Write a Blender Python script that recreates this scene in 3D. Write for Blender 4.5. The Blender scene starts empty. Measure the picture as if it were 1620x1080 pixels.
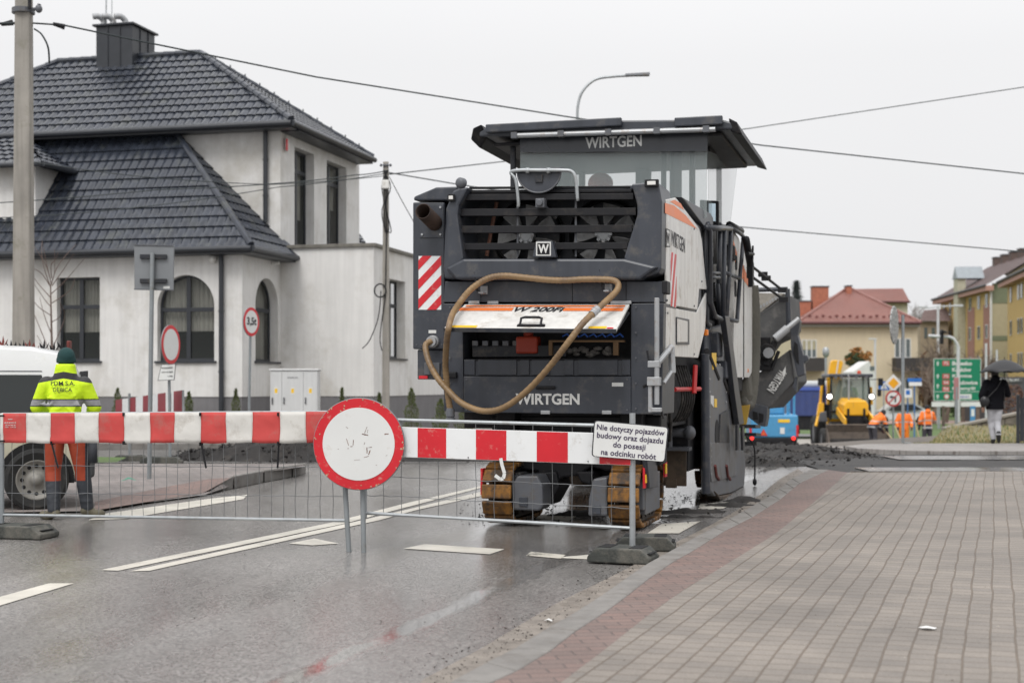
import bpy, bmesh, math, random
from mathutils import Vector, Matrix, noise
R = math.radians
random.seed(7)
scene = bpy.context.scene
col = scene.collection
# ---------------- camera, world, light ----------------
FPX, HY, CH = 2250.0, 607.0, 1.40          # focal length in photo pixels, horizon row, camera height
cd = bpy.data.cameras.new('camera'); cam = bpy.data.objects.new('camera', cd); col.objects.link(cam)
cam.location = (0, 0, CH); cam.rotation_euler = (R(90), 0, 0)
cd.lens = 50; cd.sensor_width = 36; cd.shift_y = 67/1620; cd.clip_end = 3000; cd.clip_start = .05
cd.dof.use_dof = True; cd.dof.focus_distance = 12.2; cd.dof.aperture_fstop = 2.2
scene.camera = cam
SUN_EL, SUN_AZ = 52, 200                    # overcast: broad soft sun from behind the camera, a little left
w = bpy.data.worlds.new('World'); scene.world = w; w.use_nodes = True
nt = w.node_tree; nt.nodes.clear()
out = nt.nodes.new('ShaderNodeOutputWorld'); bg = nt.nodes.new('ShaderNodeBackground')
sky = nt.nodes.new('ShaderNodeTexSky'); sky.sky_type = 'NISHITA'; sky.sun_disc = False
sky.sun_elevation = R(SUN_EL); sky.sun_rotation = R(SUN_AZ); sky.air_density = 1; sky.dust_density = 4
hs = nt.nodes.new('ShaderNodeHueSaturation'); hs.inputs['Saturation'].default_value = .08
mx = nt.nodes.new('ShaderNodeMix'); mx.data_type = 'RGBA'; mx.inputs['Factor'].default_value = .93
tc = nt.nodes.new('ShaderNodeTexCoord'); sp = nt.nodes.new('ShaderNodeSeparateXYZ')
cr = nt.nodes.new('ShaderNodeValToRGB')
cr.color_ramp.elements[0].position = 0.0; cr.color_ramp.elements[0].color = (7.5, 7.5, 7.6, 1)
cr.color_ramp.elements[1].position = .85; cr.color_ramp.elements[1].color = (15.5, 15.5, 15.8, 1)
e_ = cr.color_ramp.elements.new(.22); e_.color = (8.1, 8.1, 8.2, 1)
cn = nt.nodes.new('ShaderNodeTexNoise'); cn.inputs['Scale'].default_value = 1.6; cn.inputs['Detail'].default_value = 3
cm = nt.nodes.new('ShaderNodeMix'); cm.data_type = 'RGBA'; cm.blend_type = 'MULTIPLY'; cm.inputs['Factor'].default_value = .12
nt.links.new(tc.outputs['Generated'], sp.inputs[0]); nt.links.new(sp.outputs['Z'], cr.inputs[0])
nt.links.new(tc.outputs['Generated'], cn.inputs['Vector'])
nt.links.new(cr.outputs[0], cm.inputs['A']); nt.links.new(cn.outputs['Fac'], cm.inputs['B'])
nt.links.new(sky.outputs[0], hs.inputs['Color']); nt.links.new(hs.outputs[0], mx.inputs['A'])
nt.links.new(cm.outputs['Result'], mx.inputs['B']); nt.links.new(mx.outputs['Result'], bg.inputs['Color'])
bg.inputs['Strength'].default_value = .11
nt.links.new(bg.outputs[0], out.inputs[0])
sl = bpy.data.lights.new('sun', 'SUN'); sl.energy = 1.5; sl.angle = R(25); sl.color = (1, .975, .94)
so = bpy.data.objects.new('sun', sl); col.objects.link(so)
_d = Vector((math.sin(R(SUN_AZ))*math.cos(R(SUN_EL)), math.cos(R(SUN_AZ))*math.cos(R(SUN_EL)), math.sin(R(SUN_EL))))
so.rotation_euler = _d.to_track_quat('Z', 'Y').to_euler(); so.location = _d*50
scene.view_settings.view_transform = 'Standard'; scene.view_settings.look = 'None'
scene.view_settings.exposure = .12; scene.view_settings.gamma = 1
# ---------------- measuring helpers ----------------
def P(px, py, Y):                            # photo pixel at distance Y -> world point
    return Vector(((px-810)*Y/FPX, Y, CH-(py-HY)*Y/FPX))
def G(px, py, z=0):                          # photo pixel on level z -> world point
    Y = (CH-z)*FPX/(py-HY); return Vector(((px-810)*Y/FPX, Y, z))
def sstep(t): t = max(0, min(1, t)); return t*t*(3-2*t)
class Frame:                                 # a thing's own axes: u right, v away, seen from pixel rays
    def __init__(s, ox, oy, oz, deg):
        s.o = Vector((ox, oy, oz)); a = R(deg); s.a = a
        s.U = Vector((math.cos(a), -math.sin(a), 0)); s.V = Vector((math.sin(a), math.cos(a), 0))
    def w(s, u, v, z): return s.o+s.U*u+s.V*v+Vector((0, 0, z))
    def _loc(s, p): q = p-s.o; return Vector((q.dot(s.U), q.dot(s.V), q.z))
    def atv(s, px, py, v):
        d = Vector(((px-810)/FPX, 1, -(py-HY)/FPX)); c = Vector((0, 0, CH))
        t = (v+(s.o-c).dot(s.V))/d.dot(s.V); return s._loc(c+d*t)
    def atu(s, px, py, u):
        d = Vector(((px-810)/FPX, 1, -(py-HY)/FPX)); c = Vector((0, 0, CH))
        t = (u+(s.o-c).dot(s.U))/d.dot(s.U); return s._loc(c+d*t)
    def atY(s, px, py, Y): return s._loc(P(px, py, Y))
# ---------------- mesh builder ----------------
def perp(d):
    d = d.normalized(); a = Vector((0, 0, 1)) if abs(d.z) < .9 else Vector((1, 0, 0))
    x = d.cross(a).normalized(); return x, d.cross(x).normalized()
class MB:
    def __init__(s): s.v = []; s.f = []; s.m = []
    def add(s, vs, fs, mi=0):
        n = len(s.v); s.v += [tuple(p) for p in vs]
        s.f += [tuple(i+n for i in f) for f in fs]; s.m += [mi]*len(fs); return s
    def box(s, x0, x1, y0, y1, z0, z1, mi=0):
        return s.add([(x0,y0,z0),(x1,y0,z0),(x1,y1,z0),(x0,y1,z0),(x0,y0,z1),(x1,y0,z1),(x1,y1,z1),(x0,y1,z1)],
              [(0,3,2,1),(4,5,6,7),(0,1,5,4),(1,2,6,5),(2,3,7,6),(3,0,4,7)], mi)
    def obox(s, c, size, rot=None, mi=0):
        c = Vector(c); M = rot if rot is not None else Matrix.Identity(3); hx, hy, hz = [k/2 for k in size]
        vs = [c+M@Vector((a*hx, b*hy, d*hz)) for d in (-1,1) for a, b in ((-1,-1),(1,-1),(1,1),(-1,1))]
        return s.add(vs, [(0,3,2,1),(4,5,6,7),(0,1,5,4),(1,2,6,5),(2,3,7,6),(3,0,4,7)], mi)
    def prism(s, poly, ext, mi=0):
        poly = [Vector(p) for p in poly]; e = Vector(ext); n = len(poly)
        fs = [tuple(range(n)), tuple(range(2*n-1, n-1, -1))]+[(i, (i+1) % n, n+(i+1) % n, n+i) for i in range(n)]
        return s.add(poly+[p+e for p in poly], fs, mi)
    def poly(s, pts, mi=0): return s.add(pts, [tuple(range(len(pts)))], mi)
    def loft(s, rings, mi=0, cap=True, closed=False):
        n = len(rings[0]); vs = [p for r in rings for p in r]; fs = []
        L = len(rings)
        for k in range(L if closed else L-1):
            a, b = k*n, ((k+1) % L)*n
            for i in range(n): j = (i+1) % n; fs.append((a+i, a+j, b+j, b+i))
        if cap and not closed: fs += [tuple(range(n-1, -1, -1)), tuple(range((L-1)*n, L*n))]
        return s.add(vs, fs, mi)
    def tube(s, pts, r, n=8, mi=0, closed=False, cap=True):
        pts = [Vector(p) for p in pts]; L = len(pts)
        rr = r if isinstance(r, (list, tuple)) else [r]*L
        rings = []; px_ = None
        for i, p in enumerate(pts):
            if closed: d = pts[(i+1) % L]-pts[i-1]
            else: d = pts[min(i+1, L-1)]-pts[max(i-1, 0)]
            if d.length < 1e-9: d = Vector((0, 0, 1))
            d.normalize()
            if px_ is None: x, y = perp(d)
            else:
                x = px_-d*px_.dot(d)
                if x.length < 1e-6: x, y = perp(d)
                x.normalize(); y = d.cross(x)
            px_ = x
            rings.append([p+(x*math.cos(2*math.pi*k/n)+y*math.sin(2*math.pi*k/n))*rr[i] for k in range(n)])
        return s.loft(rings, mi, cap, closed)
    def cyl(s, a, b, r, r1=None, n=16, mi=0): return s.tube([a, b], [r, r if r1 is None else r1], n, mi)
    def lathe(s, prof, c=(0,0,0), ax=(0,0,1), n=24, mi=0, cap=True):
        ax = Vector(ax).normalized(); x, y = perp(ax); c = Vector(c)
        return s.loft([[c+ax*h+(x*math.cos(2*math.pi*k/n)+y*math.sin(2*math.pi*k/n))*max(r, 1e-4) for k in range(n)] for r, h in prof], mi, cap)
    def ell(s, c, rx, ry, rz, n=16, m=10, rot=None, mi=0):
        c = Vector(c); M = rot if rot is not None else Matrix.Identity(3); rings = []
        for i in range(m+1):
            t = math.pi*(i+.02)/(m+.04); rings.append([c+M@Vector((rx*math.sin(t)*math.cos(2*math.pi*k/n), ry*math.sin(t)*math.sin(2*math.pi*k/n), -rz*math.cos(t))) for k in range(n)])
        return s.loft(rings, mi)
    def build(s, name, mats, parent=None, smooth=False, bevel=0, label=None, cat=None, group=None, kind=None, loc=None, rz=0, seg=2, recalc=True):
        me = bpy.data.meshes.new(name); me.from_pydata(s.v, [], s.f)
        if not isinstance(mats, (list, tuple)): mats = [mats]
        for m_ in mats: me.materials.append(m_)
        if len(mats) > 1: me.polygons.foreach_set('material_index', s.m)
        if recalc:
            b = bmesh.new(); b.from_mesh(me); bmesh.ops.recalc_face_normals(b, faces=b.faces); b.to_mesh(me); b.free()
        if smooth: me.polygons.foreach_set('use_smooth', [True]*len(me.polygons))
        o = bpy.data.objects.new(name, me); col.objects.link(o)
        if smooth == 'auto':
            me.set_sharp_from_angle(angle=R(35))
        if parent: o.parent = parent
        if loc is not None: o.location = loc
        if rz: o.rotation_euler.z = rz
        if bevel:
            bm_ = o.modifiers.new('bevel', 'BEVEL'); bm_.width = bevel; bm_.segments = seg; bm_.limit_method = 'ANGLE'; bm_.angle_limit = R(40)
        tag(o, label, cat, group, kind); return o
def tag(o, label=None, cat=None, group=None, kind=None):
    if label: o['label'] = label
    if cat: o['category'] = cat
    if group: o['group'] = group
    if kind: o['kind'] = kind
    return o
def empty(name, loc, rz=0, label=None, cat=None, group=None):
    o = bpy.data.objects.new(name, None); col.objects.link(o); o.location = loc; o.rotation_euler.z = rz
    o.empty_display_size = .2; return tag(o, label, cat, group)
def dup(root, loc=None, rz=None, label=None, group=None, scale=None):
    def cp(o, par):
        c = o.copy(); col.objects.link(c); c.parent = par
        for ch in o.children: cp(ch, c)
        return c
    r = cp(root, None)
    if loc is not None: r.location = loc
    if rz is not None: r.rotation_euler.z = rz
    if label: r['label'] = label
    if group: r['group'] = group
    if scale: r.scale = scale
    return r
_txt = {}
def text(name, body, c, right, up, h, mat_, parent=None, width=None, bold=0.0, thick=.002, align='CENTER', sh=0, smooth=False):
    cu = bpy.data.curves.new('t', 'FONT'); cu.body = body; cu.size = 1; cu.offset = bold; cu.align_x = 'LEFT'; cu.resolution_u = 3; cu.shear = sh
    cu.extrude = .001; cu.space_line = .95
    cu.align_x = align
    t = bpy.data.objects.new('t', cu); col.objects.link(t)
    dg = bpy.context.evaluated_depsgraph_get(); dg.update()
    me = bpy.data.meshes.new_from_object(t.evaluated_get(dg)); bpy.data.objects.remove(t); bpy.data.curves.remove(cu)
    xs = [v.co.x for v in me.vertices]; ys = [v.co.y for v in me.vertices]
    x0, x1, y0, y1 = min(xs), max(xs), min(ys), max(ys)
    right = Vector(right).normalized(); up = Vector(up).normalized(); nrm = right.cross(up); c = Vector(c)
    sy = h/(y1-y0); sx = (width/(x1-x0)) if width else sy
    for v in me.vertices:
        p = c+right*((v.co.x-(x0+x1)/2)*sx)+up*((v.co.y-(y0+y1)/2)*sy)+nrm*(v.co.z/.001*thick/2)
        v.co = p
    me.name = name; me.materials.clear(); me.materials.append(mat_)
    o = bpy.data.objects.new(name, me); col.objects.link(o)
    if parent: o.parent = parent
    return o
# ---------------- materials ----------------
_mats = {}
def mat(name, c, rough=.5, metal=0, var=.1, scale=2.5, bump=0, bscale=60, dirt=None, dscale=4, rvar=.1, coat=0, streak=0, spec=.5):
    if name in _mats: return _mats[name]
    m = bpy.data.materials.new(name); m.use_nodes = True; nt = m.node_tree; b = nt.nodes['Principled BSDF']
    tc = nt.nodes.new('ShaderNodeTexCoord'); L = nt.links.new
    n = nt.nodes.new('ShaderNodeTexNoise'); n.inputs['Scale'].default_value = scale; n.inputs['Detail'].default_value = 6; n.inputs['Roughness'].default_value = .6
    L(tc.outputs['Object'], n.inputs['Vector'])
    r = nt.nodes.new('ShaderNodeValToRGB'); r.color_ramp.elements[0].position = .3; r.color_ramp.elements[1].position = .7
    lo = [max(0, k*(1-var)) for k in c]; hi = [min(1, k*(1+var)) for k in c]
    r.color_ramp.elements[0].color = (*lo, 1); r.color_ramp.elements[1].color = (*hi, 1)
    L(n.outputs['Fac'], r.inputs[0]); cur = r.outputs[0]
    if streak:
        mp = nt.nodes.new('ShaderNodeMapping'); mp.inputs['Scale'].default_value = (6, 6, .35); L(tc.outputs['Object'], mp.inputs[0])
        sn = nt.nodes.new('ShaderNodeTexNoise'); sn.inputs['Scale'].default_value = 1.5; sn.inputs['Detail'].default_value = 5; L(mp.outputs[0], sn.inputs['Vector'])
        sr = nt.nodes.new('ShaderNodeValToRGB'); sr.color_ramp.elements[0].position = .35; sr.color_ramp.elements[1].position = .6
        sr.color_ramp.elements[0].color = (1-streak, 1-streak, 1-streak, 1); sr.color_ramp.elements[1].color = (1, 1, 1, 1); L(sn.outputs['Fac'], sr.inputs[0])
        mm = nt.nodes.new('ShaderNodeMix'); mm.data_type = 'RGBA'; mm.blend_type = 'MULTIPLY'; mm.inputs['Factor'].default_value = 1
        L(cur, mm.inputs['A']); L(sr.outputs[0], mm.inputs['B']); cur = mm.outputs['Result']
    if dirt:
        dc, da = dirt
        dn = nt.nodes.new('ShaderNodeTexNoise'); dn.inputs['Scale'].default_value = dscale; dn.inputs['Detail'].default_value = 9; dn.inputs['Roughness'].default_value = .7; L(tc.outputs['Object'], dn.inputs['Vector'])
        dr = nt.nodes.new('ShaderNodeValToRGB'); dr.color_ramp.elements[0].position = .62-.25*da; dr.color_ramp.elements[1].position = .82-.25*da; L(dn.outputs['Fac'], dr.inputs[0])
        dm = nt.nodes.new('ShaderNodeMix'); dm.data_type = 'RGBA'; L(dr.outputs[0], dm.inputs['Factor']); L(cur, dm.inputs['A']); dm.inputs['B'].default_value = (*dc, 1); cur = dm.outputs['Result']
    L(cur, b.inputs['Base Color'])
    if rvar:
        rr = nt.nodes.new('ShaderNodeMapRange'); rr.inputs['To Min'].default_value = max(.03, rough-rvar); rr.inputs['To Max'].default_value = min(1, rough+rvar); L(n.outputs['Fac'], rr.inputs['Value']); L(rr.outputs[0], b.inputs['Roughness'])
    else: b.inputs['Roughness'].default_value = rough
    b.inputs['Metallic'].default_value = metal; b.inputs['Specular IOR Level'].default_value = spec
    if coat: b.inputs['Coat Weight'].default_value = coat; b.inputs['Coat Roughness'].default_value = .08
    if bump:
        bn = nt.nodes.new('ShaderNodeTexNoise'); bn.inputs['Scale'].default_value = bscale; bn.inputs['Detail'].default_value = 4; L(tc.outputs['Object'], bn.inputs['Vector'])
        bu = nt.nodes.new('ShaderNodeBump'); bu.inputs['Strength'].default_value = bump; bu.inputs['Distance'].default_value = .01; L(bn.outputs['Fac'], bu.inputs['Height']); L(bu.outputs[0], b.inputs['Normal'])
    _mats[name] = m; return m
def emis(name, c, s):
    if name in _mats: return _mats[name]
    m = bpy.data.materials.new(name); m.use_nodes = True; b = m.node_tree.nodes['Principled BSDF']
    b.inputs['Base Color'].default_value = (*c, 1); b.inputs['Emission Color'].default_value = (*c, 1); b.inputs['Emission Strength'].default_value = s
    _mats[name] = m; return m
def glassy(name, c=(.03,.035,.04), rough=.05, alpha=None):
    if name in _mats: return _mats[name]
    m = bpy.data.materials.new(name); m.use_nodes = True; nt = m.node_tree; b = nt.nodes['Principled BSDF']
    b.inputs['Base Color'].default_value = (*c, 1); b.inputs['Roughness'].default_value = rough; b.inputs['Specular IOR Level'].default_value = .6
    n = nt.nodes.new('ShaderNodeTexNoise'); n.inputs['Scale'].default_value = 1.2; bu = nt.nodes.new('ShaderNodeBump'); bu.inputs['Strength'].default_value = .12; bu.inputs['Distance'].default_value = .02
    tc = nt.nodes.new('ShaderNodeTexCoord'); nt.links.new(tc.outputs['Object'], n.inputs['Vector']); nt.links.new(n.outputs['Fac'], bu.inputs['Height']); nt.links.new(bu.outputs[0], b.inputs['Normal'])
    if alpha is not None: b.inputs['Alpha'].default_value = alpha
    _mats[name] = m; return m
DG = mat('dark_grey_paint', (.041,.046,.058), .38, var=.16, dirt=((.10,.093,.085), .34), dscale=5, streak=.2, bump=.03)
DG2 = mat('dark_grey_steel', (.024,.026,.031), .5, var=.2, spec=.35, dirt=((.10,.085,.07), .45), dscale=6)
GREYP = mat('mid_grey_paint', (.095,.10,.112), .45, var=.12, dirt=((.1,.085,.07), .45), dscale=7)
BLK = mat('black_steel', (.010,.010,.012), .55, var=.3, dirt=((.04,.034,.03), .3), dscale=6, spec=.3)
VOID = mat('void_black', (.006,.006,.007), .85, var=.3)  # near-black; on holes and recesses it paints their inner shade
WHT = mat('white_paint', (.70,.69,.66), .38, var=.05, dirt=((.40,.36,.31), .38), dscale=5, streak=.16)
ORG = mat('orange_paint', (.80,.20,.05), .4, var=.06, dirt=((.4,.25,.15), .2))
GALV = mat('galvanised_steel', (.36,.38,.39), .42, .55, var=.12, scale=9, dirt=((.25,.24,.22), .3), dscale=8)
LGREY = mat('bare_light_steel', (.36,.37,.38), .4, .3, var=.1, dirt=((.25,.2,.16), .4), dscale=10)
TYRE = mat('dark_tyre_rubber', (.014,.014,.014), .8, var=.3, dirt=((.05,.046,.04), .3), dscale=8, bump=.2)
RUBR = mat('black_rubber', (.03,.029,.028), .75, var=.3, dirt=((.12,.11,.10), .4), dscale=12, bump=.2)
TEXTW = mat('light_grey_lettering', (.62,.62,.60), .5, var=.05)
TEXTK = mat('black_lettering', (.015,.015,.02), .5, var=.05)
RED = mat('red_sheeting', (.56,.012,.022), .35, var=.1, dirt=((.55,.3,.25), .2), dscale=14)
WSH = mat('white_sheeting', (.72,.73,.73), .4, var=.04, dirt=((.45,.42,.37), .2), dscale=9)
ORL = mat('orange_lamp', (.8,.22,.03), .25)
YEL = mat('yellow_sticker', (.8,.5,.03), .45)
# ================= GROUND =================
def terr(x, y):
    t = max(0, min(1, (y-31.2)/29)); drop = -1.40*(.88*t+.12*sstep(t))
    bank = sstep((x/max(y, 1)-.288)/.022)*(1-sstep((y-43)/8))
    return drop*(1-bank)+bank*.20*sstep((y-34)/6)
def sheet(name, x0, x1, y0, y1, off, m, dx=2.0, dy=2.0, kind='structure', skew=0, disp=None, label=None, cat=None):
    mb = MB(); nx = max(1, int((x1-x0)/dx)); ny = max(1, int((y1-y0)/dy)); vs = []
    for j in range(ny+1):
        y = y0+(y1-y0)*j/ny
        for i in range(nx+1):
            x = x0+(x1-x0)*i/nx+skew*(y-y0)
            vs.append((x, y, terr(x, y)+off+(disp(x, y, i/nx, j/ny) if disp else 0)))
    fs = [(j*(nx+1)+i, j*(nx+1)+i+1, (j+1)*(nx+1)+i+1, (j+1)*(nx+1)+i) for j in range(ny) for i in range(nx)]
    return mb.add(vs, fs).build(name, m, kind=kind, smooth=True, recalc=False, label=label, cat=cat)
def gpoly(name, pts, z, m, kind='structure', zm=None):
    """flat polygon on level z; pts are photo pixels"""
    return MB().poly([G(x, y, zm if zm is not None else z)+Vector((0, 0, z-(zm if zm is not None else z))) for x, y in pts]).build(name, m, kind=kind)
ROADDIR = R(17.2)
def asphalt(name, base, rlo, rhi, rut=False, grain=190, bump=.5, hue=(1,.97,.94)):
    m = bpy.data.materials.new(name); m.use_nodes = True; nt = m.node_tree; b = nt.nodes['Principled BSDF']; L = nt.links.new
    N = nt.nodes.new; tc = N('ShaderNodeTexCoord')
    def noi(sc, det=4, vec=None, rough=.6):
        n = N('ShaderNodeTexNoise'); n.inputs['Scale'].default_value = sc; n.inputs['Detail'].default_value = det; n.inputs['Roughness'].default_value = rough
        L(vec or tc.outputs['Object'], n.inputs['Vector']); return n
    def ramp(src, a, ca, bb, cb):
        r = N('ShaderNodeValToRGB'); r.color_ramp.elements[0].position = a; r.color_ramp.elements[1].position = bb
        r.color_ramp.elements[0].color = (*ca, 1); r.color_ramp.elements[1].color = (*cb, 1); L(src, r.inputs[0]); return r
    mp = N('ShaderNodeMapping'); mp.inputs['Rotation'].default_value = (0, 0, ROADDIR); mp.inputs['Scale'].default_value = (1, .22, 1); L(tc.outputs['Object'], mp.inputs[0])
    st = noi(.9, 5, mp.outputs[0]); fine = noi(grain, 3, rough=.8); big = noi(.35, 4)
    c0 = [base*.72*h for h in hue]; c1 = [base*1.25*h for h in hue]
    rc = ramp(st.outputs['Fac'], .3, c0, .7, c1)
    vo = N('ShaderNodeTexVoronoi'); vo.inputs['Scale'].default_value = 75; L(tc.outputs['Object'], vo.inputs['Vector'])
    vr = ramp(vo.outputs['Color'], .0, (.35,.34,.33), .95, (2.3,2.25,2.2))
    mm = N('ShaderNodeMix'); mm.data_type = 'RGBA'; mm.blend_type = 'MULTIPLY'; mm.inputs['Factor'].default_value = .8; L(rc.outputs[0], mm.inputs['A']); L(vr.outputs[0], mm.inputs['B'])
    L(mm.outputs['Result'], b.inputs['Base Color'])
    ad = N('ShaderNodeMath'); ad.operation = 'ADD'; ad.use_clamp = True; L(st.outputs['Fac'], ad.inputs[0])
    sb = N('ShaderNodeMath'); sb.operation = 'MULTIPLY_ADD'; sb.inputs[1].default_value = .9; sb.inputs[2].default_value = -.45; L(big.outputs['Fac'], sb.inputs[0]); L(sb.outputs[0], ad.inputs[1])
    mr = N('ShaderNodeMapRange'); mr.inputs['From Min'].default_value = .3; mr.inputs['From Max'].default_value = .72; mr.inputs['To Min'].default_value = rlo; mr.inputs['To Max'].default_value = rhi; L(ad.outputs[0], mr.inputs['Value'])
    rough = mr.outputs[0]
    bs = N('ShaderNodeBump'); bs.inputs['Strength'].default_value = bump; bs.inputs['Distance'].default_value = .004
    L(vo.outputs['Distance'], bs.inputs['Height'])
    if rut:      # smooth polished wheel tracks holding water
        sp = N('ShaderNodeSeparateXYZ'); L(tc.outputs['Object'], sp.inputs[0])
        def lin(a, kx, ky, c):
            m1 = N('ShaderNodeMath'); m1.operation = 'MULTIPLY_ADD'; m1.inputs[1].default_value = kx; m1.inputs[2].default_value = c; L(sp.outputs['X'], m1.inputs[0])
            m2 = N('ShaderNodeMath'); m2.operation = 'MULTIPLY_ADD'; m2.inputs[1].default_value = ky; L(sp.outputs['Y'], m2.inputs[0]); L(m1.outputs[0], m2.inputs[2]); return m2.outputs[0]
        ca, sa = math.cos(R(17.6)), math.sin(R(17.6))
        wob = noi(1.3, 3); wm = N('ShaderNodeMath'); wm.operation = 'MULTIPLY_ADD'; wm.inputs[1].default_value = .22; wm.inputs[2].default_value = -.11; L(wob.outputs['Fac'], wm.inputs[0])
        tot = None
        for (x0, y0, wd, k) in ((-.58, 8.25, .085, 1.0), (-2.0, 8.4, .22, .35), (-.35, 10.6, .5, .3)):
            d = lin(None, ca, -sa, -(x0*ca-y0*sa)); a2 = N('ShaderNodeMath'); a2.operation = 'ADD'; L(d, a2.inputs[0]); L(wm.outputs[0], a2.inputs[1])
            ab = N('ShaderNodeMath'); ab.operation = 'ABSOLUTE'; L(a2.outputs[0], ab.inputs[0])
            q = N('ShaderNodeMapRange'); q.interpolation_type = 'SMOOTHSTEP'; q.inputs['From Min'].default_value = wd*.3; q.inputs['From Max'].default_value = wd*1.6; q.inputs['To Min'].default_value = k; q.inputs['To Max'].default_value = 0; L(ab.outputs[0], q.inputs['Value'])
            if tot is None: tot = q.outputs[0]
            else:
                mxn = N('ShaderNodeMath'); mxn.operation = 'MAXIMUM'; L(tot, mxn.inputs[0]); L(q.outputs[0], mxn.inputs[1]); tot = mxn.outputs[0]
        # wetter further on, by the machine
        wy = N('ShaderNodeMapRange'); wy.interpolation_type = 'SMOOTHSTEP'; wy.inputs['From Min'].default_value = 8.6; wy.inputs['From Max'].default_value = 13; wy.inputs['To Max'].default_value = .40; L(sp.outputs['Y'], wy.inputs['Value'])
        s2 = N('ShaderNodeMath'); s2.operation = 'ADD'; s2.use_clamp = True; L(tot, s2.inputs[0]); L(wy.outputs[0], s2.inputs[1])
        mxr = N('ShaderNodeMix'); mxr.inputs['B'].default_value = .06; L(s2.outputs[0], mxr.inputs['Factor']); L(rough, mxr.inputs['A']); rough = mxr.outputs['Result']
        bb = N('ShaderNodeMath'); bb.operation = 'MULTIPLY_ADD'; bb.inputs[1].default_value = -bump*.85; bb.inputs[2].default_value = bump; L(s2.outputs[0], bb.inputs[0]); L(bb.outputs[0], bs.inputs['Strength'])
    L(rough, b.inputs['Roughness']); L(bs.outputs[0], b.inputs['Normal'])
    return m
M_ROAD = asphalt('wet_asphalt', .135, .24, .45, rut=True, bump=.32)
M_ROADFAR = asphalt('far_asphalt', .10, .35, .6)
M_MILL = mat('milled_asphalt', (.028,.026,.025), .8, var=.5, scale=3, bump=1, bscale=18)
M_WETSTRIP = asphalt('puddled_asphalt', .10, .05, .35, bump=.15)
M_EARTH = mat('bare_earth', (.12,.105,.09), .9, var=.3, scale=1.2, bump=.6, bscale=12)
def paving(name, ca, cb, mortar, rw, rh, ang, warp=.03, msize=.006, rough=.75, off=.5, stain=.5):
    m = bpy.data.materials.new(name); m.use_nodes = True; nt = m.node_tree; b = nt.nodes['Principled BSDF']; L = nt.links.new; N = nt.nodes.new
    tc = N('ShaderNodeTexCoord'); mp = N('ShaderNodeMapping'); mp.inputs['Rotation'].default_value = (0, 0, ang); L(tc.outputs['Object'], mp.inputs[0])
    no = N('ShaderNodeTexNoise'); no.inputs['Scale'].default_value = .9; no.inputs['Detail'].default_value = 4; L(tc.outputs['Object'], no.inputs['Vector'])
    vm = N('ShaderNodeVectorMath'); vm.operation = 'MULTIPLY_ADD'; vm.inputs[1].default_value = (warp*2.4, warp*2.4, 0); L(no.outputs['Color'], vm.inputs[0]); L(mp.outputs[0], vm.inputs[2])
    br = N('ShaderNodeTexBrick'); br.offset = off; br.inputs['Scale'].default_value = 1; br.inputs['Brick Width'].default_value = rw; br.inputs['Row Height'].default_value = rh
    br.inputs['Mortar Size'].default_value = msize; br.inputs['Mortar Smooth'].default_value = .3; br.inputs['Bias'].default_value = -.1
    br.inputs['Color1'].default_value = (*ca, 1); br.inputs['Color2'].default_value = (*cb, 1); br.inputs['Mortar'].default_value = (*mortar, 1); L(vm.outputs[0], br.inputs['Vector'])
    n2 = N('ShaderNodeTexNoise'); n2.inputs['Scale'].default_value = .8; n2.inputs['Detail'].default_value = 8; n2.inputs['Roughness'].default_value = .7; L(tc.outputs['Object'], n2.inputs['Vector'])
    r2 = N('ShaderNodeValToRGB'); r2.color_ramp.elements[0].position = .32; r2.color_ramp.elements[1].position = .68; r2.color_ramp.elements[0].color = (1-stain*.5,)*3+(1,); r2.color_ramp.elements[1].color = (1.12, 1.12, 1.12, 1); L(n2.outputs['Fac'], r2.inputs[0])
    mm = N('ShaderNodeMix'); mm.data_type = 'RGBA'; mm.blend_type = 'MULTIPLY'; mm.inputs['Factor'].default_value = 1; L(br.outputs['Color'], mm.inputs['A']); L(r2.outputs[0], mm.inputs['B'])
    n3 = N('ShaderNodeTexNoise'); n3.inputs['Scale'].default_value = 90; n3.inputs['Detail'].default_value = 3; L(tc.outputs['Object'], n3.inputs['Vector'])
    r3 = N('ShaderNodeValToRGB'); r3.color_ramp.elements[0].position = .3; r3.color_ramp.elements[1].position = .7; r3.color_ramp.elements[0].color = (.8,.8,.8,1); r3.color_ramp.elements[1].color = (1.15,1.15,1.15,1); L(n3.outputs['Fac'], r3.inputs[0])
    m2 = N('ShaderNodeMix'); m2.data_type = 'RGBA'; m2.blend_type = 'MULTIPLY'; m2.inputs['Factor'].default_value = 1; L(mm.outputs['Result'], m2.inputs['A']); L(r3.outputs[0], m2.inputs['B'])
    L(m2.outputs['Result'], b.inputs['Base Color'])
    rr = N('ShaderNodeMapRange'); rr.inputs['To Min'].default_value = rough-.25; rr.inputs['To Max'].default_value = rough+.15; L(n2.outputs['Fac'], rr.inputs['Value']); L(rr.outputs[0], b.inputs['Roughness'])
    iv = N('ShaderNodeMath'); iv.operation = 'MULTIPLY_ADD'; iv.inputs[1].default_value = -1; iv.inputs[2].default_value = 1; L(br.outputs['Fac'], iv.inputs[0])
    a = N('ShaderNodeMath'); a.operation = 'MULTIPLY_ADD'; a.inputs[1].default_value = .12; L(n3.outputs['Fac'], a.inputs[0]); L(iv.outputs[0], a.inputs[2])
    bu = N('ShaderNodeBump'); bu.inputs['Strength'].default_value = .8; bu.inputs['Distance'].default_value = .008; L(a.outputs[0], bu.inputs['Height']); L(bu.outputs[0], b.inputs['Normal'])
    return m
PAVANG = R(-(90-18.8))
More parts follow.
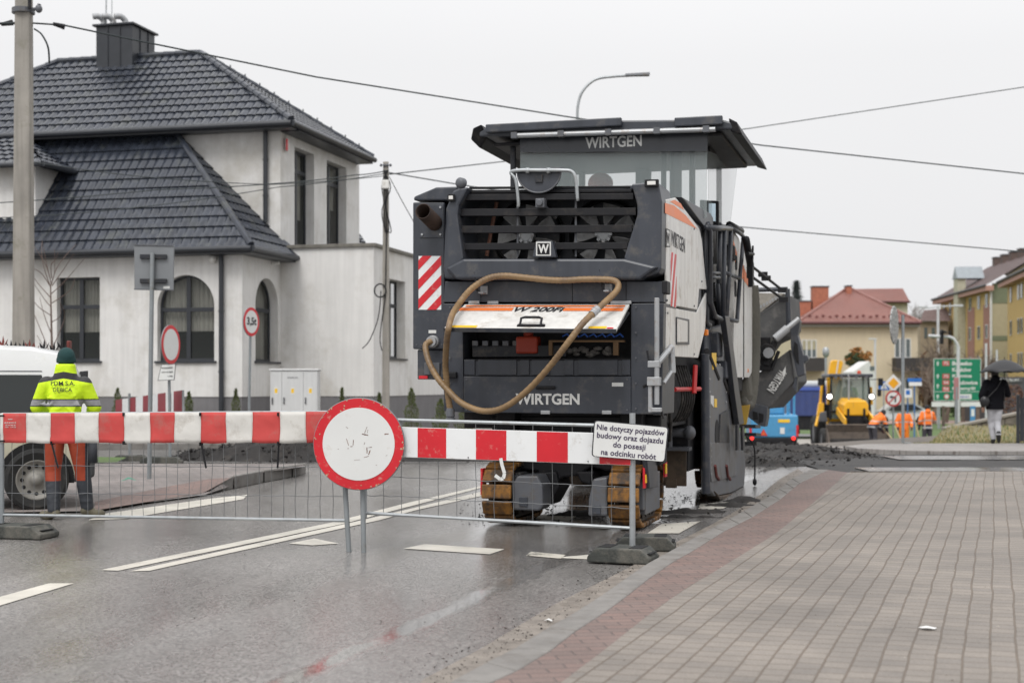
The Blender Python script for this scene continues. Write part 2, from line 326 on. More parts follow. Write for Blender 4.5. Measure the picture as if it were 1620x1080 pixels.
M_PAVE = paving('grey_block_paving', (.250,.220,.190), (.203,.181,.160), (.15,.118,.09), .135, .124, R(90+18.8), msize=.0062, warp=.02, stain=.75)
M_RED = paving('red_block_paving', (.215,.145,.125), (.175,.13,.115), (.13,.10,.09), .2, .1, R(-8), msize=.006, stain=.7)
M_PAVEF = paving('far_block_paving', (.29,.27,.255), (.25,.235,.22), (.16,.14,.125), .2, .14, R(10))
M_ISL = paving('island_block_paving', (.27,.235,.22), (.22,.20,.19), (.13,.11,.10), .2, .1, R(25), stain=.9)
M_KERB = mat('concrete_kerb', (.19,.18,.168), .8, var=.2, scale=5, bump=.5, bscale=90, dirt=((.12,.105,.09), .45), dscale=3)
M_GUT = mat('sandy_gutter', (.20,.175,.15), .7, var=.3, scale=6, bump=.6, bscale=70, dirt=((.085,.07,.055), .5), dscale=5)
M_GRASS = mat('short_grass', (.07,.12,.03), .9, var=.4, scale=.7, bump=1, bscale=8, dirt=((.12,.12,.06), .4))
M_DRY = mat('dry_grass', (.155,.135,.065), .95, var=.35, scale=2.5, bump=1, bscale=20, dirt=((.10,.13,.05), .4), dscale=2)
sheet('ground', -260, 320, -12, 620, -.05, M_EARTH, 12, 2.5)
sheet('road', -60, 13, -6, 32, 0, M_ROAD, 40, 40)
sheet('far_road', 2, 13, 32.004, 96, 0, M_ROADFAR, 3, 2, skew=.26)
# --- right-hand pavement: gutter, kerb, red band, grey blocks ---
PZ = .09
EDGE = [(560,1210),(657,1080),(768,1021),(837,979),(883,952),(978,906),(1060,862),(1120,832),(1172,803),(1208,778),(1232,758),(1262,741)]
KL = [(620,1180),(714,1077),(768,1048),(814,1025),(864,994),(908,969),(952,941),(990,914),(1024,891),(1075,863),(1128,834),(1176,808),(1220,783),(1252,757),(1283,742)]
KR = [(690,1180),(776,1080),(818,1061),(871,1029),(911,998),(959,967),(994,941),(1028,914),(1063,890),(1100,869),(1146,840),(1190,818),(1234,790),(1265,764),(1311,743)]
RR = [(790,1180),(886,1080),(959,1025),(1036,964),(1089,927),(1120,910),(1141,897),(1180,873),(1222,847),(1250,825),(1278,802),(1310,775),(1341,747)]
def strip(name, A, B, za, zb, m, zA=None, extra=None, skirt=0, kind='structure'):
    a = [G(x, y, za) for x, y in A]; b = [G(x, y, zb) for x, y in B]; n = len(a); mb = MB()
    mb.add(a+b, [(i, i+1, n+i+1, n+i) for i in range(n-1)])
    if skirt: mb.add(a+[p-Vector((0,0,skirt)) for p in a], [(i, i+1, n+i+1, n+i) for i in range(n-1)])
    return mb.build(name, m, kind=kind)
def resamp(A, n):
    out = []
    for k in range(n):
        t = (len(A)-1)*k/(n-1); i = min(int(t), len(A)-2); f = t-i
        out.append((A[i][0]*(1-f)+A[i+1][0]*f, A[i][1]*(1-f)+A[i+1][1]*f))
    return out
strip('gutter', resamp(EDGE, 40), [(x, y) for x, y in resamp([(a+6, b+18) for a, b in KL], 40)], .012, .012, M_GUT, skirt=.012)
kb = MB(); kl = [G(x, y, PZ) for x, y in KL]; kr = [G(x, y, PZ) for x, y in KR]
for i in range(len(kl)-1):                  # kerb stones with thin joints
    a0, a1, b0, b1 = kl[i], kl[i+1], kr[i], kr[i+1]
    ln = (a1-a0).length; ns = max(1, round(ln/1.0))
    for k in range(ns):
        f0, f1 = k/ns+.003/max(ln, .1), (k+1)/ns-.003/max(ln, .1)
        q = [a0.lerp(a1, f0), b0.lerp(b1, f0), b0.lerp(b1, f1), a0.lerp(a1, f1)]
        kb.prism([p-Vector((0,0,.16)) for p in q], (0, 0, .165))
kb.build('kerb', M_KERB, kind='structure', bevel=.012)
RR = resamp(RR, 48); strip('red_paving_band', resamp(KR, 48), RR, PZ, PZ, M_RED)
pv = [G(x, y, PZ) for x, y in RR]+[G(1625,745,PZ), G(2100,745,PZ), Vector((30, 3, PZ)), Vector((2.5, 3, PZ))]
pb = MB().poly(pv); pvf = [G(1345,745,PZ), G(2100,745,PZ)]
pb.add([pvf[0], pvf[1], pvf[1]-Vector((0,0,.1)), pvf[0]-Vector((0,0,.1))], [(0,1,2,3)])
pb.build('pavement', M_PAVE, kind='structure')
# --- milled cross road and far pavement ---
def mdisp(x, y, i, j): return .02+.018*noise.noise((x*1.5, y*1.5, 0))+.012*noise.noise((x*6, y*6, 3))
sheet('milled_road', 5.0, 40, 21.25, 27.7, 0, M_MILL, .25, .2, disp=mdisp)
sheet('wet_strip', 5.6, 40, 22.3, 23.3, .034, M_WETSTRIP, 9, 9)
sheet('wet_strip', 7.0, 40, 25.7, 27.1, .034, M_WETSTRIP, 9, 9)
fp = MB()
fpl = [(7.6,27.9),(7.0,28.8),(7.0,29.8),(7.6,30.8),(9,31.15),(40,31.15),(40,27.6),(8.3,27.6)]
fp.prism([(x, y, -.05) for x, y in fpl], (0, 0, .15)); fp.build('far_pavement', M_PAVEF, kind='structure', bevel=.01)
# --- lawns and paths beyond ---
sheet('dry_grass', 8.4, 42, 31.15, 46, .02, M_DRY, .3, .3, disp=lambda x, y, i, j: .05*(1-sstep((y-31)/6))+.03*noise.noise((x*2,y*2,0)), skew=.28, kind='stuff', label='patchy dry yellow grass on the bank beside the stone wall', cat='grass')
sheet('path', 12, 45, 65.5, 72, .02, mat('pale_concrete_path', (.30,.28,.25), .85), 6, 6)
sheet('lawn', 12, 90, 72, 98.5, .03, M_GRASS, 6, 6, kind='stuff', label='green lawn beyond the workers and the pale path', cat='grass')
sheet('path', 12, 95, 99, 108, .03, mat('pink_paving', (.33,.24,.21), .85), 6, 6)
sheet('lawn', -20, 120, 108.5, 190, .03, M_GRASS, 6, 6, kind='stuff', label='far green lawn beyond the pink path', cat='grass')
# --- left island, kerb block, side street ---
isl = [G(-260,814,.02), G(130,808,.02), G(325,782,.02), G(368,753,.15), G(484,737,.15), G(470,733,.12), G(-260,733,.06)]
mb = MB(); mb.add(isl, [(0,1,6),(1,2,6),(2,5,6),(2,3,5),(3,4,5)]); mb.build('pavement', M_ISL, kind='structure')
ri = [G(150,807,.026), G(322,779,.026), G(366,755,.156), G(330,757,.14), G(250,772,.05), G(150,793,.035)]
MB().add(ri, [(0,1,4),(0,4,5),(1,2,3),(1,3,4)]).build('red_paving_edge', M_RED, kind='structure')
kb = MB()
seg = [((323,781),(369,773),.03,.17),((370,773),(417,763),.17,.17),((418,763),(462,754),.17,.17),((463,754),(484,749),.17,.16)]
for (a, b, h0, h1) in seg:
    A, B = G(*a), G(*b); bk = Vector((-.05, .2, 0)); A2, B2 = A+bk, B+bk; U = lambda p, h: p+Vector((0,0,h))
    d = (B-A)*.012
    A, B, A2, B2 = A+d, B-d, A2+d, B2-d
    kb.add([A, B, B2, A2, U(A,h0), U(B,h1), U(B2,h1), U(A2,h0)], [(0,3,2,1),(4,5,6,7),(0,1,5,4),(1,2,6,5),(2,3,7,6),(3,0,4,7)])
kb.build('raised_kerb', M_KERB, kind='structure', bevel=.012)
sheet('side_street', -40, 3, 25.2, 30.2, .004, M_ROADFAR, 9, 9)
M_SLAB = mat('pale_concrete_slab', (.30,.29,.27), .8, var=.15, bump=.3)
MB().box(-45, 1.5, 30.2, 30.4, 0, .14).build('kerb', M_KERB, kind='structure', bevel=.01)
MB().box(-45, 1.5, 30.4, 33.1, 0, .12).build('pavement', M_PAVEF, kind='structure')
sheet('house_yard', -45, 3.5, 33.1, 37, .05, mat('gravel_bed', (.17,.155,.135), .9, var=.3, bump=1, bscale=25), 9, 9)
g = [G(110,743), G(185,741), G(200,733), G(90,731)]
MB().poly([p+Vector((0,0,.11)) for p in g]).build('grass_patch', M_GRASS, kind='structure')
# --- road markings ---
def paintmat(name, c, wear):
    m = bpy.data.materials.new(name); m.use_nodes = True; nt = m.node_tree; b = nt.nodes['Principled BSDF']; L = nt.links.new; N = nt.nodes.new
    tc = N('ShaderNodeTexCoord'); n = N('ShaderNodeTexNoise'); n.inputs['Scale'].default_value = 28; n.inputs['Detail'].default_value = 9; n.inputs['Roughness'].default_value = .75; L(tc.outputs['Object'], n.inputs['Vector'])
    n2 = N('ShaderNodeTexNoise'); n2.inputs['Scale'].default_value = 2.2; n2.inputs['Detail'].default_value = 6; L(tc.outputs['Object'], n2.inputs['Vector'])
    a = N('ShaderNodeMath'); a.operation = 'MULTIPLY_ADD'; a.inputs[1].default_value = .5; L(n2.outputs['Fac'], a.inputs[0]); L(n.outputs['Fac'], a.inputs[2])
    r = N('ShaderNodeValToRGB'); r.color_ramp.elements[0].position = .44+wear*.3; r.color_ramp.elements[1].position = .52+wear*.3; L(a.outputs[0], r.inputs[0]); L(r.outputs[0], b.inputs['Alpha'])
    r2 = N('ShaderNodeValToRGB'); r2.color_ramp.elements[0].color = (*[k*.75 for k in c], 1); r2.color_ramp.elements[1].color = (*c, 1); r2.color_ramp.elements[0].position = .35; r2.color_ramp.elements[1].position = .65; L(n2.outputs['Fac'], r2.inputs[0]); L(r2.outputs[0], b.inputs['Base Color'])
    b.inputs['Roughness'].default_value = .5; return m
M_PAINT = paintmat('worn_road_paint', (.60,.57,.50), .22); M_WORN = paintmat('very_worn_road_paint', (.55,.52,.45), .72)
for k, pts in enumerate([
    [(159,901),(524,826),(640,796),(762,768),(762,771),(650,800),(543,828),(187,902)],
    [(205,903),(574,822),(650,804),(762,777),(762,784),(660,806),(601,822),(237,902)],
    [(457,859),(497,851),(536,859),(494,862)],
    [(-90,968),(77,922),(117,922),(-60,975)],
    [(638,867),(672,860),(798,868),(775,876)],
    [(893,880),(942,876),(962,877),(950,885),(887,882)],
    [(1024,843),(1047,828),(1108,824),(1074,843)],
    [(1108,796),(1167,793),(1144,804),(1104,806)],
    [(835,812),(830,819),(900,823),(912,816)],
    [(140,822),(165,812),(330,788.5),(392,782),(385,789),(240,813),(200,820)]]):
    gpoly('road_marking', pts, .005, M_PAINT)
gpoly('road_marking', [(832,878),(840,872),(895,877),(887,883)], .006, M_WORN)
# --- heaps of torn-up asphalt ---
M_HEAP = mat('asphalt_millings', (.022,.020,.019), .9, var=.5, scale=6, bump=1, bscale=30, dirt=((.05,.043,.037), .4), dscale=3)
def heap(blobs, x0, x1, y0, y1, label, step=.09, name='millings_heap', base=-.06):
    mb = MB(); nx = int((x1-x0)/step); ny = int((y1-y0)/step); vs = []
    for j in range(ny+1):
        for i in range(nx+1):
            x = x0+(x1-x0)*i/nx; y = y0+(y1-y0)*j/ny; z = base
            for bx, by, rx, ry, h in blobs:
                q = ((x-bx)/rx)**2+((y-by)/ry)**2; z += h*max(0, math.exp(-q*1.6))
            z += (.08*noise.noise((x*1.6, y*1.6, 1))+.05*noise.noise((x*5, y*5, 2))+.06*noise.noise((x*9, y*9, 4))+.03*noise.noise((x*22, y*22, 8)))*min(1, max(0, (z+.05)*6))
            z += random.uniform(-.008, .008)
            e = min(i, nx-i, j, ny-j)
            if e == 0: z = min(z, -.04)
            vs.append((x, y, z+min(0, terr(x, y))))
    fs = [(j*(nx+1)+i, j*(nx+1)+i+1, (j+1)*(nx+1)+i+1, (j+1)*(nx+1)+i) for j in range(ny) for i in range(nx)]
    return mb.add(vs, fs).build(name, M_HEAP, smooth=True, recalc=False, kind='stuff', label=label, cat='rubble heap')
heap([(4.3,24.5,1.1,.7,.17),(5.2,26.5,1.3,1.2,.16),(6.0,28.8,1.3,1.2,.14),(6.5,31,.9,1.2,.10),(5.0,29.5,1.5,1.5,.15),(6.4,27.0,.8,.6,.10),(3.9,27,1.2,1.6,.16)],
     2.6, 9.2, 23.4, 34, 'dark loose asphalt millings heaped between the machine and the blue sweeper')
heap([(-4.9,26.3,1.0,.7,.34),(-3.9,25.9,.9,.6,.40),(-3.2,26.6,1.2,.6,.2),(-1.9,26,1.3,.5,.24),(-.5,26,1.2,.6,.17),(-5.9,26.2,.7,.5,.15),(-7.0,26.2,.5,.4,.10)],
     -8.2, 1.4, 25.0, 27.8, 'long low heap of dark asphalt rubble behind the raised kerb')
hb = heap([(2.0,15.5,.5,.14,.075),(1.75,14.9,.55,.10,.06),(2.45,16.3,.4,.2,.08),(.55,15.1,.5,.14,.07),(1.0,15.5,.5,.2,.065),(2.2,14.5,.35,.08,.055),(2.75,16.9,.3,.3,.07),(-.1,15.4,.3,.12,.05),(1.4,14.2,.25,.06,.045)], -.2, 4.1, 14.4, 17.3, 'scattered crumbs of black milled asphalt lying behind the rear tracks', step=.05, name='millings_crumbs', base=-.028)

def chips(name, fn, n, m, label, seed, cat='rubble', lo=.008, hi=.03):
    rn = random.Random(seed); mb = MB()
    for k in range(n):
        p = fn(rn)
        if p is None: continue
        q = lo+(hi-lo)*rn.random()**2.5; v = [p+Vector((rn.uniform(-1,1), rn.uniform(-1,1), rn.uniform(-.3,.9)))*q for _ in range(4)]
        mb.add(v, [(0,1,2),(0,2,3),(0,3,1),(1,3,2)])
    return mb.build(name, m, None, recalc=False, kind='stuff', label=label, cat=cat)
def hz_at(blobs, x, y, base=-.06):
    z = base
    for bx, by, rx, ry, h in blobs: z += h*math.exp(-1.6*(((x-bx)/rx)**2+((y-by)/ry)**2))
    return z
def onheap(blobs):
    def f(rn):
        b = rn.choice(blobs); x, y = b[0]+rn.gauss(0,.55)*b[2], b[1]+rn.gauss(0,.55)*b[3]
        z = hz_at(blobs, x, y); return Vector((x, y, max(z+rn.uniform(-.02,.04), .01)+min(0, terr(x, y)))) if x < 9 else None
    return f
HB1 = [(4.3,24.5,1.1,.7,.17),(5.2,26.5,1.3,1.2,.16),(6.0,28.8,1.3,1.2,.14),(6.5,31,.9,1.2,.10),(5.0,29.5,1.5,1.5,.15),(6.4,27.0,.8,.6,.10),(3.9,27,1.2,1.6,.16)]
HB2 = [(-4.9,26.3,1.0,.7,.34),(-3.9,25.9,.9,.6,.40),(-3.2,26.6,1.2,.6,.2),(-1.9,26,1.3,.5,.24),(-.5,26,1.2,.6,.17),(-5.9,26.2,.7,.5,.15)]
chips('asphalt_chunks', onheap(HB1), 2600, M_HEAP, 'broken asphalt lumps lying over the heaps beyond the machine', 1, lo=.010, hi=.06)
chips('asphalt_chunks', onheap(HB2), 1600, M_HEAP, 'broken asphalt lumps over the rubble behind the raised kerb', 2, lo=.012, hi=.07)
def ing(rn):
    t = rn.random(); i = int(t*(len(KL)-1)); f = t*(len(KL)-1)-i; a_ = KL[i]; b_ = KL[min(i+1, len(KL)-1)]; x, y = a_[0]*(1-f)+b_[0]*f, a_[1]*(1-f)+b_[1]*f
    p = G(x, y, .013); return p+Vector((-abs(rn.gauss(0,.16))-.02, rn.uniform(-.1,.1), .001))
chips('gutter_grit', ing, 1500, mat('dark_grit', (.05,.042,.035), .9, var=.5, scale=30), 'dark grit and crumbs collected in the gutter along the kerb', 3, lo=.002, hi=.012)
def inp(rn):
    x, y = rn.uniform(700, 1640), 745+(1120-745)*rn.random()**1.6
    p = G(x, y, PZ); e = resamp(RR, 48); xe = min((q for q in e), key=lambda q: abs(q[1]-y))[0]
    return p+Vector((0,0,.001)) if x > xe-60 else None
chips('paving_crumbs', inp, 420, mat('pale_crumbs', (.38,.35,.3), .9, var=.6, scale=20), 'tiny pale crumbs and leaf bits scattered over the paving', 4, lo=.002, hi=.010)
def inr(rn):
    x, y = rn.uniform(-50, 1000), 830+300*rn.random()**1.3; p = G(x, y, 0); return p+Vector((0,0,.002)) if x < 1700-y*.95+100 or y < 900 else None
chips('road_grit', inr, 260, mat('dark_grit', (0,0,0)), 'loose dark grit scattered over the wet road', 5, lo=.002, hi=.010)
def inm(rn): return Vector((rn.uniform(-.6, 3.4), rn.uniform(14.0, 18.5), .004)) if rn.random() < .9 else None
chips('milling_crumbs', inm, 1500, M_HEAP, 'loose black asphalt crumbs around and beneath the machine', 6, lo=.004, hi=.03)
# ================= COLD MILLING MACHINE =================
def catmull(pts, n=8):
    pts = [Vector(p) for p in pts]; out = []; L = len(pts)
    for i in range(L-1):
        p0, p1, p2, p3 = pts[max(i-1,0)], pts[i], pts[i+1], pts[min(i+2,L-1)]
        for k in range(n):
            t = k/n; out.append(.5*((2*p1)+(p2-p0)*t+(2*p0-5*p1+4*p2-p3)*t*t+(3*p1-p0-3*p2+p3)*t**3))
    return out+[pts[-1]]
M = Frame(.2225, 13.70, 0, 15.9)
mm_ = empty('milling_machine', M.o, -M.a, 'huge dark grey and white tracked road milling machine with a black canopy, seen from behind', 'milling machine')
a = M.atv; sd = M.atu; X3, Y3, Z3 = Vector((1,0,0)), Vector((0,1,0)), Vector((0,0,1))
def vp(pts, v, d, mb=None, mi=0):       # outline on a v plane, extruded away by d
    mb = mb or MB(); return mb.prism([a(x, y, v) for x, y in pts], (0, d, 0), mi)
def up(pts, u, d, mb=None, mi=0):       # outline on the right side plane u, extruded by d to the right
    mb = mb or MB(); return mb.prism([sd(x, y, u) for x, y in pts], (d, 0, 0), mi)
# exhaust box and left cap
mb = vp([(653,552),(653,320),(703,320),(703,552)], 0, 1.1); vp([(660,600),(660,553),(702,553),(702,600)], .03, .6, mb)
eb = mb.build('exhaust_box', DG, mm_, bevel=.012)
vp([(654,317),(654.5,311),(690,296),(724,295),(722,317)], -.02, 1.2).build('exhaust_box_lid', DG, eb, bevel=.015)
vp([(664,376),(664,324),(701,324),(701,376)], -.012, .01).build('exhaust_plate', DG, eb, bevel=.003)
for x, y in ((668,371),(697,371),(697,328)): p = a(x, y, -.013); MB().cyl(p, p-Y3*.012, .012, n=8).build('bolt', LGREY, eb)
RUST = mat('sooty_rusty_steel', (.05,.03,.022), .75, .3, var=.5, scale=8, dirt=((.012,.01,.01), .5))
p0 = a(688, 353, -.01); p1 = a(669, 334, -.34)
pipe = MB(); ax = (p1-p0).normalized()
pipe.lathe([(.078,0),(.078,(p1-p0).length),(.070,(p1-p0).length),(.068,.02)], p0, ax, 24, cap=False)
pipe.lathe([(.069,.03),(.001,.031)], p0, ax, 24, cap=False); pipe.build('exhaust_pipe', RUST, eb, smooth=True)
# warning panel with red and white diagonals
def hazard(parent, c0, c1, c2, c3, n, name='warning_panel', off=Vector((0,-.004,0)), slope=1):
    """c0 bottom-left, c1 bottom-right, c2 top-right, c3 top-left"""
    o = MB().prism([c0, c1, c2, c3], -off*1.5).build(name, WSH, parent, bevel=.003)
    r = MB(); w = (c1-c0).length; h = (c3-c0).length; e1 = (c1-c0)/w; e2 = (c3-c0)/h
    st = (h+w*slope)/n/2
    for k in range(n):
        lo, hi = -w*slope+(2*k+.55)*st, -w*slope+(2*k+1.55)*st   # band: y - slope*x between lo and hi
        poly = [(0, lo), (w, lo+w*slope), (w, hi+w*slope), (0, hi)]
        for ins, cut in ((lambda q: q[1] >= 0, 0), (lambda q: q[1] <= h, h)):
            outp = []
            for i in range(len(poly)):
                A, B = poly[i], poly[(i+1) % len(poly)]
                if ins(A): outp.append(A)
                if ins(A) != ins(B): t = (cut-A[1])/(B[1]-A[1]); outp.append((A[0]+(B[0]-A[0])*t, cut))
            poly = outp
            if not poly: break
        if len(poly) > 2: r.prism([c0+e1*x+e2*y+off*.3 for x, y in poly], off*.4)
    r.build('red_stripes', RED, o); return o
hazard(mm_, a(662,490,-.004), a(698,490,-.004), a(698,405,-.004), a(662,405,-.004), 4)
MB().box(*sum([[k.x, k.x+.09] for k in [a(663,594,.02)]], []), .012, .028, a(663,599,.02).z, a(663,594,.02).z).build('reflector', RED, mm_)
# tail hood: pillars, lip, top
hd = MB()
vp([(703,441),(701,424),(705,330),(716,302),(728,297),(741,296),(726,325),(724,340),(733,408),(722,441)], -.10, .62, hd)
hd.build('hood_pillar', DG, mm_, bevel=.02); hd = MB()
vp([(987,408),(1008,340),(1008,325),(999,291),(1038,287),(1042,290),(1047,318),(1046,424),(1042,432),(1012,441),(1004,441)], -.10, .62, hd)
hood_end = hd.build('hood_pillar', DG, mm_, bevel=.02)
lp = MB()
for v0, pts in ((-.16, [(704,424),(733,409),(987,409),(1041,422),(1012,442),(721,442)]), ): vp(pts, v0, .25, lp)
lp.build('hood_lip', DG, mm_, bevel=.025)
vp([(704,445),(1050,445),(1050,478),(701,478)], -.01, .5).build('upper_panel', DG, mm_, bevel=.006)
zt = a(1045,287,0).z; zc = a(1051,316,0).z; uL = a(703,400,0).x
hs_ = MB(); sec = [(uL,2.16),(1.23,2.16),(1.23,zc),(1.10,zt),(uL+.15,zt),(uL,zt-.12)]
hs_.prism([(x, .52, z) for x, z in sec], (0, 2.05, 0)); hs_.build('engine_hood', DG, mm_, bevel=.015)
MB().box(uL+.13, 1.02, .10, .52, zt-.05, zt-.012).build('hood_top', DG, mm_, bevel=.006)
MB().box(uL, 1.2, .47, .515, 2.3, zt-.06).build('radiator_shroud', DG2, mm_)
p = a(775,345,.40); q = a(765,405,.40)
MB().tube([a(786,320,.38), a(770,405,.38)], .02, 6).build('shroud_strut', mat('brown_strut', (.20,.09,.06), .6), mm_)
for k, (y, t) in enumerate([(297,.02),(303,.03),(312,.06),(336,.07),(363,.07),(390,.065)]):
    yy = y; xl = {0:742,1:737,2:732,3:727,4:730,5:733}[k]; xr = {0:996,1:999,2:1002,3:1006,4:1000,5:993}[k]
    A, B = a(xl, yy, -.02+.05*(k < 2)), a(xr, yy-1.5, -.02+.05*(k < 2))
    MB().prism([A+Z3*t/2, A-Z3*t/2, A-Z3*t/2+Y3*.05, A+Z3*t/2+Y3*.03], B-A).build('grille_slat', BLK, mm_, bevel=.004)
for x in (819, 911):
    MB().tube([a(x, 300, .035), a(x, 406, .035)], .011, 6).build('grille_rod', GREYP, mm_)
FANM = mat('fan_blade_grey', (.20,.20,.20), .55, var=.25, dirt=((.06,.055,.05), .5))
for cx, cy in ((836,374),(958,372)):
    c = a(cx, cy, .40); f = MB()
    f.lathe([(.36,-.04),(.36,.06),(.33,.06),(.33,-.04)], c, Y3, 32, cap=False)
    fan = f.build('fan', VOID, mm_)
    bl = MB()
    for k in range(7):
        t = 2*math.pi*k/7+.35; pts = []
        for r_, dt in ((.07,.0),(.18,-.12),(.31,-.18),(.31,.34),(.2,.38),(.07,.30)):
            pts.append(c+Vector((r_*math.cos(t+dt), -.02-.05*(dt > 0)-.0*r_, r_*math.sin(t+dt))))
        bl.prism(pts, (0,.008,0))
    bl.build('blades', FANM, fan)
    hb_ = MB(); hb_.lathe([(.05,-.10),(.075,-.09),(.08,-.02)], c, Y3, 14)
    for k in range(8):
        t = 2*math.pi*k/8; hb_.obox(c+Vector((.07*math.cos(t), -.09, .07*math.sin(t))), (.028,.03,.028), Matrix.Rotation(-t, 3, 'Y'))
    hb_.build('hub', LGREY, fan)
bd = vp([(842,407),(848,381),(874,381),(880,407)], -.2, .08).build('badge', DG, mm_, bevel=.008)
vp([(848,404.5),(848,382.5),(871.5,382.5),(871.5,404.5)], -.204, .003).build('badge_border', TEXTW, bd)
vp([(850,402.5),(850,384.5),(869.5,384.5),(869.5,402.5)], -.206, .003).build('badge_field', BLK, bd)
text('badge_letter', 'W', a(859.8,393.5,-.210), X3, Z3, .085, TEXTW, bd, width=.105, bold=.03)
cc = MB(); p = a(856,322,-.05); cc.obox(p, (.09,.10,.09)); cc.cyl(p-Y3*.05, p-Y3*.08, .032, n=12); cc.tube([p+Y3*.05, p+Vector((.1,.2,-.12))], .02, 6)
cc.build('rear_camera', GREYP, mm_, bevel=.008)
for x, y, x1 in ((714,313,12),(1031,290,22)):
    c = a(x, y, -.125); o = MB().obox(c, (x1/165, .03, .07)).build('marker_light', VOID, mm_, bevel=.008)
    MB().obox(c-Y3*.016, (x1/165*.6, .012, .035)).build('lens', WHT, o, bevel=.004)
lt = MB(); p = a(732,290,-.05); lt.lathe([(.03,-.03),(.052,0),(.052,.05),(.03,.07)], p+Z3*.0, Vector((-.3,-.9,0)), 16)
lt.tube([p-Z3*.03, p-Z3*.12], .02, 6); lt.build('work_lamp', GREYP, mm_, smooth=True)
# half-round hatch with grab rail
hh = MB(); c = a(853,272,-.05); pts = [c+Vector((.215*math.cos(t), 0, .20*math.sin(t))) for t in [math.pi+math.pi*k/20 for k in range(21)]]
hh.prism(pts, (0,.04,0)); hh.box(c.x-.24, c.x+.23, c.y-.02, c.y+.08, c.z, c.z+.035)
hatch = hh.build('half_round_flap', DG, mm_, bevel=.005)
r_ = MB(); r_.tube([c+Vector((.215*math.cos(t), -.004, .20*math.sin(t))) for t in [math.pi+math.pi*k/20 for k in range(21)]], .008, 6); r_.build('flap_rim', GREYP, hatch)
g = c+Vector((0,-.012,-.065)); MB().obox(g, (.075,.02,.075)).build('flap_latch', DG2, hatch, bevel=.004)
rl = MB(); rl.tube(catmull([a(820,327,-.06), a(820,318,-.07), a(816,285,-.08), a(808,273,-.08), a(822,269.5,-.09), a(853,269.5,-.09), a(890,269.5,-.09), a(905,272,-.08), a(911,285,-.08), a(914,318,-.07)], 5), .017, 8)
for x in (835, 868): rl.obox(a(x,270,-.08), (.03,.05,.05))
rl.build('grab_rail', GALV, mm_, smooth=True)
# lower tail: columns, open tool box, battery shelf, bottom door
vp([(701,480),(732,480),(733,652),(702,650)], .0, .7).build('tail_column', DG, mm_, bevel=.008); vp([(998,480),(1050,479),(1047,655),(998,655)], .0, .7).build('tail_column', DG, mm_, bevel=.008)
bx_ = MB(); L_, R_ = a(732,600,0).x, a(998,600,0).x; z1 = a(850,479,0).z; z2 = a(850,567,0).z; z3 = a(850,594,0).z; z4 = a(850,653,0).z
bx_.box(L_, R_, .5, .55, z4, z1); bx_.box(L_, R_, .02, .55, z1-.03, z1); bx_.box(L_, R_, .05, .5, z2-.02, z2)
bx_.build('tool_box', BLK, mm_)
sh_ = MB(); sh_.box(L_, R_, .03, .10, z3, z2-.021); 
shelf = sh_.build('battery_panel', DG, mm_)
for x0, x1 in ((733,752),(755,818),(822,838),(840,870),(892,908),(914,978),(983,998)):
    vp([(x0+1,593),(x0+1,569),(x1-1,569),(x1-1,593)], .012, .017).build('battery_cover', DG, shelf, bevel=.004)
door2 = vp([(733,652),(733,595),(998,595),(998,655)], -.012, .06).build('bottom_door', DG, mm_, bevel=.008)
text('maker_lettering', 'WIRTGEN', a(866,631,-.016), X3, Z3, .108, TEXTW, door2, width=a(917,631,0).x-a(816,631,0).x, bold=.03)
h_ = MB(); h_.tube([a(848,613,-.03), a(878,613,-.03)], .016, 8); h_.build('handle', BLK, door2)
vp([(968,611),(968,605),(986,605),(986,611)], -.016, .003).build('sticker', TEXTW, door2)
vp([(678,527),(678,522),(690,522),(690,527)], -.004, .003).build('sticker', TEXTW, mm_)
for x in (863, 960): MB().obox(a(x,652,-.03), (.09,.03,.035)).build('hinge', LGREY, mm_, bevel=.004)
for x in (750, 780, 975, 990): MB().obox(a(x,478.5,-.02), (.11,.02,.03)).build('hinge', LGREY, mm_, bevel=.004)
# clutter inside the tool box
MB().box(L_+.05, L_+1.0, .15, .2, z2+.02, z2+.13).build('tool_rack', DG2, mm_, bevel=.005)
can = MB(); c = a(836,546,.2); can.obox(c, (.22,.16,.17)); can.cyl(c+Z3*.08, c+Z3*.13, .05, n=12); can.build('red_canister', mat('red_orange_plastic', (.34,.035,.012), .5), mm_, bevel=.02)
fr = MB()
for q in ((868,988,538,541),(868,873,540,562),(970,978,540,562)): vp([(q[0],q[3]),(q[0],q[2]),(q[1],q[2]),(q[1],q[3])], .1, .05, fr)
fr.build('wooden_crate', mat('old_wood', (.20,.12,.06), .8, var=.3), mm_)
rg = MB()
for k in range(26): rg.ell(a(random.uniform(878,965), random.uniform(550,562), .22), random.uniform(.02,.05), .03, random.uniform(.015,.035), 8, 5)
rg.build('rags', mat('mixed_rags', (.16,.15,.14), .9, var=.7, scale=14), mm_)
blu = MB()
for k in range(7): blu.tube([a(890+k*14,532,.15), a(897+k*14,528,.12), a(902+k*14,533,.14)], .008, 6)
blu.build('blue_hoses', mat('blue_plastic', (.03,.12,.5), .4), mm_)
sl_ = MB()
for k in range(5): sl_.obox(a(752+k*16,543,.14), (.06,.03,.05))
sl_.build('tools', GREYP, mm_, bevel=.005)
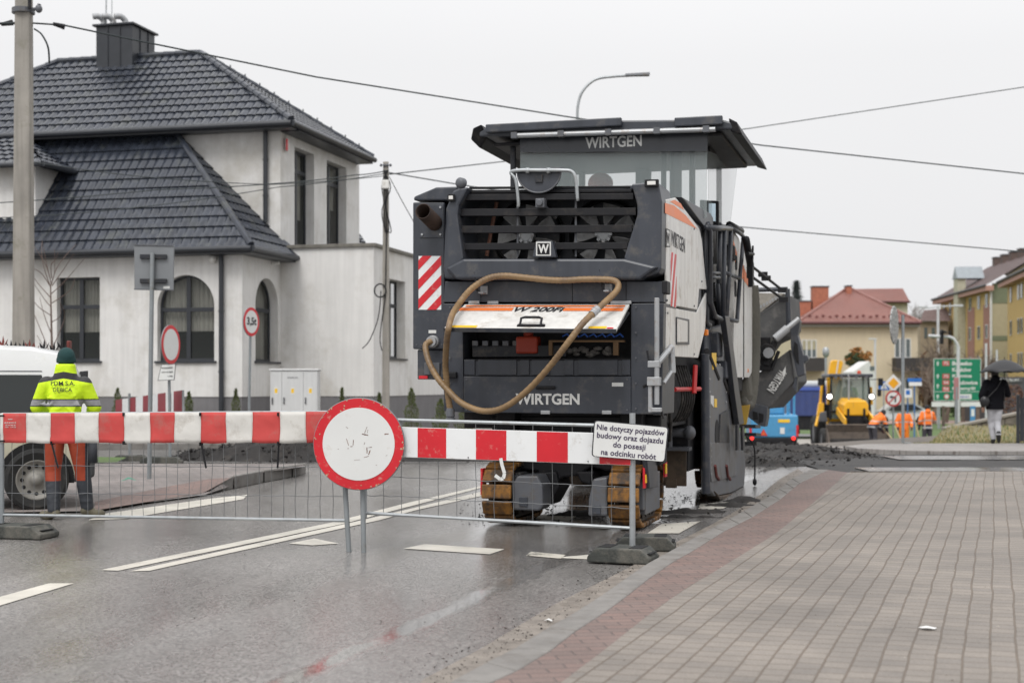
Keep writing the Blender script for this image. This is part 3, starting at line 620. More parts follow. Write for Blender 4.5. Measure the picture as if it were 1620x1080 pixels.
# open white tool box door
T0, T1, B1, B0 = a(735,481,-.03), a(996,481,-.03), a(975,521,-.58), a(702,519,-.58)
nrm = (T1-T0).cross(B0-T0).normalized(); nrm = nrm if nrm.z > 0 else -nrm
def D(s, t, h=0): return T0.lerp(T1, s).lerp(B0.lerp(B1, s), t)+nrm*h
td = MB().prism([D(0,0),D(1,0),D(1,1),D(0,1)], -nrm*.028).build('tool_box_door', WHT, mm_, bevel=.006)
def dq(s0, s1, t0, t1, name, m, h=.003): return MB().prism([D(s0,t0,h),D(s1,t0,h),D(s1,t1,h),D(s0,t1,h)], nrm*.002).build(name, m, td)
dq(.02,.98,.06,.12,'orange_stripe',ORG); dq(.0,.325,.17,.29,'orange_stripe',ORG); dq(.63,.98,.17,.29,'orange_stripe',ORG)
dq(.02,.19,.9,.98,'sticker',YEL); dq(.84,.94,.9,.98,'sticker',YEL); dq(.945,.98,.94,.98,'sticker',RED)
MB().prism([D(0,1,.004),D(1,1,.004),D(1,1,-.034),D(0,1,-.034)], (D(0,1)-D(0,.965))*.35).build('door_edge', DG, td)
tx = text('model_lettering', 'W 200Fi', D(.485,.235,.004), T1-T0, D(.5,0)-D(.5,1), .115, TEXTK, td, width=.49, bold=.02, sh=.25)
hn = MB(); hn.tube([D(.44,.9,.01), D(.44,.8,.055), D(.46,.78,.06), D(.54,.78,.06), D(.56,.8,.055), D(.56,.9,.01)], .012, 8); hn.prism([D(.425,.93,.003),D(.585,.93,.003),D(.585,.87,.003),D(.425,.87,.003)], nrm*.012)
hn.build('handle', BLK, td)
st = MB(); st.tube([a(994,495,-.05), a(977,520,-.5)], .014, 8); st.build('gas_strut', DG2, td)
# the suction hose looped over the tail
z6 = lambda x, y: (640+x/3.857, 420+y/3.857)
hp = [(162,462,-.08),(128,490,-.13),(150,590,-.2),(205,690,-.25),(270,765,-.28),(340,832,-.32),(420,872,-.36),(500,888,-.4),(590,872,-.46),(690,812,-.53),(800,712,-.6),(900,598,-.68),(960,520,-.72),(1020,440,-.72),(1090,350,-.66),(1160,282,-.5),(1232,215,-.35),(1290,160,-.22),(1305,118,-.18),(1280,92,-.17),(1220,85,-.17),(1100,84,-.18),(980,90,-.19),(880,88,-.19),(750,75,-.19),(620,63,-.18),(540,70,-.18),(470,98,-.19),(400,150,-.21),(340,222,-.25),(292,300,-.5),(268,385,-.66),(256,480,-.5),(250,600,-.32),(256,700,-.25),(266,800,-.22),(280,888,-.2)]
hpts = catmull([a(*z6(x, y), v) for x, y, v in hp], 16)
HOSE = mat('tan_hose', (.235,.15,.072), .5, var=.25, scale=3, dirt=((.12,.075,.045), .5), dscale=4)
hose = MB().tube(hpts, [.0305 if k % 4 < 2 else .0288 for k in range(len(hpts))], 12).build('suction_hose', HOSE, mm_, smooth=True)
e = hpts[-1]; ec = MB(); ec.lathe([(.036,.03),(.042,0),(.042,-.05),(.034,-.06),(.05,-.07),(.05,-.10),(.036,-.105)], e, Z3, 16); ec.build('hose_coupling', GREYP, hose, smooth='auto')
s_ = hpts[0]; ec = MB(); ec.lathe([(.06,-.0),(.06,-.05),(.05,-.06),(.05,-.10)], s_+Y3*.09, Y3, 16); ec.build('hose_socket', LGREY, mm_)
k_ = 15*16; cl_ = MB(); dd = (hpts[k_+1]-hpts[k_-1]).normalized(); cl_.lathe([(.038,-.05),(.04,-.045),(.036,-.02),(.04,0),(.036,.02),(.04,.045),(.038,.05)], hpts[k_], dd, 14); cl_.build('hose_clamp', LGREY, hose)
for x, y in ((766,459),(963,456)):
    bk = MB(); p = a(x, y, -.02); bk.obox(p, (.07,.02,.08)); bk.obox(p+Vector((0,-.06,-.03)), (.05,.12,.012)); bk.build('hose_bracket', LGREY, mm_)
    MB().tube([p+Vector((-.03,-.12,-.02)), p+Vector((-.06,-.13,.17))], .012, 6).build('bracket_pin', BLK, mm_)
tp = MB(); tp.obox(a(684,583,.02), (.16,.04,.12)); tp.cyl(a(682,585,.0), a(682,585,-.04), .03, n=12); tp.build('tap_fitting', GREYP, mm_, bevel=.005)
MB().obox(a(716,593,-.02), (.09,.06,.06)).build('pipe_clamp', BLK, mm_, bevel=.01)
# grey jack tube and linkage on the tail's right
jk = MB(); jk.tube([a(1039,471,-.14), a(1039,640,-.14)], .024, 12); jk.obox(a(1035,576,-.12), (.11,.09,.06)); jk.obox(a(1035,603,-.13), (.12,.10,.08)); jk.obox(a(1029,628,-.13), (.035,.06,.28))
jk.obox(a(1039,648,-.14), (.09,.07,.04)); jk.tube([a(1040,575,-.1), a(1056,556,0), a(1062,548,.1)], .03, 6); jk.tube([a(1062,548,.1), a(1064,590,.1)], .035, 6); jk.tube([a(1050,606,-.05), a(1064,585,.1)], .02, 6)
jk.build('jack_tube', LGREY, mm_, bevel=.005)
sk = MB(); sk.tube([a(1024,555,-.05), a(1027,572,-.1)], .01, 6); sk.tube([a(1045,645,-.1), a(1050,662,-.1)], .012, 6); sk.tube([a(1018,612,-.08), a(1026,608,-.1)], .014, 6); sk.build('pins', BLK, mm_)
# seams, bolt heads and vents of the tail
sm3 = MB()
for x in (760, 905, 990): sm3.prism([a(x,444,-.013), a(x+1,444,-.013), a(x+1,478,-.013), a(x,478,-.013)], (0,.004,0))
sm3.build('panel_seam', VOID, mm_)
bh3 = MB()
for x, y in [(738,600),(738,648),(992,600),(992,648),(870,600)]+[(712,486+k*40) for k in range(5)]+[(1006,486+k*40) for k in range(5)]: p = a(x, y, -.014); bh3.cyl(p, p-Y3*.008, .009, n=6)
for k in range(6): p = a(659+k*8, 545, -.002); bh3.cyl(p, p-Y3*.006, .008, n=6)
bh3.build('bolt_heads', GREYP, mm_)
bt2 = MB()
for x, y in ((1055,475),(1098,484),(1110,445),(1098,362),(1056,555),(1098,560),(1056,495)): p = sd(x, y, 1.256); bt2.cyl(p, p+X3*.008, .012, n=6)
bt2.build('panel_screws', GREYP, mm_)
# right side: white panels with orange flashes
WP = up([(1051,481),(1051,316),(1066,313),(1103,361),(1107,378),(1113,439),(1115.5,458),(1103,457),(1100,490)], 1.232, .022).build('side_panel', WHT, mm_, bevel=.006)
up([(1052,337),(1052,321),(1066,325),(1085,341),(1102,362)], 1.2545, .002).build('orange_flash', ORG, WP)
up([(1060,319),(1067,316.5),(1077,322),(1082,332)], 1.2545, .002).build('orange_flash', ORG, WP)
def utext(name, body, px, py, h, wd, m, u, parent, flip=False):
    c = sd(px, py, u); return text(name, body, c, Y3 if not flip else -Y3, Z3 if not flip else -Z3, h, m, parent, width=wd, bold=.008)
c0, c1 = sd(1062,382,1.256), sd(1084,386,1.256); utext('maker_lettering', 'WIRTGEN', 1073, 382.5, .15, (c1-c0).y, TEXTK, 1.256, WP)
lg = up([(1054,391),(1054,361),(1060,364),(1060,391)], 1.2545, .002).build('logo_block', TEXTK, WP); up([(1055,389),(1055,363.5),(1059,365.5),(1059,389)], 1.257, .002).build('logo_field', TEXTW, lg)
utext('logo_letter', 'W', 1057, 377, .10, .13, TEXTK, 1.261, lg)
c0, c1, c2, c3 = sd(1061,484,1.256), sd(1070,485,1.256), sd(1070,400,1.256), sd(1061,398,1.256)
hazard(mm_, c0, Vector((c0.x, c1.y, c0.z)), Vector((c0.x, c1.y, c3.z)), c3, 3, off=Vector((.004,0,0)), slope=2.0)
lo = up([(1051,563),(1051,485),(1100,494),(1116,461),(1113,520),(1102,566)], 1.232, .018).build('lower_side_panel', WHT, mm_, bevel=.006)
up([(1069,545),(1069,501),(1089,505),(1089,545)], 1.251, .012).build('hatch_frame', DG, lo, bevel=.004); up([(1071,541),(1071,504),(1087,508),(1087,541)], 1.264, .006).build('hatch', WHT, lo, bevel=.004)
MB().obox(sd(1054,455,1.28), (.05,.2,.12)).build('latch', BLK, mm_, bevel=.01)
# grey shoulder between hood and platform
up([(1066,312),(1113,338),(1117,345),(1116,400),(1107,375),(1103,360)], 1.16, .085).build('hood_shoulder', DG, mm_, bevel=.01)
# core of the machine
co = MB(); co.box(-.9, 1.05, .56, 7.0, .95, 2.2); co.box(-.75, 1.15, 2.57, 2.75, 2.2, 2.9); co.box(-1.15, 1.16, 5.0, 7.05, 1.3, 2.7); co.box(-1.15, .9, 2.75, 5.0, 1.6, 2.15)
co.build('chassis', BLK, mm_, bevel=.01)
# front white housing
fp_ = up([(1151,597),(1152,366),(1159,376),(1176,420),(1187,455),(1186,580),(1176,597)], 1.17, .08).build('front_side_panel', WHT, mm_, bevel=.006)
up([(1160,405),(1160,380),(1166,400),(1166,425)], 1.2525, .002).build('orange_flash', ORG, fp_); up([(1173,438),(1173,412),(1185,444),(1185,455)], 1.2525, .002).build('orange_flash', ORG, fp_)
MB().box(-1.2, 1.165, 5.2, 7.0, 2.3, 2.95).build('front_hood', WHT, mm_, bevel=.03)
MB().tube([sd(1176.5,420,1.255), sd(1176.5,597,1.255)], .008, 4).build('panel_gap', BLK, fp_)
# operator platform, glass, console, seat
GL = glassy('cab_glass', (.35,.40,.40), .04, alpha=.30)
ws = MB().prism([a(823,240,2.65), a(1119,238,2.65), a(1118,345,2.65), a(1060,345,2.65), a(823,345,2.65)], (0,.008,0)).build('rear_window', GL, mm_)
bnd = vp([(823,241),(822,209),(1120,202),(1119,239)], 2.60, .03).build('window_band', mat('dark_tinted_band', (.035,.038,.045), .25), mm_)
text('maker_lettering', 'WIRTGEN', a(970.5,224.5,2.595), X3, Z3, .128, TEXTW, bnd, width=a(1015,224,2.6).x-a(926,224,2.6).x, bold=.02)
up([(1120,238),(1168,259),(1166,262),(1155,352),(1138,355),(1120,335)], 1.2, .008).build('side_window', GL, mm_)
up([(1119,200),(1171,243),(1168,262),(1119,240)], 1.19, .03).build('side_window_band', BLK, mm_)
for x in (906, 921): MB().tube([a(x,205,4.9), a(x,345,4.9)], .045, 6).build('cab_post', GREYP, mm_)
for x, w_ in ((1050,.04),(1069,.09)): MB().tube([a(x,210,3.4), a(x,345,3.4)], w_*.8, 8).build('cab_post', GREYP, mm_)
MB().tube([a(864,240,4.9), a(1050,230,4.9)], .06, 8).build('cab_rail', DG2, mm_)
MB().obox(a(888,262,4.9), (.28,.08,.62)).build('cab_panel', DG2, mm_, bevel=.02)
MB().obox(a(1018,275,4.9), (.2,.08,.5)).build('cab_panel', DG2, mm_, bevel=.02)
MB().ell(a(950,291,4.0), .16, .14, .14, 16, 10).build('red_seat_headrest', mat('red_vinyl', (.45,.05,.03), .5), mm_, smooth=True)
st_ = MB(); c = a(950,310,4.0); st_.obox(c-Z3*.35, (.45,.14,.8)); st_.obox(c+Vector((0,.3,-.7)), (.5,.5,.14)); st_.cyl(c+Vector((0,.3,-.8)), (c.x, c.y+.3, 2.1), .08); st_.build('operator_seat', BLK, mm_, bevel=.04)
# canopy
zr = 4.36; rf = MB()
rf.prism([(-1.34,2.5,zr-.04),(-1.25,2.5,zr+.01),(0,2.5,zr+.02),(1.46,2.5,zr-.04),(1.58,2.5,zr-.08),(1.58,2.5,zr-.16),(-1.34,2.5,zr-.10)], (0,2.75,0))
canopy = rf.build('canopy', DG, mm_, bevel=.02)
cs = MB(); cs.prism([(-1.45,2.52,zr-.12),(-1.41,2.48,zr+.00),(-1.30,2.46,zr+.035),(-1.26,2.55,zr-.10),(-1.36,2.6,zr-.22)], (0,2.6,0)); cs.build('canopy_side', BLK, canopy, bevel=.015); cs = MB(); cs.prism([(1.54,2.49,zr-.03),(1.63,2.49,zr-.08),(1.69,2.52,zr-.22),(1.56,2.52,zr-.18)], (0,2.7,0))
cs.build('canopy_side', BLK, canopy, bevel=.015)
pn = MB(); pn.box(-1.24, .35, 2.42, 2.49, zr-.07, zr+.025); pn.box(.95, 1.48, 2.42, 2.49, zr-.11, zr-.01); pn.build('canopy_rear_panel', DG, canopy, bevel=.012)
cr_ = MB(); cr_.tube([(-.92,2.46,zr-.115), (1.40,2.46,zr-.155)], .03, 10); cr_.build('canopy_rail', LGREY, canopy)
for k in range(5): MB().obox((-.9+k*.55, 2.46, zr-.115-k*.009), (.07,.08,.07)).build('rail_clip', GREYP, canopy)
MB().box(-1.2, 1.45, 2.6, 5.1, zr-.20, zr-.161).build('canopy_ceiling', BLK, canopy, bevel=.02)
ca = MB()
for u in (-1.0, 1.1):
    for v in (2.75, 5.0): ca.tube([(u, v, 2.1), (u, v, zr-.15)], .035, 8)
ca.build('canopy_posts', DG2, mm_)
# monitor, ladder, platform rails
mo = up([(1107,317),(1136,318),(1135,357),(1107,352)], 1.12, .05).build('monitor', BLK, mm_, bevel=.01)
MB().box(.99, 1.06, 3.7, 3.76, 3.1, 3.4)
mo2 = vp([(1107,352),(1107,316),(1137,318),(1137,358)], 3.6, .05).build('monitor_screen_case', BLK, mm_, bevel=.01)
SCR = emis('lit_screen', (.45,.55,.62), .55)
vp([(1111,349),(1111,321),(1132,322),(1132,350)], 3.592, .006).build('screen', SCR, mo2)
up([(1114,520),(1116,352),(1158,360),(1161,420),(1153,440),(1160,460),(1150,520)], .95, .05).build('platform_wall', BLK, mm_)
ld = MB()
def ut(pts, r, u=1.30, mb=None): (mb or ld).tube([sd(x, y, u) for x, y in pts], r, 8)
ut([(1153,358),(1171,369),(1176,374),(1174,400),(1171,434),(1166,508),(1149,504)], .028); ut([(1120,354),(1123,366),(1124,478),(1131,500),(1144,506)], .03)
ut([(1116,362),(1117,510),(1122,515)], .035, 1.24); ut([(1139,354),(1137,448)], .03, 1.26); ut([(1146,363),(1144,508)], .03); ut([(1156,363),(1154,430),(1149,502)], .03)
ut([(1118,360),(1156,362)], .035); ut([(1125,439),(1138,439)], .02); ut([(1125,432),(1138,432)], .018); ut([(1147,431),(1171,441)], .025); ut([(1127,474),(1164,470)], .022, 1.1); ut([(1135,448),(1139,500)], .03, 1.2)
ld.build('handrail', DG, mm_, smooth=True)
lm = MB(); ut([(1154,356),(1172,366)], .05, 1.28, lm); lm.build('rail_pad', BLK, mm_, smooth=True)
lk = MB()
for p_ in ((1119,395),(1155,400),(1158,415),(1157,457),(1140,462)): lk.obox(sd(*p_, 1.2), (.12,.22,.22))
lk.build('control_boxes', BLK, mm_, bevel=.03)
sb_ = up([(1138,500),(1145,500),(1153,560),(1160,611),(1169,670),(1161,672),(1153,618),(1147,565)], 1.28, .07).build('ladder_stile', DG, mm_, bevel=.008)
sp_ = MB()
for (x0, x1, y0, y1) in ((1163,1172,671,676),(1164,1173,684,689),(1165,1174,698,704)): up([(x0,y1),(x0,y0),(x1,y0+1),(x1,y1+1)], 1.12, .28).build('step', DG2, mm_)
up([(1163,712),(1163,671),(1166,671),(1166,712)], 1.36, .03).build('step_frame', DG2, mm_); up([(1172,712),(1171,674),(1174,674),(1175,712)], 1.36, .03).build('step_frame', DG2, mm_)
# wing mirror and stay wires
mr = MB(); ut([(1180,378),(1183,395),(1187,418),(1187,440)], .05, 1.4, mr); mr.build('mirror', BLK, mm_, smooth=True)
m2_ = MB(); ut([(1191,389),(1190,432)], .014, 1.45, m2_); ut([(1183,401),(1192,402)], .02, 1.45, m2_); m2_.obox(sd(1188,438,1.45), (.06,.14,.26)); m2_.build('mirror_arm', BLK, mm_)
# drum housing, hydraulics, side plate
dm_ = MB(); dm_.box(-1.1, 1.08, 2.6, 4.7, .42, 1.5)
drum = dm_.build('drum_housing', BLK, mm_, bevel=.01)
SCRP = mat('scraped_brown_steel', (.09,.065,.045), .7, .2, var=.5, dirt=((.03,.025,.02), .5))
sc = MB(); sc.box(-1.1, 1.06, 2.54, 2.6, .26, .66)
for k in range(8): sc.box(-1.05+k*.27, -.93+k*.27, 2.50, 2.54, .24, .34)
sc.build('scraper_blade', SCRP, drum)
hy = MB(); hy.tube([(.70,2.45,.86),(1.12,2.45,.86)], .05, 12); hy.box(.6, 1.12, 2.38, 2.6, .66, .70); hy.tube([(.9,2.42,.7),(.9,2.42,1.5)], .03, 10)
hy.obox((.9,2.4,1.23), (.11,.05,.05)); hy.obox((.9,2.4,.98), (.11,.05,.05)); hy.ell((1.12,2.42,.86), .07, .07, .08)
hy.build('lift_cylinder', GREYP, drum, smooth='auto')
tk = MB(); tk.lathe([(.12,0),(.13,.02),(.13,.28),(.11,.31)], (.98,.95,1.24), Z3, 20); tk.build('filter_housing', DG, mm_, smooth='auto')
ps = MB(); ps.tube([(1.12,.9,1.38),(1.12,.9,1.05),(1.0,.95,.95),(.9,1.1,1.2)], .02, 8); ps.tube([(1.05,1.3,1.45),(1.08,1.4,1.0),(1.0,1.8,.8)], .022, 8); ps.tube([(.85,.7,1.2),(.9,.75,.95),(.85,1.2,1.0)], .018, 8)
for k in range(6): ps.tube(catmull([(1.1,1.5+k*.16,1.6),(1.18,1.55+k*.16,1.25),(1.05,1.7+k*.16,1.0),(.9,1.9+k*.1,1.2)], 5), .014, 6)
ps.build('hydraulic_hoses', RUBR, mm_, smooth=True)
rd = MB(); rd.tube([sd(1067,616,1.2), sd(1107,615,1.25)], .024, 10); rd.tube([sd(1100,578,1.27), sd(1098,622,1.27)], .026, 8); rd.build('red_lever', mat('red_paint', (.42,.015,.015), .45, var=.2), mm_, smooth='auto')
SP = up([(1108,566),(1150,590),(1154,655),(1165,700),(1169,735),(1167,768),(1145,779),(1119,784),(1109,772)], 1.17, .09).build('side_plate', GREYP, mm_, bevel=.01)
MB().tube([sd(1115,560,1.27), sd(1117,780,1.27)], .05, 12).build('guide_post', DG, SP, smooth='auto')
up([(1110,776),(1119,784),(1145,779),(1168,767),(1167,774),(1146,786),(1118,790)], 1.12, .16).build('skid', SCRP, SP, bevel=.01)
hz = MB(); cH = sd(1134,686,1.262); hz.prism([cH+Vector((0, .16*math.cos(t), .17*math.sin(t))) for t in [k*math.pi/10 for k in range(20)]], (.004,0,0)); hz.build('access_hole', VOID, SP)  # raised black oval, shade of the hole painted on
up([(1124,638),(1124,625),(1129,626),(1129,644)], 1.262, .003).build('sticker', TEXTW, SP); up([(1130,644),(1130,630),(1134,631),(1134,644)], 1.262, .003).build('sticker', YEL, SP)
up([(1127,585),(1126,558),(1133,558),(1133,580)], 1.262, .003).build('sticker', YEL, SP); up([(1155,727),(1155,710),(1158,712),(1158,727)], 1.262, .003).build('sticker', YEL, SP)
up([(1122,742),(1121,700),(1150,700),(1163,712),(1164,752),(1124,762)], 1.262, .014).build('wear_plate', mat('worn_grey_plate', (.125,.128,.135), .45, .2, var=.2, dirt=((.07,.055,.04), .5)), SP, bevel=.004)
bt3 = MB()
for x, y in [(1124,704+k*9) for k in range(6)]+[(1138+k*8,577+k*2) for k in range(2)]+[(1148,620+k*16) for k in range(4)]+[(1122,600+k*20) for k in range(4)]: p = sd(x, y, 1.264); bt3.cyl(p, p+X3*.014, .014, n=6)
bt3.build('plate_bolts', LGREY, SP)
up([(1136,700),(1138,655),(1150,648),(1152,700)], 1.262, .02).build('hydraulic_cover', DG2, SP, bevel=.005)
for x in (1131, 1149): rc = MB(); ut([(x,736),(x+2,752),(x+6,758)], .02, 1.285, rc); rc.build('lifting_eye', mat('faded_red_paint', (.13,.03,.025), .6, var=.3), SP)
ub = MB(); up([(1108,566),(1109,520),(1150,510),(1152,590),(1150,592)], 1.1, .06, ub); ub.obox(sd(1141,585,1.2), (.2,.5,.22)); ub.obox(sd(1127,545,1.15), (.2,.4,.3))
ub.build('side_gearbox', DG, mm_, bevel=.02)
MB().obox(sd(1117,526,1.25), (.05,.07,.07)).build('amber_lamp', ORL, mm_, bevel=.01)
dg_ = MB(); ut([(1118,555),(1135,598)], .035, 1.25, dg_); ut([(1143,600),(1150,620)], .04, 1.25, dg_); dg_.build('diagonal_link', BLK, mm_)
# crawler tracks
PAD = mat('rusty_yellow_pads', (.24,.105,.014), .6, .2, var=.5, scale=7, dirt=((.035,.024,.017), .95), dscale=5)
CHN = mat('greasy_chain', (.045,.033,.025), .6, .4, var=.5, scale=12)
def make_track():
    """track unit: local x across (0..0.3), y along (0..1.4), z up"""
    L, H, r = 1.40, .60, .30; root = MB(); per = []
    n = 40
    def path(s):
        st = L-2*r; arc = math.pi*r; tot = 2*st+2*arc; s %= tot
        if s < st: return Vector((0, r+s, .0)), 0.0
        s -= st
        if s < arc: t = s/r; return Vector((0, r+st+r*math.sin(t), r-r*math.cos(t))), t
        s -= arc
        if s < st: return Vector((0, r+st-s, 2*r)), math.pi
        s -= st; t = s/r; return Vector((0, r-r*math.sin(t), r+r*math.cos(t))), math.pi+t
    tot = 2*(L-2*r)+2*math.pi*r; N = 20
    for k in range(N):
        p, t = path(tot*k/N+.02); Rm = Matrix.Rotation(t, 3, 'X'); s = tot/N*.80
        root.obox(p+Vector((.15,0,0))+Rm@Vector((0,0,.0225)), (.30, s, .045), Rm)
    o = root.build('crawler_track', PAD, None, bevel=.012)
    ch = MB(); pts = [path(tot*k/48)[0]+Vector((.15,0,0)) for k in range(48)]; c0_ = Vector((.15, L/2, H/2))
    ring_in = []
    for sx in (.06, .20):
        vs = [];
        for p in pts:
            d = (c0_-p); d.x = 0; i_ = p+d.normalized()*.045; i2 = p+d.normalized()*.11
            vs.append([Vector((sx, i_.y, i_.z)), Vector((sx+.04, i_.y, i_.z)), Vector((sx+.04, i2.y, i2.z)), Vector((sx, i2.y, i2.z))])
        ch.loft(vs, cap=False, closed=True)
    ch.build('chain', CHN, o)
    wl = MB(); wl.lathe([(.17,.06),(.19,.07),(.19,.23),(.17,.24)], (0,.30,.30), X3, 24); wl.lathe([(.17,.06),(.19,.07),(.19,.23),(.17,.24)], (0,1.10,.30), X3, 24)
    for y in (.5,.7,.9): wl.lathe([(.07,.05),(.07,.25)], (0,y,.14), X3, 14)
    wl.build('wheels', CHN, o, smooth='auto')
    fr_ = MB(); fr_.box(.08, .30, .25, 1.15, .17, .48); fr_.box(.24, .31, .32, 1.10, .12, .50); fr_.build('track_frame', GREYP, o, bevel=.01)
    return o
tr = make_track(); tr.parent = mm_; tr.location = (.72, -.05, .02)
def put_track(loc):
    r = tr.copy(); col.objects.link(r); r.location = loc
    for ch in tr.children: c = ch.copy(); col.objects.link(c); c.parent = r
for loc in ((-.56,.05,.02), (.72,5.4,.02), (-1.0,5.4,.02)): put_track(loc)
vp([(811,806),(811,765),(818,752),(850,752),(858,768),(859,800),(853,808)], .12, .35).build('motor_cover', GREYP, mm_, bevel=.02)
vp([(930,816),(931,790),(938,757),(960,754),(961,816)], .0, .35).build('motor_cover', GREYP, mm_, bevel=.02)
for pts, v in (([(821,800),(821,786),(834,786),(834,801)], .105), ([(936,812),(936,799),(950,799),(950,813)], -.015)): vp(pts, v, .014).build('cover_plate', DG, mm_, bevel=.003)
ch_ = MB(); vp([(775,657),(1046,657),(1046,735),(1000,742),(960,745),(935,738),(915,752),(890,755),(862,775),(850,745),(785,738)], .55, .35, ch_)
ch_.box(-.5, -.3, .35, .75, .4, 1.2); ch_.box(.76, .98, .35, .75, .4, 1.2); ch_.box(.3, .62, .9, 2.4, .45, 1.0)
vp([(835,748),(880,745),(885,770),(868,800),(845,800)], .5, .5, ch_); vp([(910,745),(940,745),(935,768),(918,762)], .5, .6, ch_)
ch_.build('rear_axle', BLK, mm_, bevel=.02)
up([(1013,700),(1030,702),(1034,770),(1020,772)], 1.035, .05).build('track_leg', DG, mm_, bevel=.01)
MB().obox((1.045,.12,.52), (.02,.07,.22)).build('track_guard', RED, mm_); MB().obox((1.06,.12,.50), (.012,.04,.08)).build('reflector', YEL, mm_)
MB().obox((1.045,1.28,.52), (.02,.12,.15)).build('track_guard', RED, mm_); MB().obox((1.06,1.24,.53), (.012,.06,.10)).build('reflector', YEL, mm_); MB().obox((-.575,.18,.44), (.02,.14,.26)).build('track_guard', RED, mm_)
up([(1063,655),(1046,640),(1046,700),(1060,712)], .6, .3).build('rear_frame', DG2, mm_)
# big folded conveyor at the front
CVS = mat('dark_grey_canvas', (.075,.075,.075), .75, var=.2, bump=.4, bscale=14, dirt=((.16,.15,.14), .35), dscale=4)
def cv(pts, Y, d, name, m, par=mm_, bevel=.0, mb=None):
    mb = mb or MB(); mb.prism([M.atY(x, y, Y) for x, y in pts], M._loc(M.o+Vector((d*.35, d, 0)))-M._loc(M.o)); return mb.build(name, m, par, bevel=bevel)
hop = cv([(1186,520),(1187,488),(1200,497),(1245,466),(1248,520),(1236,530),(1215,540),(1200,560),(1186,560)], 21.6, 1.3, 'conveyor_cover', CVS, bevel=.02)
cv([(1186,490),(1186,463),(1240,464),(1202,495)], 22.2, .9, 'belt_inside', mat('dusty_belt', (.26,.24,.21), .9, var=.3, scale=8), hop)
fr_ = MB(); T = lambda x, y, Y: M.atY(x, y, Y)
fr_.tube([T(1184,459,21.6), T(1246,457,21.6)], .035, 8); fr_.tube([T(1246,457,21.6), T(1248,515,21.6)], .04, 6); fr_.build('conveyor_frame', DG, mm_)
tee = MB()
for k in range(9): tee.obox(T(1195+k*4.6, 490-k*2.6, 21.55), (.03,.03,.05))
tee.build('cover_hooks', LGREY, hop)
belly = cv([(1200,590),(1250,552),(1256,604),(1216,647),(1193,640),(1196,612)], 21.4, 1.4, 'folded_belt_box', CVS, bevel=.02)
e1 = (T(1241,583,21.35)-T(1222,612,21.35)); ctr = T(1231.5,600,21.33)
text('maker_lettering', 'WIRTGEN', T(1229,603,21.37), T(1222,612,21.37)-T(1241,583,21.37), (T(1222,612,21.37)-T(1241,583,21.37)).cross(Vector((-.27,.96,0))), .13, TEXTW, belly, width=.36, bold=.02)
lg2 = cv([(1238,588),(1243,579),(1243,590),(1239,598)], 21.36, .004, 'logo_block', TEXTW, belly)
yk = cv([(1183,659),(1184,645),(1190,637),(1214,643),(1213,660),(1210,675),(1201,673)], 21.3, .25, 'discharge_yoke', DG, bevel=.01)
for pts in ([(1192,663),(1191,650),(1198,652),(1199,664)], [(1201,669),(1201,653),(1208,655),(1207,667)]): cv(pts, 21.28, .02, 'yoke_hole', VOID, yk)  # flat black patches paint the shade of the yoke openings
arm = cv([(1251,550),(1250,520),(1262,503),(1266,508),(1262,530),(1270,560),(1273,592),(1262,596),(1256,570)], 21.3, .18, 'folding_arm', DG, bevel=.01)
cv([(1264,560),(1277,562),(1279,568),(1272,575),(1272,593),(1266,592)], 21.35, .15, 'arm_tip', DG, arm, bevel=.01)
cv([(1258,596),(1262,596),(1260,620),(1254,612)], 21.4, .1, 'hook', DG, arm); cv([(1255,556),(1257,540),(1262,545),(1264,575),(1260,572)], 21.28, .02, 'arm_hole', VOID, arm)  # arm opening is a black patch, its shade painted on
cy = MB(); cy.tube([T(1226,536,21.2), T(1246,519,21.2)], .062, 12); cy.tube([T(1246,519,21.2), T(1264,504,21.2)], .04, 12); cy.build('hydraulic_cylinder', LGREY, mm_, smooth='auto')
lk_ = MB(); lk_.obox(T(1205,560,21.5), (.3,.4,.5)); lk_.tube([T(1212,578,21.3), T(1226,540,21.3)], .05, 8); lk_.tube([T(1220,585,21.3), T(1232,555,21.3)], .03, 8); lk_.lathe([(.12,0),(.12,.12)], T(1213,556,21.2), Y3, 16); lk_.build('slewing_mechanism', BLK, mm_, bevel=.01)
MB().lathe([(.07,0),(.08,.02)], T(1216,558,21.18), -Y3, 12).build('pulley', LGREY, mm_)
wr = MB()
for A, B in (((1188,420,19.5),(1238,459,21.6)), ((1190,438,19.5),(1240,474,21.6))): wr.tube([T(*A), T(*B)], .02, 6)
for p_ in ((1207,434),(1212,440),(1238,459),(1240,474)): wr.obox(T(*p_, 20.6), (.13,.08,.07))
wr.build('stay_rod', BLK, mm_)
DUCT = mat('olive_grey_duct', (.085,.08,.065), .7, var=.15, bump=.5, bscale=25, dirt=((.13,.12,.1), .4))
du = MB(); dp = catmull([T(1190,452,20.6), T(1193,500,20.6), T(1193,560,20.6), T(1190,610,20.5), T(1184,640,20.4), T(1172,634,20.2)], 10)
du.tube(dp, [.088+(.004 if k % 2 else 0) for k in range(len(dp))], 14); du.build('dust_duct', DUCT, mm_, smooth=True)
cv([(1176,596),(1184,590),(1188,625),(1184,640),(1170,640),(1168,610)], 20.2, .3, 'duct_elbow', DUCT, bevel=.06)
cv([(1169,642),(1186,640),(1181,668),(1175,684),(1172,672)], 20.1, .05, 'yellow_curtain', mat('yellow_rubber', (.42,.26,.03), .6, var=.2), bevel=.005)
MB().obox(T(1181.5,586,20), (.05,.05,.05)).build('amber_lamp', ORL, mm_, bevel=.01)
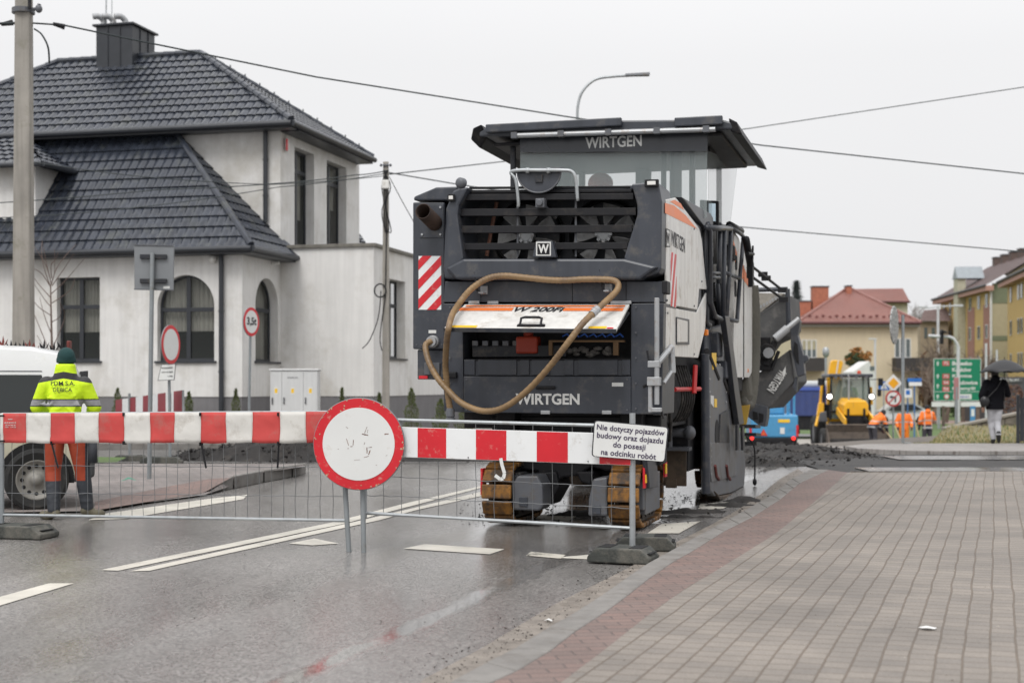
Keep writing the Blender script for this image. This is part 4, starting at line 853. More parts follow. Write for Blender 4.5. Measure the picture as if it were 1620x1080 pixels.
hk = MB(); hk.tube(catmull([T(1180,690,19.5), T(1190,700,19.5), T(1194,715,19.5), T(1194,760,19.5)], 6), .012, 6); hk.ell(T(1194,762,19.5), .03,.03,.05); hk.build('dangling_sensor', BLK, mm_)
# ================= THE WHITE HOUSE =================
H = Frame(-6.45, 34, 0, 14)
hs_root = empty('white_house', H.o, -H.a, 'white plastered two-storey house with dark grey tiled hip roofs and arched windows', 'house')
PLAS = mat('white_stained_plaster', (.68,.67,.65), .85, var=.05, scale=1.5, streak=.09, bump=.3, bscale=40, dirt=((.50,.48,.44), .55), dscale=.7)
PLIN = mat('grey_plinth_paint', (.17,.165,.17), .8, var=.1, bump=.2, streak=.1)
ANTH = mat('anthracite_frame', (.025,.028,.034), .4, var=.15)
TILE = mat('anthracite_metal_tile', (.029,.034,.046), .24, .1, var=.35, scale=3.5, dirt=((.07,.075,.07), .35), dscale=2)
PANE = glassy('window_glass', (.03,.035,.032), .03, alpha=.42)
CURT = mat('pale_curtain', (.55,.54,.48), .8, streak=.2)
COP = mat('weathered_coping', (.16,.15,.13), .7, streak=.3)
def wall(name, O, S, N, s1, z0, z1, opens, m, parent, depth=.22):
    """wall in the plane O + S*s, z ; N points into the building"""
    mb = MB(); ss = sorted({0, s1} | {q for o in opens for q in o[:2]}); zs = sorted({z0, z1} | {q for o in opens for q in o[2:4]})
    W = lambda s, z, d=0: O+S*s+Vector((0,0,z))+N*d
    for i in range(len(ss)-1):
        for j in range(len(zs)-1):
            sm, zm = (ss[i]+ss[i+1])/2, (zs[j]+zs[j+1])/2
            if any(o[0] < sm < o[1] and o[2] < zm < o[3] for o in opens): continue
            mb.add([W(ss[i],zs[j]), W(ss[i+1],zs[j]), W(ss[i+1],zs[j+1]), W(ss[i],zs[j+1])], [(0,1,2,3)])
    for o in opens:
        sa, sb, za, zb = o[:4]; arch = len(o) > 4
        if arch:
            r = (sb-sa)/2; c = (sa+sb)/2; zc_ = zb-r; A = [(c-r*math.cos(t), zc_+r*math.sin(t)) for t in [math.pi*k/24 for k in range(25)]]
            for k in range(24):
                cn = (sa, zb) if k < 12 else (sb, zb); mb.add([W(*A[k]), W(*A[k+1]), W(*cn)], [(0,1,2)])
            path = [(sa, za)]+A+[(sb, za)]
        else: path = [(sa,za),(sa,zb),(sb,zb),(sb,za)]
        for k in range(len(path)):
            p, q = path[k], path[(k+1) % len(path)]; mb.add([W(*p), W(*q), W(*q, depth), W(*p, depth)], [(0,1,2,3)])
    return mb.build(name, m, parent, recalc=False)
def window(O, S, N, o, parent, depth=.16, mull=(.5,), trans=.62, fw=.06, blind=0, sill=True):
    sa, sb, za, zb = o[:4]; arch = len(o) > 4; W = lambda s, z, d=0: O+S*s+Vector((0,0,z))+N*(depth+d); mb = MB(); th = .05
    def bar(s0, s1_, z0_, z1_, d=0): mb.prism([W(s0,z0_,d), W(s1_,z0_,d), W(s1_,z1_,d), W(s0,z1_,d)], N*th)
    zt_ = zb-(sb-sa)/2 if arch else zb
    bar(sa, sa+fw, za+fw, zt_); bar(sb-fw, sb, za+fw, zt_); bar(sa, sb, za, za+fw)
    if not arch: bar(sa+fw, sb-fw, zb-fw, zb)
    tz = za+(zb-za)*trans
    bar(sa+fw, sb-fw, tz-.05, tz+.05, -.004)
    for q in mull: s = sa+(sb-sa)*q; bar(s-.055, s+.055, za+fw, zb-fw*.7, -.008)
    if arch:
        r = (sb-sa)/2; c = (sa+sb)/2
        for k in range(24):
            t0, t1 = math.pi*k/24, math.pi*(k+1)/24
            mb.prism([W(c-r*math.cos(t0), zt_+r*math.sin(t0)), W(c-r*math.cos(t1), zt_+r*math.sin(t1)), W(c-(r-fw)*math.cos(t1), zt_+(r-fw)*math.sin(t1)), W(c-(r-fw)*math.cos(t0), zt_+(r-fw)*math.sin(t0))], N*th)
    w_ = mb.build('window', ANTH, parent, bevel=.004)
    g = MB()
    if arch: g.poly([W(sa,za,.03)]+[W(c-r*math.cos(t), zt_+r*math.sin(t), .03) for t in [math.pi*k/24 for k in range(25)]]+[W(sb,za,.03)])
    else: g.poly([W(sa,za,.03), W(sb,za,.03), W(sb,zb,.03), W(sa,zb,.03)])
    g.build('pane', PANE, w_)
    cu_ = MB(); rn_ = random.Random(int(sa*100)+7); zc0 = za+(zb-za)*rn_.choice((.0,.35,.55)); nn = 60; pts_ = [W(sa+(sb-sa)*k/nn, 0, .16+.025*math.sin(k*1.3+rn_.random()*.6)) for k in range(nn+1)]
    cu_.add([p+Vector((0,0,zc0)) for p in pts_]+[p+Vector((0,0,zb)) for p in pts_], [(k, k+1, nn+2+k, nn+1+k) for k in range(nn)]); cu_.build('curtain', CURT, w_, recalc=False)
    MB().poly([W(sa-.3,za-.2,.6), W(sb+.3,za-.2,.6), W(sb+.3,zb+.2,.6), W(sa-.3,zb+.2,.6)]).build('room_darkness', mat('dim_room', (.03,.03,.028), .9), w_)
    if sill: MB().prism([W(sa-.06,za-.05,-depth-.06), W(sb+.06,za-.05,-depth-.06), W(sb+.06,za-.001,-depth-.06), W(sa-.06,za-.001,-depth-.06)], N*(depth+.1)).build('sill', ANTH, w_, bevel=.004)
    return w_
def tile_roof(name, A, B, C, D, parent, m=TILE, per=.235, course=.36, amp=.040, lift=.035, sub=7):
    """A, B eave left/right; C, D ridge right/left"""
    A, B, C, D = map(Vector, (A, B, C, D)); E = (B-A).normalized(); mid = (C+D)/2-(A+B)/2; up_ = (mid-E*mid.dot(E)); sl = up_.length; up_ /= sl; nrm_ = E.cross(up_).normalized()
    if nrm_.z < 0: nrm_ = -nrm_
    n = max(1, round(sl/course)); L = (B-A).length; mb = MB(); vs = []; fs = []; step = per/sub
    lD, rC = (D-A).dot(E), (C-A).dot(E); i0 = math.floor(min(0, lD)/step)-1; i1 = math.ceil(max(L, rC)/step)+1; cols = i1-i0+1
    def row(t, h, scal):
        lo, hi = lD*t, L+(rC-L)*t; base = len(vs)
        for i in range(i0, i1+1):
            s = min(max(i*step, lo), hi); ph = (s/per) % 1; wv = .5-.5*math.cos(2*math.pi*ph); wv = wv**.7
            tt = t-(scal*wv*.045/sl if scal else 0)
            vs.append(A+E*s+up_*(sl*tt)+nrm_*(h+amp*wv))
        return base, lo, hi
    prev = None
    for k in range(n):
        b0 = row(k/n, lift, 1); b1 = row((k+1)/n, 0, 0)
        for ra, rb in ([(prev, b0)] if prev else [])+[(b0, b1)]:
            lo, hi = min(ra[1], rb[1]), max(ra[2], rb[2])
            for i in range(cols-1):
                s0, s1_ = (i0+i)*step, (i0+i+1)*step
                if s1_ <= lo or s0 >= hi: continue
                fs.append((ra[0]+i, ra[0]+i+1, rb[0]+i+1, rb[0]+i))
        prev = b1
    mb.add(vs, fs); o = mb.build(name, m, parent, recalc=False, smooth=True); o.data.set_sharp_from_angle(angle=R(40)); return o
h = H.atv; hu = H.atu; V2 = 2.28; UF = 2.51
zE = h(385,391,-.42).z; zP = h(150,627,0).z; zTop = 4.83
# front wall of the lower wing
O1 = Vector((-16,0,0)); 
def ow(x0, x1, y0, y1, v=0, off=16, *arch):
    A, B = h(x0, y1, v), h(x1, y0, v); return (A.x+off, B.x+off, A.z, B.z)+arch
w1 = ow(90,158,438,571); w2 = ow(249,339,434,571,0,16,1)
wall('wall', O1, X3, Y3, 16, zP, zE+.35, [w1, w2], PLAS, hs_root)
window(O1, X3, Y3, w1, hs_root, trans=.65); window(O1, X3, Y3, w2, hs_root, trans=.60)
MB().box(-16, -.02, .02, .1, -.3, zP-.001).build('plinth', PLIN, hs_root)
# side wall of the lower wing and the upper storey (plane u = 0)
A, B = hu(404,571,0), hu(440,438,0); w3 = (A.y, B.y, A.z, hu(422,440,0).z, 1)
wall('wall', Vector((0,0,0)), Y3, -X3, V2, zP, zE+.35, [w3], PLAS, hs_root, depth=.30); window(Vector((0,0,0)), Y3, -X3, w3, hs_root, depth=.22, mull=(), trans=.62)
MB().box(-.1, -.02, .1, V2, -.3, zP-.001).build('plinth', PLIN, hs_root)
zu = h(455,192,V2-.5).z; v_end = hu(567,300,0).y
zt1 = hu(481,238,0).z; zb1 = hu(480,388,0).z
wu = []
for x0, x1 in ((466,497),(517,548)): wu.append((hu(x0,300,0).y-V2, hu(x1,300,0).y-V2, zTop+.02, zt1))
OU = Vector((0,V2,0)); wall('wall', OU, Y3, -X3, v_end-V2, zTop-.4, zu+.15, wu, PLAS, hs_root, depth=.32)
for o in wu: window(OU, Y3, -X3, o, hs_root, depth=.24, mull=(.5,), trans=.80, fw=.07, sill=False)
wall('wall', Vector((-14,V2,0)), X3, Y3, 14, zE, zu+.15, [], PLAS, hs_root)
# flat-roofed wing
wall('wall', Vector((0.001,V2,0)), X3, Y3, UF, zP, zTop, [], PLAS, hs_root)
A, B = hu(616,566,UF), hu(641,446,UF); o5 = (A.y-V2, B.y-V2, A.z, B.z)
wall('wall', Vector((UF,V2,0)), Y3, -X3, 9, zP, zTop, [o5], PLAS, hs_root, depth=.32); window(Vector((UF,V2,0)), Y3, -X3, o5, hs_root, depth=.24, mull=(), trans=.68)
MB().box(0, UF-.02, V2+.02, V2+.1, -.3, zP-.001).build('plinth', PLIN, hs_root); MB().box(UF-.1, UF-.02, V2+.1, 11.2, -.3, zP-.001).build('plinth', PLIN, hs_root)
cp = MB(); cp.box(-.0, UF+.07, V2-.07, V2+.25, zTop+.001, zTop+.09); cp.box(UF-.25, UF+.07, V2+.25, 11.3, zTop+.001, zTop+.09); cp.build('parapet_coping', COP, hs_root, bevel=.01)
MB().box(.01, UF-.26, V2+.26, 11.2, zTop-.1, zTop+.02).build('flat_roof', mat('roofing_felt', (.06,.06,.06), .9), hs_root)
# lower hipped roof
ov = .42; zt_ = h(275,207,V2).z; uh = h(275,207,V2).x
tile_roof('lower_roof', (-16.5,-ov,zE), (ov,-ov,zE), (uh,V2,zt_), (-16.5,V2,zt_), hs_root)
tile_roof('lower_roof_side', (ov,-ov,zE), (ov,V2+.25,zE), (uh,V2,zt_), (uh,V2,zt_), hs_root)
hc = MB(); hc.tube([(ov,-ov,zE+.06), (uh,V2,zt_+.05)], .085, 8); hc.build('hip_cap', TILE, hs_root)
MB().box(-16.5, uh+.05, V2-.12, V2-.01, zt_-.02, zu+.02).build('dark_fascia', ANTH, hs_root)
def gutter(pts, r=.07):
    g = MB().tube(pts, r, 10).build('gutter', ANTH, hs_root); return g
gutter([(-16.5,-ov-.05,zE-.03), (ov+.03,-ov-.05,zE-.03)]); gutter([(ov+.05,-ov-.05,zE-.03), (ov+.05,V2+.2,zE-.03)])
so_ = MB(); so_.box(-16.5, ov, -ov, .0, zE-.14, zE-.09); so_.box(.002, ov, .002, V2, zE-.14, zE-.09); so_.build('soffit', ANTH, hs_root)
# upper hipped roof
zr1 = h(317,86,5.15).z; ur = h(317,86,5.15).x; ul = h(92,92,5.15).x; e0 = V2-.5; e1_ = hu(590,241,.5).y; el = ul-(ur*-1+.5)-.2; uo = .5; vm = (e0+e1_)/2
zr1 = h(317,86,vm).z; ur = h(317,86,vm).x; ul = h(92,92,vm).x; el = ul-(uo-ur)
tile_roof('upper_roof', (el,e0,zu), (uo,e0,zu), (ur,vm,zr1), (ul,vm,zr1), hs_root, per=.235)
tile_roof('upper_roof_side', (uo,e0,zu), (uo,e1_,zu), (ur,vm,zr1), (ur,vm,zr1), hs_root)
tile_roof('upper_roof_side', (el,e1_,zu), (el,e0,zu), (ul,vm,zr1), (ul,vm,zr1), hs_root)
MB().poly([(el,e1_,zu),(uo,e1_,zu),(ur,vm,zr1),(ul,vm,zr1)]).build('upper_roof_back', TILE, hs_root)
hc = MB()
for A, B in (((uo,e0,zu+.05),(ur,vm,zr1+.05)), ((uo,e1_,zu+.05),(ur,vm,zr1+.05)), ((el,e0,zu+.05),(ul,vm,zr1+.05)), ((ul,vm,zr1+.05),(ur,vm,zr1+.05))):
    A, B = Vector(A), Vector(B); k = max(2, int((B-A).length/.35))
    pts = [A.lerp(B, i/k) for i in range(k+1)]; hc.tube([p for q in zip(pts[:-1], [pts[i].lerp(pts[i+1], .96) for i in range(k)]) for p in q], [.095, .08]*k, 8)
hc.build('ridge_caps', TILE, hs_root)
ub_ = MB(); ub_.box(el, uo, e0-.0, V2-.14, zu-.16, zu-.06); ub_.box(.003, uo, V2, e1_, zu-.16, zu-.06); ub_.build('upper_soffit', ANTH, hs_root)
gutter([(el,e0-.06,zu-.05), (uo+.04,e0-.06,zu-.05)], .075); gutter([(uo+.06,e0-.06,zu-.05), (uo+.06,e1_,zu-.05)], .075)
MB().box(el+.5, -.01, v_end, v_end+.1, 0, zu).build('wall', PLAS, hs_root)
MB().box(-14, -13.9, V2, v_end, zE, zu).build('wall', PLAS, hs_root)
# downpipes
for pts in ([h(347,387,-ov), h(349,400,-.10), h(350,420,-.10), h(350,660,-.10)], [h(417,196,e0), h(420,210,V2-.1), h(420,352,V2-.1)]):
    d = MB().tube(pts, .06, 10).build('downpipe', ANTH, hs_root)
    for f in (.3, .7): p = pts[-2].lerp(pts[-1], f); MB().lathe([(.075,-.02),(.075,.02)], p, Z3, 10).build('clip', ANTH, d)
# chimney on the front slope
for k in range(300):
    v = e0+.01*k; p = h(180,108,v)
    if p.z <= zu+(zr1-zu)*(v-e0)/(vm-e0): break
q0, q1 = h(152,108,v), h(209,108,v); ct = h(180,41,v).z
ch = MB().box(q0.x, q1.x, v, v+1.3, p.z-.1, ct).build('chimney', ANTH, hs_root, bevel=.01)
MB().box(q0.x-.08, q1.x+.08, v-.08, v+1.38, ct+.001, ct+.06).build('chimney_cap', ANTH, ch, bevel=.01)
sm_ = MB()
for f in (.33,.67): sm_.box(q0.x+(q1.x-q0.x)*f-.012, q0.x+(q1.x-q0.x)*f+.012, v-.025, v, p.z, ct)
for f in (.35,.7): sm_.box(q1.x, q1.x+.025, v+1.3*f-.012, v+1.3*f+.012, p.z+.3, ct)
sm_.build('standing_seams', ANTH, ch)
for x in (164, 179, 198):
    c = h(x, 40, v+.45); cw = MB(); cw.tube(catmull([c, c+Vector((0,0,.12)), c+Vector((-.08,-.1,.22)), c+Vector((-.2,-.22,.2))], 4), .085, 12); cw.build('flue_cowl', LGREY, ch, smooth=True)
am = MB(); c = h(168,36,v+.4); am.tube([c, c+Vector((0,0,2))], .02, 6); c = h(177,36,v+.5); am.tube([c, c+Vector((0,0,2))], .012, 6); am.build('antenna_mast', GALV, ch)
sc_ = MB()
for f in [k/12 for k in range(1, 12)]: q = Vector((uo,e0,zu)).lerp(Vector((ur,vm,zr1)), f) if f > .0 else 0; sc_.obox(Vector((uo,e1_,zu)).lerp(Vector((ur,vm,zr1)), f)+Z3*.15, (.03,.03,.1))
sc_.build('ridge_clips', ANTH, hs_root)
# dormer bay on the left
dz0, dz1 = h(20,366,.3).z, h(20,264,.3).z; dx = h(56,300,.3).x
MB().box(-16, dx, .30, V2, dz0-.3, dz1).build('dormer_wall', PLAS, hs_root)
tile_roof('dormer_roof', (-17,-.1,dz1), (dx+.45,-.1,dz1), (dx-1.6,2.0,dz1+1.15), (-17,2.0,dz1+1.15), hs_root)
tile_roof('dormer_roof', (dx+.45,-.1,dz1), (dx+.45,V2,dz1), (dx-1.6,2.0,dz1+1.15), (dx-1.6,2.0,dz1+1.15), hs_root)
gutter([(-17,-.16,dz1-.03), (dx+.48,-.16,dz1-.03)]); gutter([(dx+.5,-.16,dz1-.03), (dx+.5,V2-.1,dz1-.03)])
# small fittings
MB().ell(h(337,410,-.08), .10,.10,.10).build('globe_lamp', WHT, hs_root, smooth=True)
k_ = MB(); c = h(441,416,.9); c = hu(436,416,.12); k_.obox(c, (.2,.08,.08)); k_.cyl(c, c+Vector((-.12,0,.06)), .03); k_.build('wall_camera', WHT, hs_root, bevel=.02)
al = MB().obox(hu(454,229,.05), (.08,.16,.34)).build('alarm_box', WHT, hs_root, bevel=.02); MB().obox(hu(454,229,.092), (.02,.10,.3)).build('alarm_face', RED, al)
MB().ell(h(391,203,V2-.02)+Vector((0,-.03,0)), .04,.04,.07).build('wall_hook', mat('rusty_hook', (.15,.07,.03), .8), hs_root)
rq = h(582,389,9.5); tile_roof('rear_roof', (rq.x-1.6,9.5,rq.z), (rq.x,9.5,rq.z), (rq.x-.9,11,rq.z+.65), (rq.x-1.6,11,rq.z+.65), hs_root)

# ---------------- in front of the house ----------------
def leafmesh(name, pts_fn, n, size, m, seed=1, parent=None, asp=2.2):
    rnd = random.Random(seed); vs = []; fs = []
    for k in range(n):
        p, out_ = pts_fn(rnd); d = (out_+Vector((rnd.gauss(0,.5), rnd.gauss(0,.5), rnd.gauss(.3,.5)))).normalized(); x, y = perp(d); a_ = rnd.uniform(0, 6.28); x2 = x*math.cos(a_)+y*math.sin(a_); s = size*rnd.uniform(.6, 1.4); b = len(vs)
        vs += [p-x2*s*.5, p+d*s*asp*.5, p+x2*s*.5, p+d*s*asp]
        fs.append((b, b+1, b+3)); fs.append((b+1, b+2, b+3))
    return MB().add(vs, fs).build(name, m, parent, recalc=False)
def leafmat(name, c, var=.45):
    m = mat(name, c, .7, var=var, scale=9); return m
THU = leafmat('thuja_foliage', (.075,.095,.022)); BARK = mat('brown_bark', (.10,.08,.06), .9, var=.3, bump=.6, bscale=30)
def thuja(h_, r, seed, m=THU):
    root = empty('thuja_bush', (0,0,0)); 
    def f(rn):
        z = rn.random()**1.25; rr = r*(1-z)**.75*(.8+.2*math.sin(z*20+seed))*(rn.random()**.35); t = rn.uniform(0, 6.283)
        return Vector((rr*math.cos(t), rr*math.sin(t), .04+z*h_*.93)), Vector((math.cos(t)*.5, math.sin(t)*.5, .9))
    leafmesh('foliage', f, 2600, .022, m, seed, root); MB().tube([(0,0,0),(0,0,h_*.8)], [.02,.004], 6).build('stem', BARK, root); return root
spots = [(186,612,33,.26,'thuja bush leftmost along the plinth, behind the striped board'),(240,622,33.3,.15,'thuja tip just showing over the striped board behind the tall sign post'),(299,618,33,.28,'thuja bush right of the striped board, below the large arched window'),(373,613,33,.26,'thuja bush between the house downpipe and the limit sign pole'),(541,611,33,.2,'slim thuja just right of the grey electric cabinet'),(600,620,33,.17,'small thuja by the foot of the wooden wire pole'),(651,612,32,.32,'bushy thuja between the wire pole and the machine'),(697,630,31,.36,'rounded thuja beside the machine hose coupling'),(735,640,31.5,.4,'low dark thuja under the rear of the machine')]
for i, (x, y, Y, r, lab) in enumerate(spots):
    ht = P(x, y, Y).z-.05; o = thuja(ht, r, i+3); o.location = (P(x, y, Y).x, Y, .05); tag(o, lab, 'thuja', 'thujas along the house plinth')
# electric cabinet
c0 = P(427,600,32.2).x; c1 = P(503,600,32.2).x; ct = P(0,583,32.2).z
ec = empty('electric_cabinet', ((c0+c1)/2, 32.2, .05), R(-3), 'pale grey three-door electric cabinet with yellow warning stickers by the house wall', 'cabinet')
W2 = (c1-c0)/2; CAB = mat('pale_grey_plastic', (.56,.565,.56), .5, var=.05, streak=.08)
MB().box(-W2, W2, 0, .32, .3, ct-.10).build('body', CAB, ec, bevel=.01); MB().box(-W2-.02, W2+.02, -.03, .35, ct-.099, ct-.05).build('lid', CAB, ec, bevel=.015); MB().box(-W2+.01, W2-.01, .01, .31, -.1, .299).build('base', mat('cabinet_base', (.38,.38,.37), .6), ec)
for s0, s1_ in ((0,.24),(.25,.70),(.71,1)):
    x0, x1 = -W2+.01+s0*(2*W2-.02), -W2+.01+s1_*(2*W2-.02); d = MB().box(x0, x1, -.014, 0, .34, ct-.12).build('door', CAB, ec, bevel=.006)
    xm = (x0+x1)/2; MB().box(xm-.032, xm+.032, -.018, -.0145, ct-.60, ct-.50).build('warning_sticker', YEL, d); MB().box(xm-.045, xm+.045, -.0165, -.0142, ct-.63, ct-.47).build('sticker_border', TEXTW, d)
    MB().box(x0+.03, x0+.06, -.04, -.014, ct-.85, ct-.70).build('handle', GREYP, d, bevel=.005)
text('cabinet_lettering', 'ENERGIA', Vector((-.02,-.018,ct-.25)), X3, Z3, .03, GREYP, ec, width=.24)
# concrete pole, wire pole, wires
CONC = mat('weathered_concrete', (.30,.28,.25), .85, var=.18, scale=1.4, streak=.25, bump=.3, dirt=((.2,.19,.15), .35))
cpx = P(37,600,24).x
cpo = empty('concrete_pole', (cpx,24,-.2), 0, 'thick weathered concrete power pole rising past the left end of the house', 'power pole')
MB().loft([[(-.17,-.14,0),(.17,-.14,0),(.17,.14,0),(-.17,.14,0)], [(-.11,-.1,9.3),(.13,-.1,9.3),(.13,.1,9.3),(-.11,.1,9.3)]]).build('shaft', CONC, cpo, bevel=.03)
bnd = MB(); zc_ = P(0,18,24).z+.2; bnd.lathe([(.19,-.04),(.19,.04)], (0,0,zc_), Z3, 14); bnd.tube([(.15,-.1,zc_),(.3,-.15,zc_),(.32,-.15,zc_+.08)], .03, 6); bnd.ell((.31,-.15,zc_), .06,.06,.07); bnd.build('clamp', GREYP, cpo)
MB().tube([(.16,-.16,zc_),(.16,-.16,zc_+1)], .03, 8).build('conduit', BLK, cpo)
wp = empty('wire_pole', (P(610.5,600,32).x, 32, 0), 0, 'slim grey pole carrying house wires in front of the flat-roofed wing', 'utility pole')
wt = P(0,256,32).z; MB().loft([[(-.085,-.08,0),(.085,-.08,0),(.085,.08,0),(-.085,.08,0)], [(-.06,-.06,wt),(.06,-.06,wt),(.06,.06,wt),(-.06,.06,wt)]]).build('shaft', CONC, wp, bevel=.012)
MB().obox((0,-.1,P(0,293,32).z), (.17,.12,.2)).build('junction_box', WHT, wp, bevel=.02)
cb = MB()
for k in range(5): cb.tube(catmull([(-.05+.03*k,-.09,wt-.2),(.12-.05*k,-.14,wt-.6),(-.08+.05*k,-.1,wt-1.1-.1*k),(.02*k,-.09,wt-1.6)], 5), .012, 5)
cz = P(0,460,32).z; cb.tube([( -.12+.13*math.cos(t), -.1, cz+.15*math.sin(t)) for t in [k*.45 for k in range(15)]], .018, 6)
cb.tube(catmull([(-.1,-.09,cz),(-.16,-.12,cz-.6),(-.35,-.1,cz-1.1),(-.52,-.1,cz-1.3)], 6), .012, 5); cb.tube(catmull([(.0,-.09,cz-.1),(-.12,-.1,cz-1),(-.08,-.1,cz-1.35)], 6), .012, 5); cb.tube([(.02,-.09,wt-1.6),(0,-.09,cz+.1)], .012, 5)
cb.build('cable_loops', BLK, wp)
ins = MB()
for k in range(4): ins.lathe([(.02,0),(.035,.03),(.02,.06)], (-.1+.07*k,-.08,wt-.12), Z3, 8)
ins.build('insulators', GREYP, wp)
WIRE = mat('wire_black', (.02,.028,.03), .6)
def wire(label, pts, r, sag=0, name='overhead_wire'):
    P0 = [P(*p) for p in pts]; out = []
    for i in range(len(P0)-1):
        for k in range(24): t = k/24; out.append(P0[i].lerp(P0[i+1], t)-Z3*sag*4*t*(1-t))
    out.append(P0[-1]); o = MB().tube(out, r, 6).build(name, WIRE); tag(o, label, 'wire'); return o
wire('wire from the concrete pole over the chimney, behind the canopy, to the right edge', [(52,37,24),(100,40,24.2),(225,66,25),(500,122,27),(905,186,30),(1205,230,31.5),(1640,277,33),(2600,360,36)], .015)
wire('wire entering the picture at upper left and ending at the concrete pole', [(-30,38,23.8),(24,37,24)], .022)
wire('upper house wire from the slim pole across the upper windows to the left', [(612,270,31.9),(560,277,32),(440,290,32.1),(250,300,32.1),(-20,322,32)], .012, .02)
wire('lower house wire from the slim pole crossing the dark lower roof', [(612,274,31.9),(440,296,32),(200,330,31.9),(-20,345,31)], .010, .03)
wire('thin wire crossing the big roof from the pole down to the left dormer', [(612,278,31.9),(430,292,31),(230,280,29),(25,252,24.3)], .009, .02)
wire('wire from the slim pole passing behind the machine hood and on above the far roofs', [(614,273,32),(720,291,33),(1160,358,36),(1640,400,37),(2600,470,40)], .014)
wire('faint wire rising from the slim pole behind the cab to the upper right edge', [(614,276,32),(820,253,35),(1188,203,38),(1640,135,38),(2600,-10,38)], .014)
wire('drop wire slanting from the slim pole down beside the machine', [(616,280,32),(636,318,32.4),(655,352,33)], .009)
cbl = MB().tube(catmull([P(54,46,23.8), P(66,55,23.8), P(76,75,23.8), P(78,100,24)], 8), .016, 6).build('hanging_cable', WIRE); tag(cbl, 'short black cable hanging in a loop from the concrete pole clamp', 'cable')
for x0, y0, x1, y1, lab in ((84,38,102,43,'dark tension joint on the wire right of the concrete pole'),(2,39,20,36,'dark tension joint on the wire left of the concrete pole')):
    o = MB().tube([P(x0,y0,24), P(x1,y1,24.1)], [.03,.05], 8).build('wire_joint', BLK); tag(o, lab, 'wire joint')
# bare sapling
sp_ = empty('bare_sapling', (P(81,600,29).x, 29, .1), 0, 'young leafless tree with thin upswept twigs before the square window', 'tree')
TWG = mat('reddish_twig_bark', (.13,.09,.075), .8)
tz = lambda y: P(0, y, 29).z-.1; tx_ = lambda x: P(x, 0, 29).x-P(81, 0, 29).x
tk_ = MB(); tk_.tube([(tx_(x), .0, tz(y)) for x, y in ((82,700),(82,600),(82,540),(81,500),(80,450))], [.035,.03,.024,.018,.012], 7); tk_.build('trunk', TWG, sp_)
tw = MB(); rn = random.Random(4)
for pts in ([(80,452),(72,425),(68,398),(61,380)], [(80,455),(66,432),(50,420),(36,395)], [(80,450),(90,425),(104,403),(115,385)], [(81,452),(100,425),(120,402)], [(80,452),(83,430),(88,395)], [(80,450),(70,420),(55,390)], [(80,445),(75,415),(70,380)],
            [(81,470),(62,450),(48,428)], [(81,500),(62,485),(48,465)], [(81,480),(97,470),(115,458),(124,440)], [(81,530),(72,500),(64,470)], [(81,560),(60,520),(45,490),(38,472)], [(82,550),(90,530),(99,500),(101,480)], [(81,485),(70,475),(56,445)], [(82,510),(95,500),(100,480)], [(80,440),(84,420),(92,412),(97,400)], [(82,465),(100,445),(135,408)], [(82,575),(72,556),(60,530)]):
    p = [(tx_(x)+rn.uniform(-.02,.02), rn.uniform(-.1,.1)*i+0, tz(y)) for i, (x, y) in enumerate(pts)]; tw.tube(catmull(p, 4), [.010*(1-.75*k/(len(pts)*4-3))+.001 for k in range((len(p)-1)*4+1)], 5)
tw.build('twigs', TWG, sp_)
# rusty spear-topped fence behind the van
fn = empty('spear_fence', (-7,18.0,0), 0, 'wrought fence with rust-red and black spear finials behind the white van', 'fence')
RSP = mat('rust_red_finial', (.17,.028,.02), .6, var=.4); f0 = P(-60,0,18).x+7; f1 = P(107,0,18).x+7; zf = P(0,549,18).z
rb = MB(); rb.tube([(f0,0,zf-.15),(f1,0,zf-.15)], .018, 6); rb.tube([(f0,0,.3),(f1,0,.3)], .018, 6); rb.build('rail', BLK, fn)
rn = random.Random(2); x = f0; k = 0
while x < f1-.02:
    hh_ = zf+rn.uniform(-.04,.05)-.02*abs(math.sin(k)); m_ = RSP if rn.random() < .62 else BLK; b = MB(); b.box(x-.008, x+.008, -.008, .008, .1, hh_)
    for s in (-1, 0, 1): b.prism([(x+s*.035-.014,-.006,hh_+.02-abs(s)*.02),(x+s*.05+s*.01,-.006,hh_+.10-abs(s)*.035),(x+s*.03+.014,-.006,hh_+.03-abs(s)*.02),(x,-.006,hh_-.04)], (0,.012,0))
    b.build('spear_bar', m_, fn); x += rn.choice((.06,.075,.10,.10,.125)); k += 1
MB().box(f1-.0, f1+.04, -.05, .05, 1.0, zf+.08).build('end_post', RSP, fn, bevel=.01)
# ================= SIGNS, BARRIERS =================
POLEM = mat('grey_sign_post', (.26,.28,.29), .5, .4, var=.12, dirt=((.18,.16,.13), .25), dscale=9)
def disc(root, name, r, thick, m, y=0, rin=0, n=48, c=(0,0,0)):
    mb = MB()
    if rin: mb.lathe([(rin,y),(r,y),(r,y+thick),(rin,y+thick)], c, Y3, n, cap=False); 
    else: mb.lathe([(r,y),(r,y+thick)], c, Y3, n)
    return mb.build(name, m, root)
SIGNW = mat('scuffed_white_sign', (.66,.665,.65), .35, var=.04, dirt=((.45,.40,.33), .18), dscale=5)
BACK = mat('grey_sign_back', (.20,.21,.22), .5, .3, var=.08)
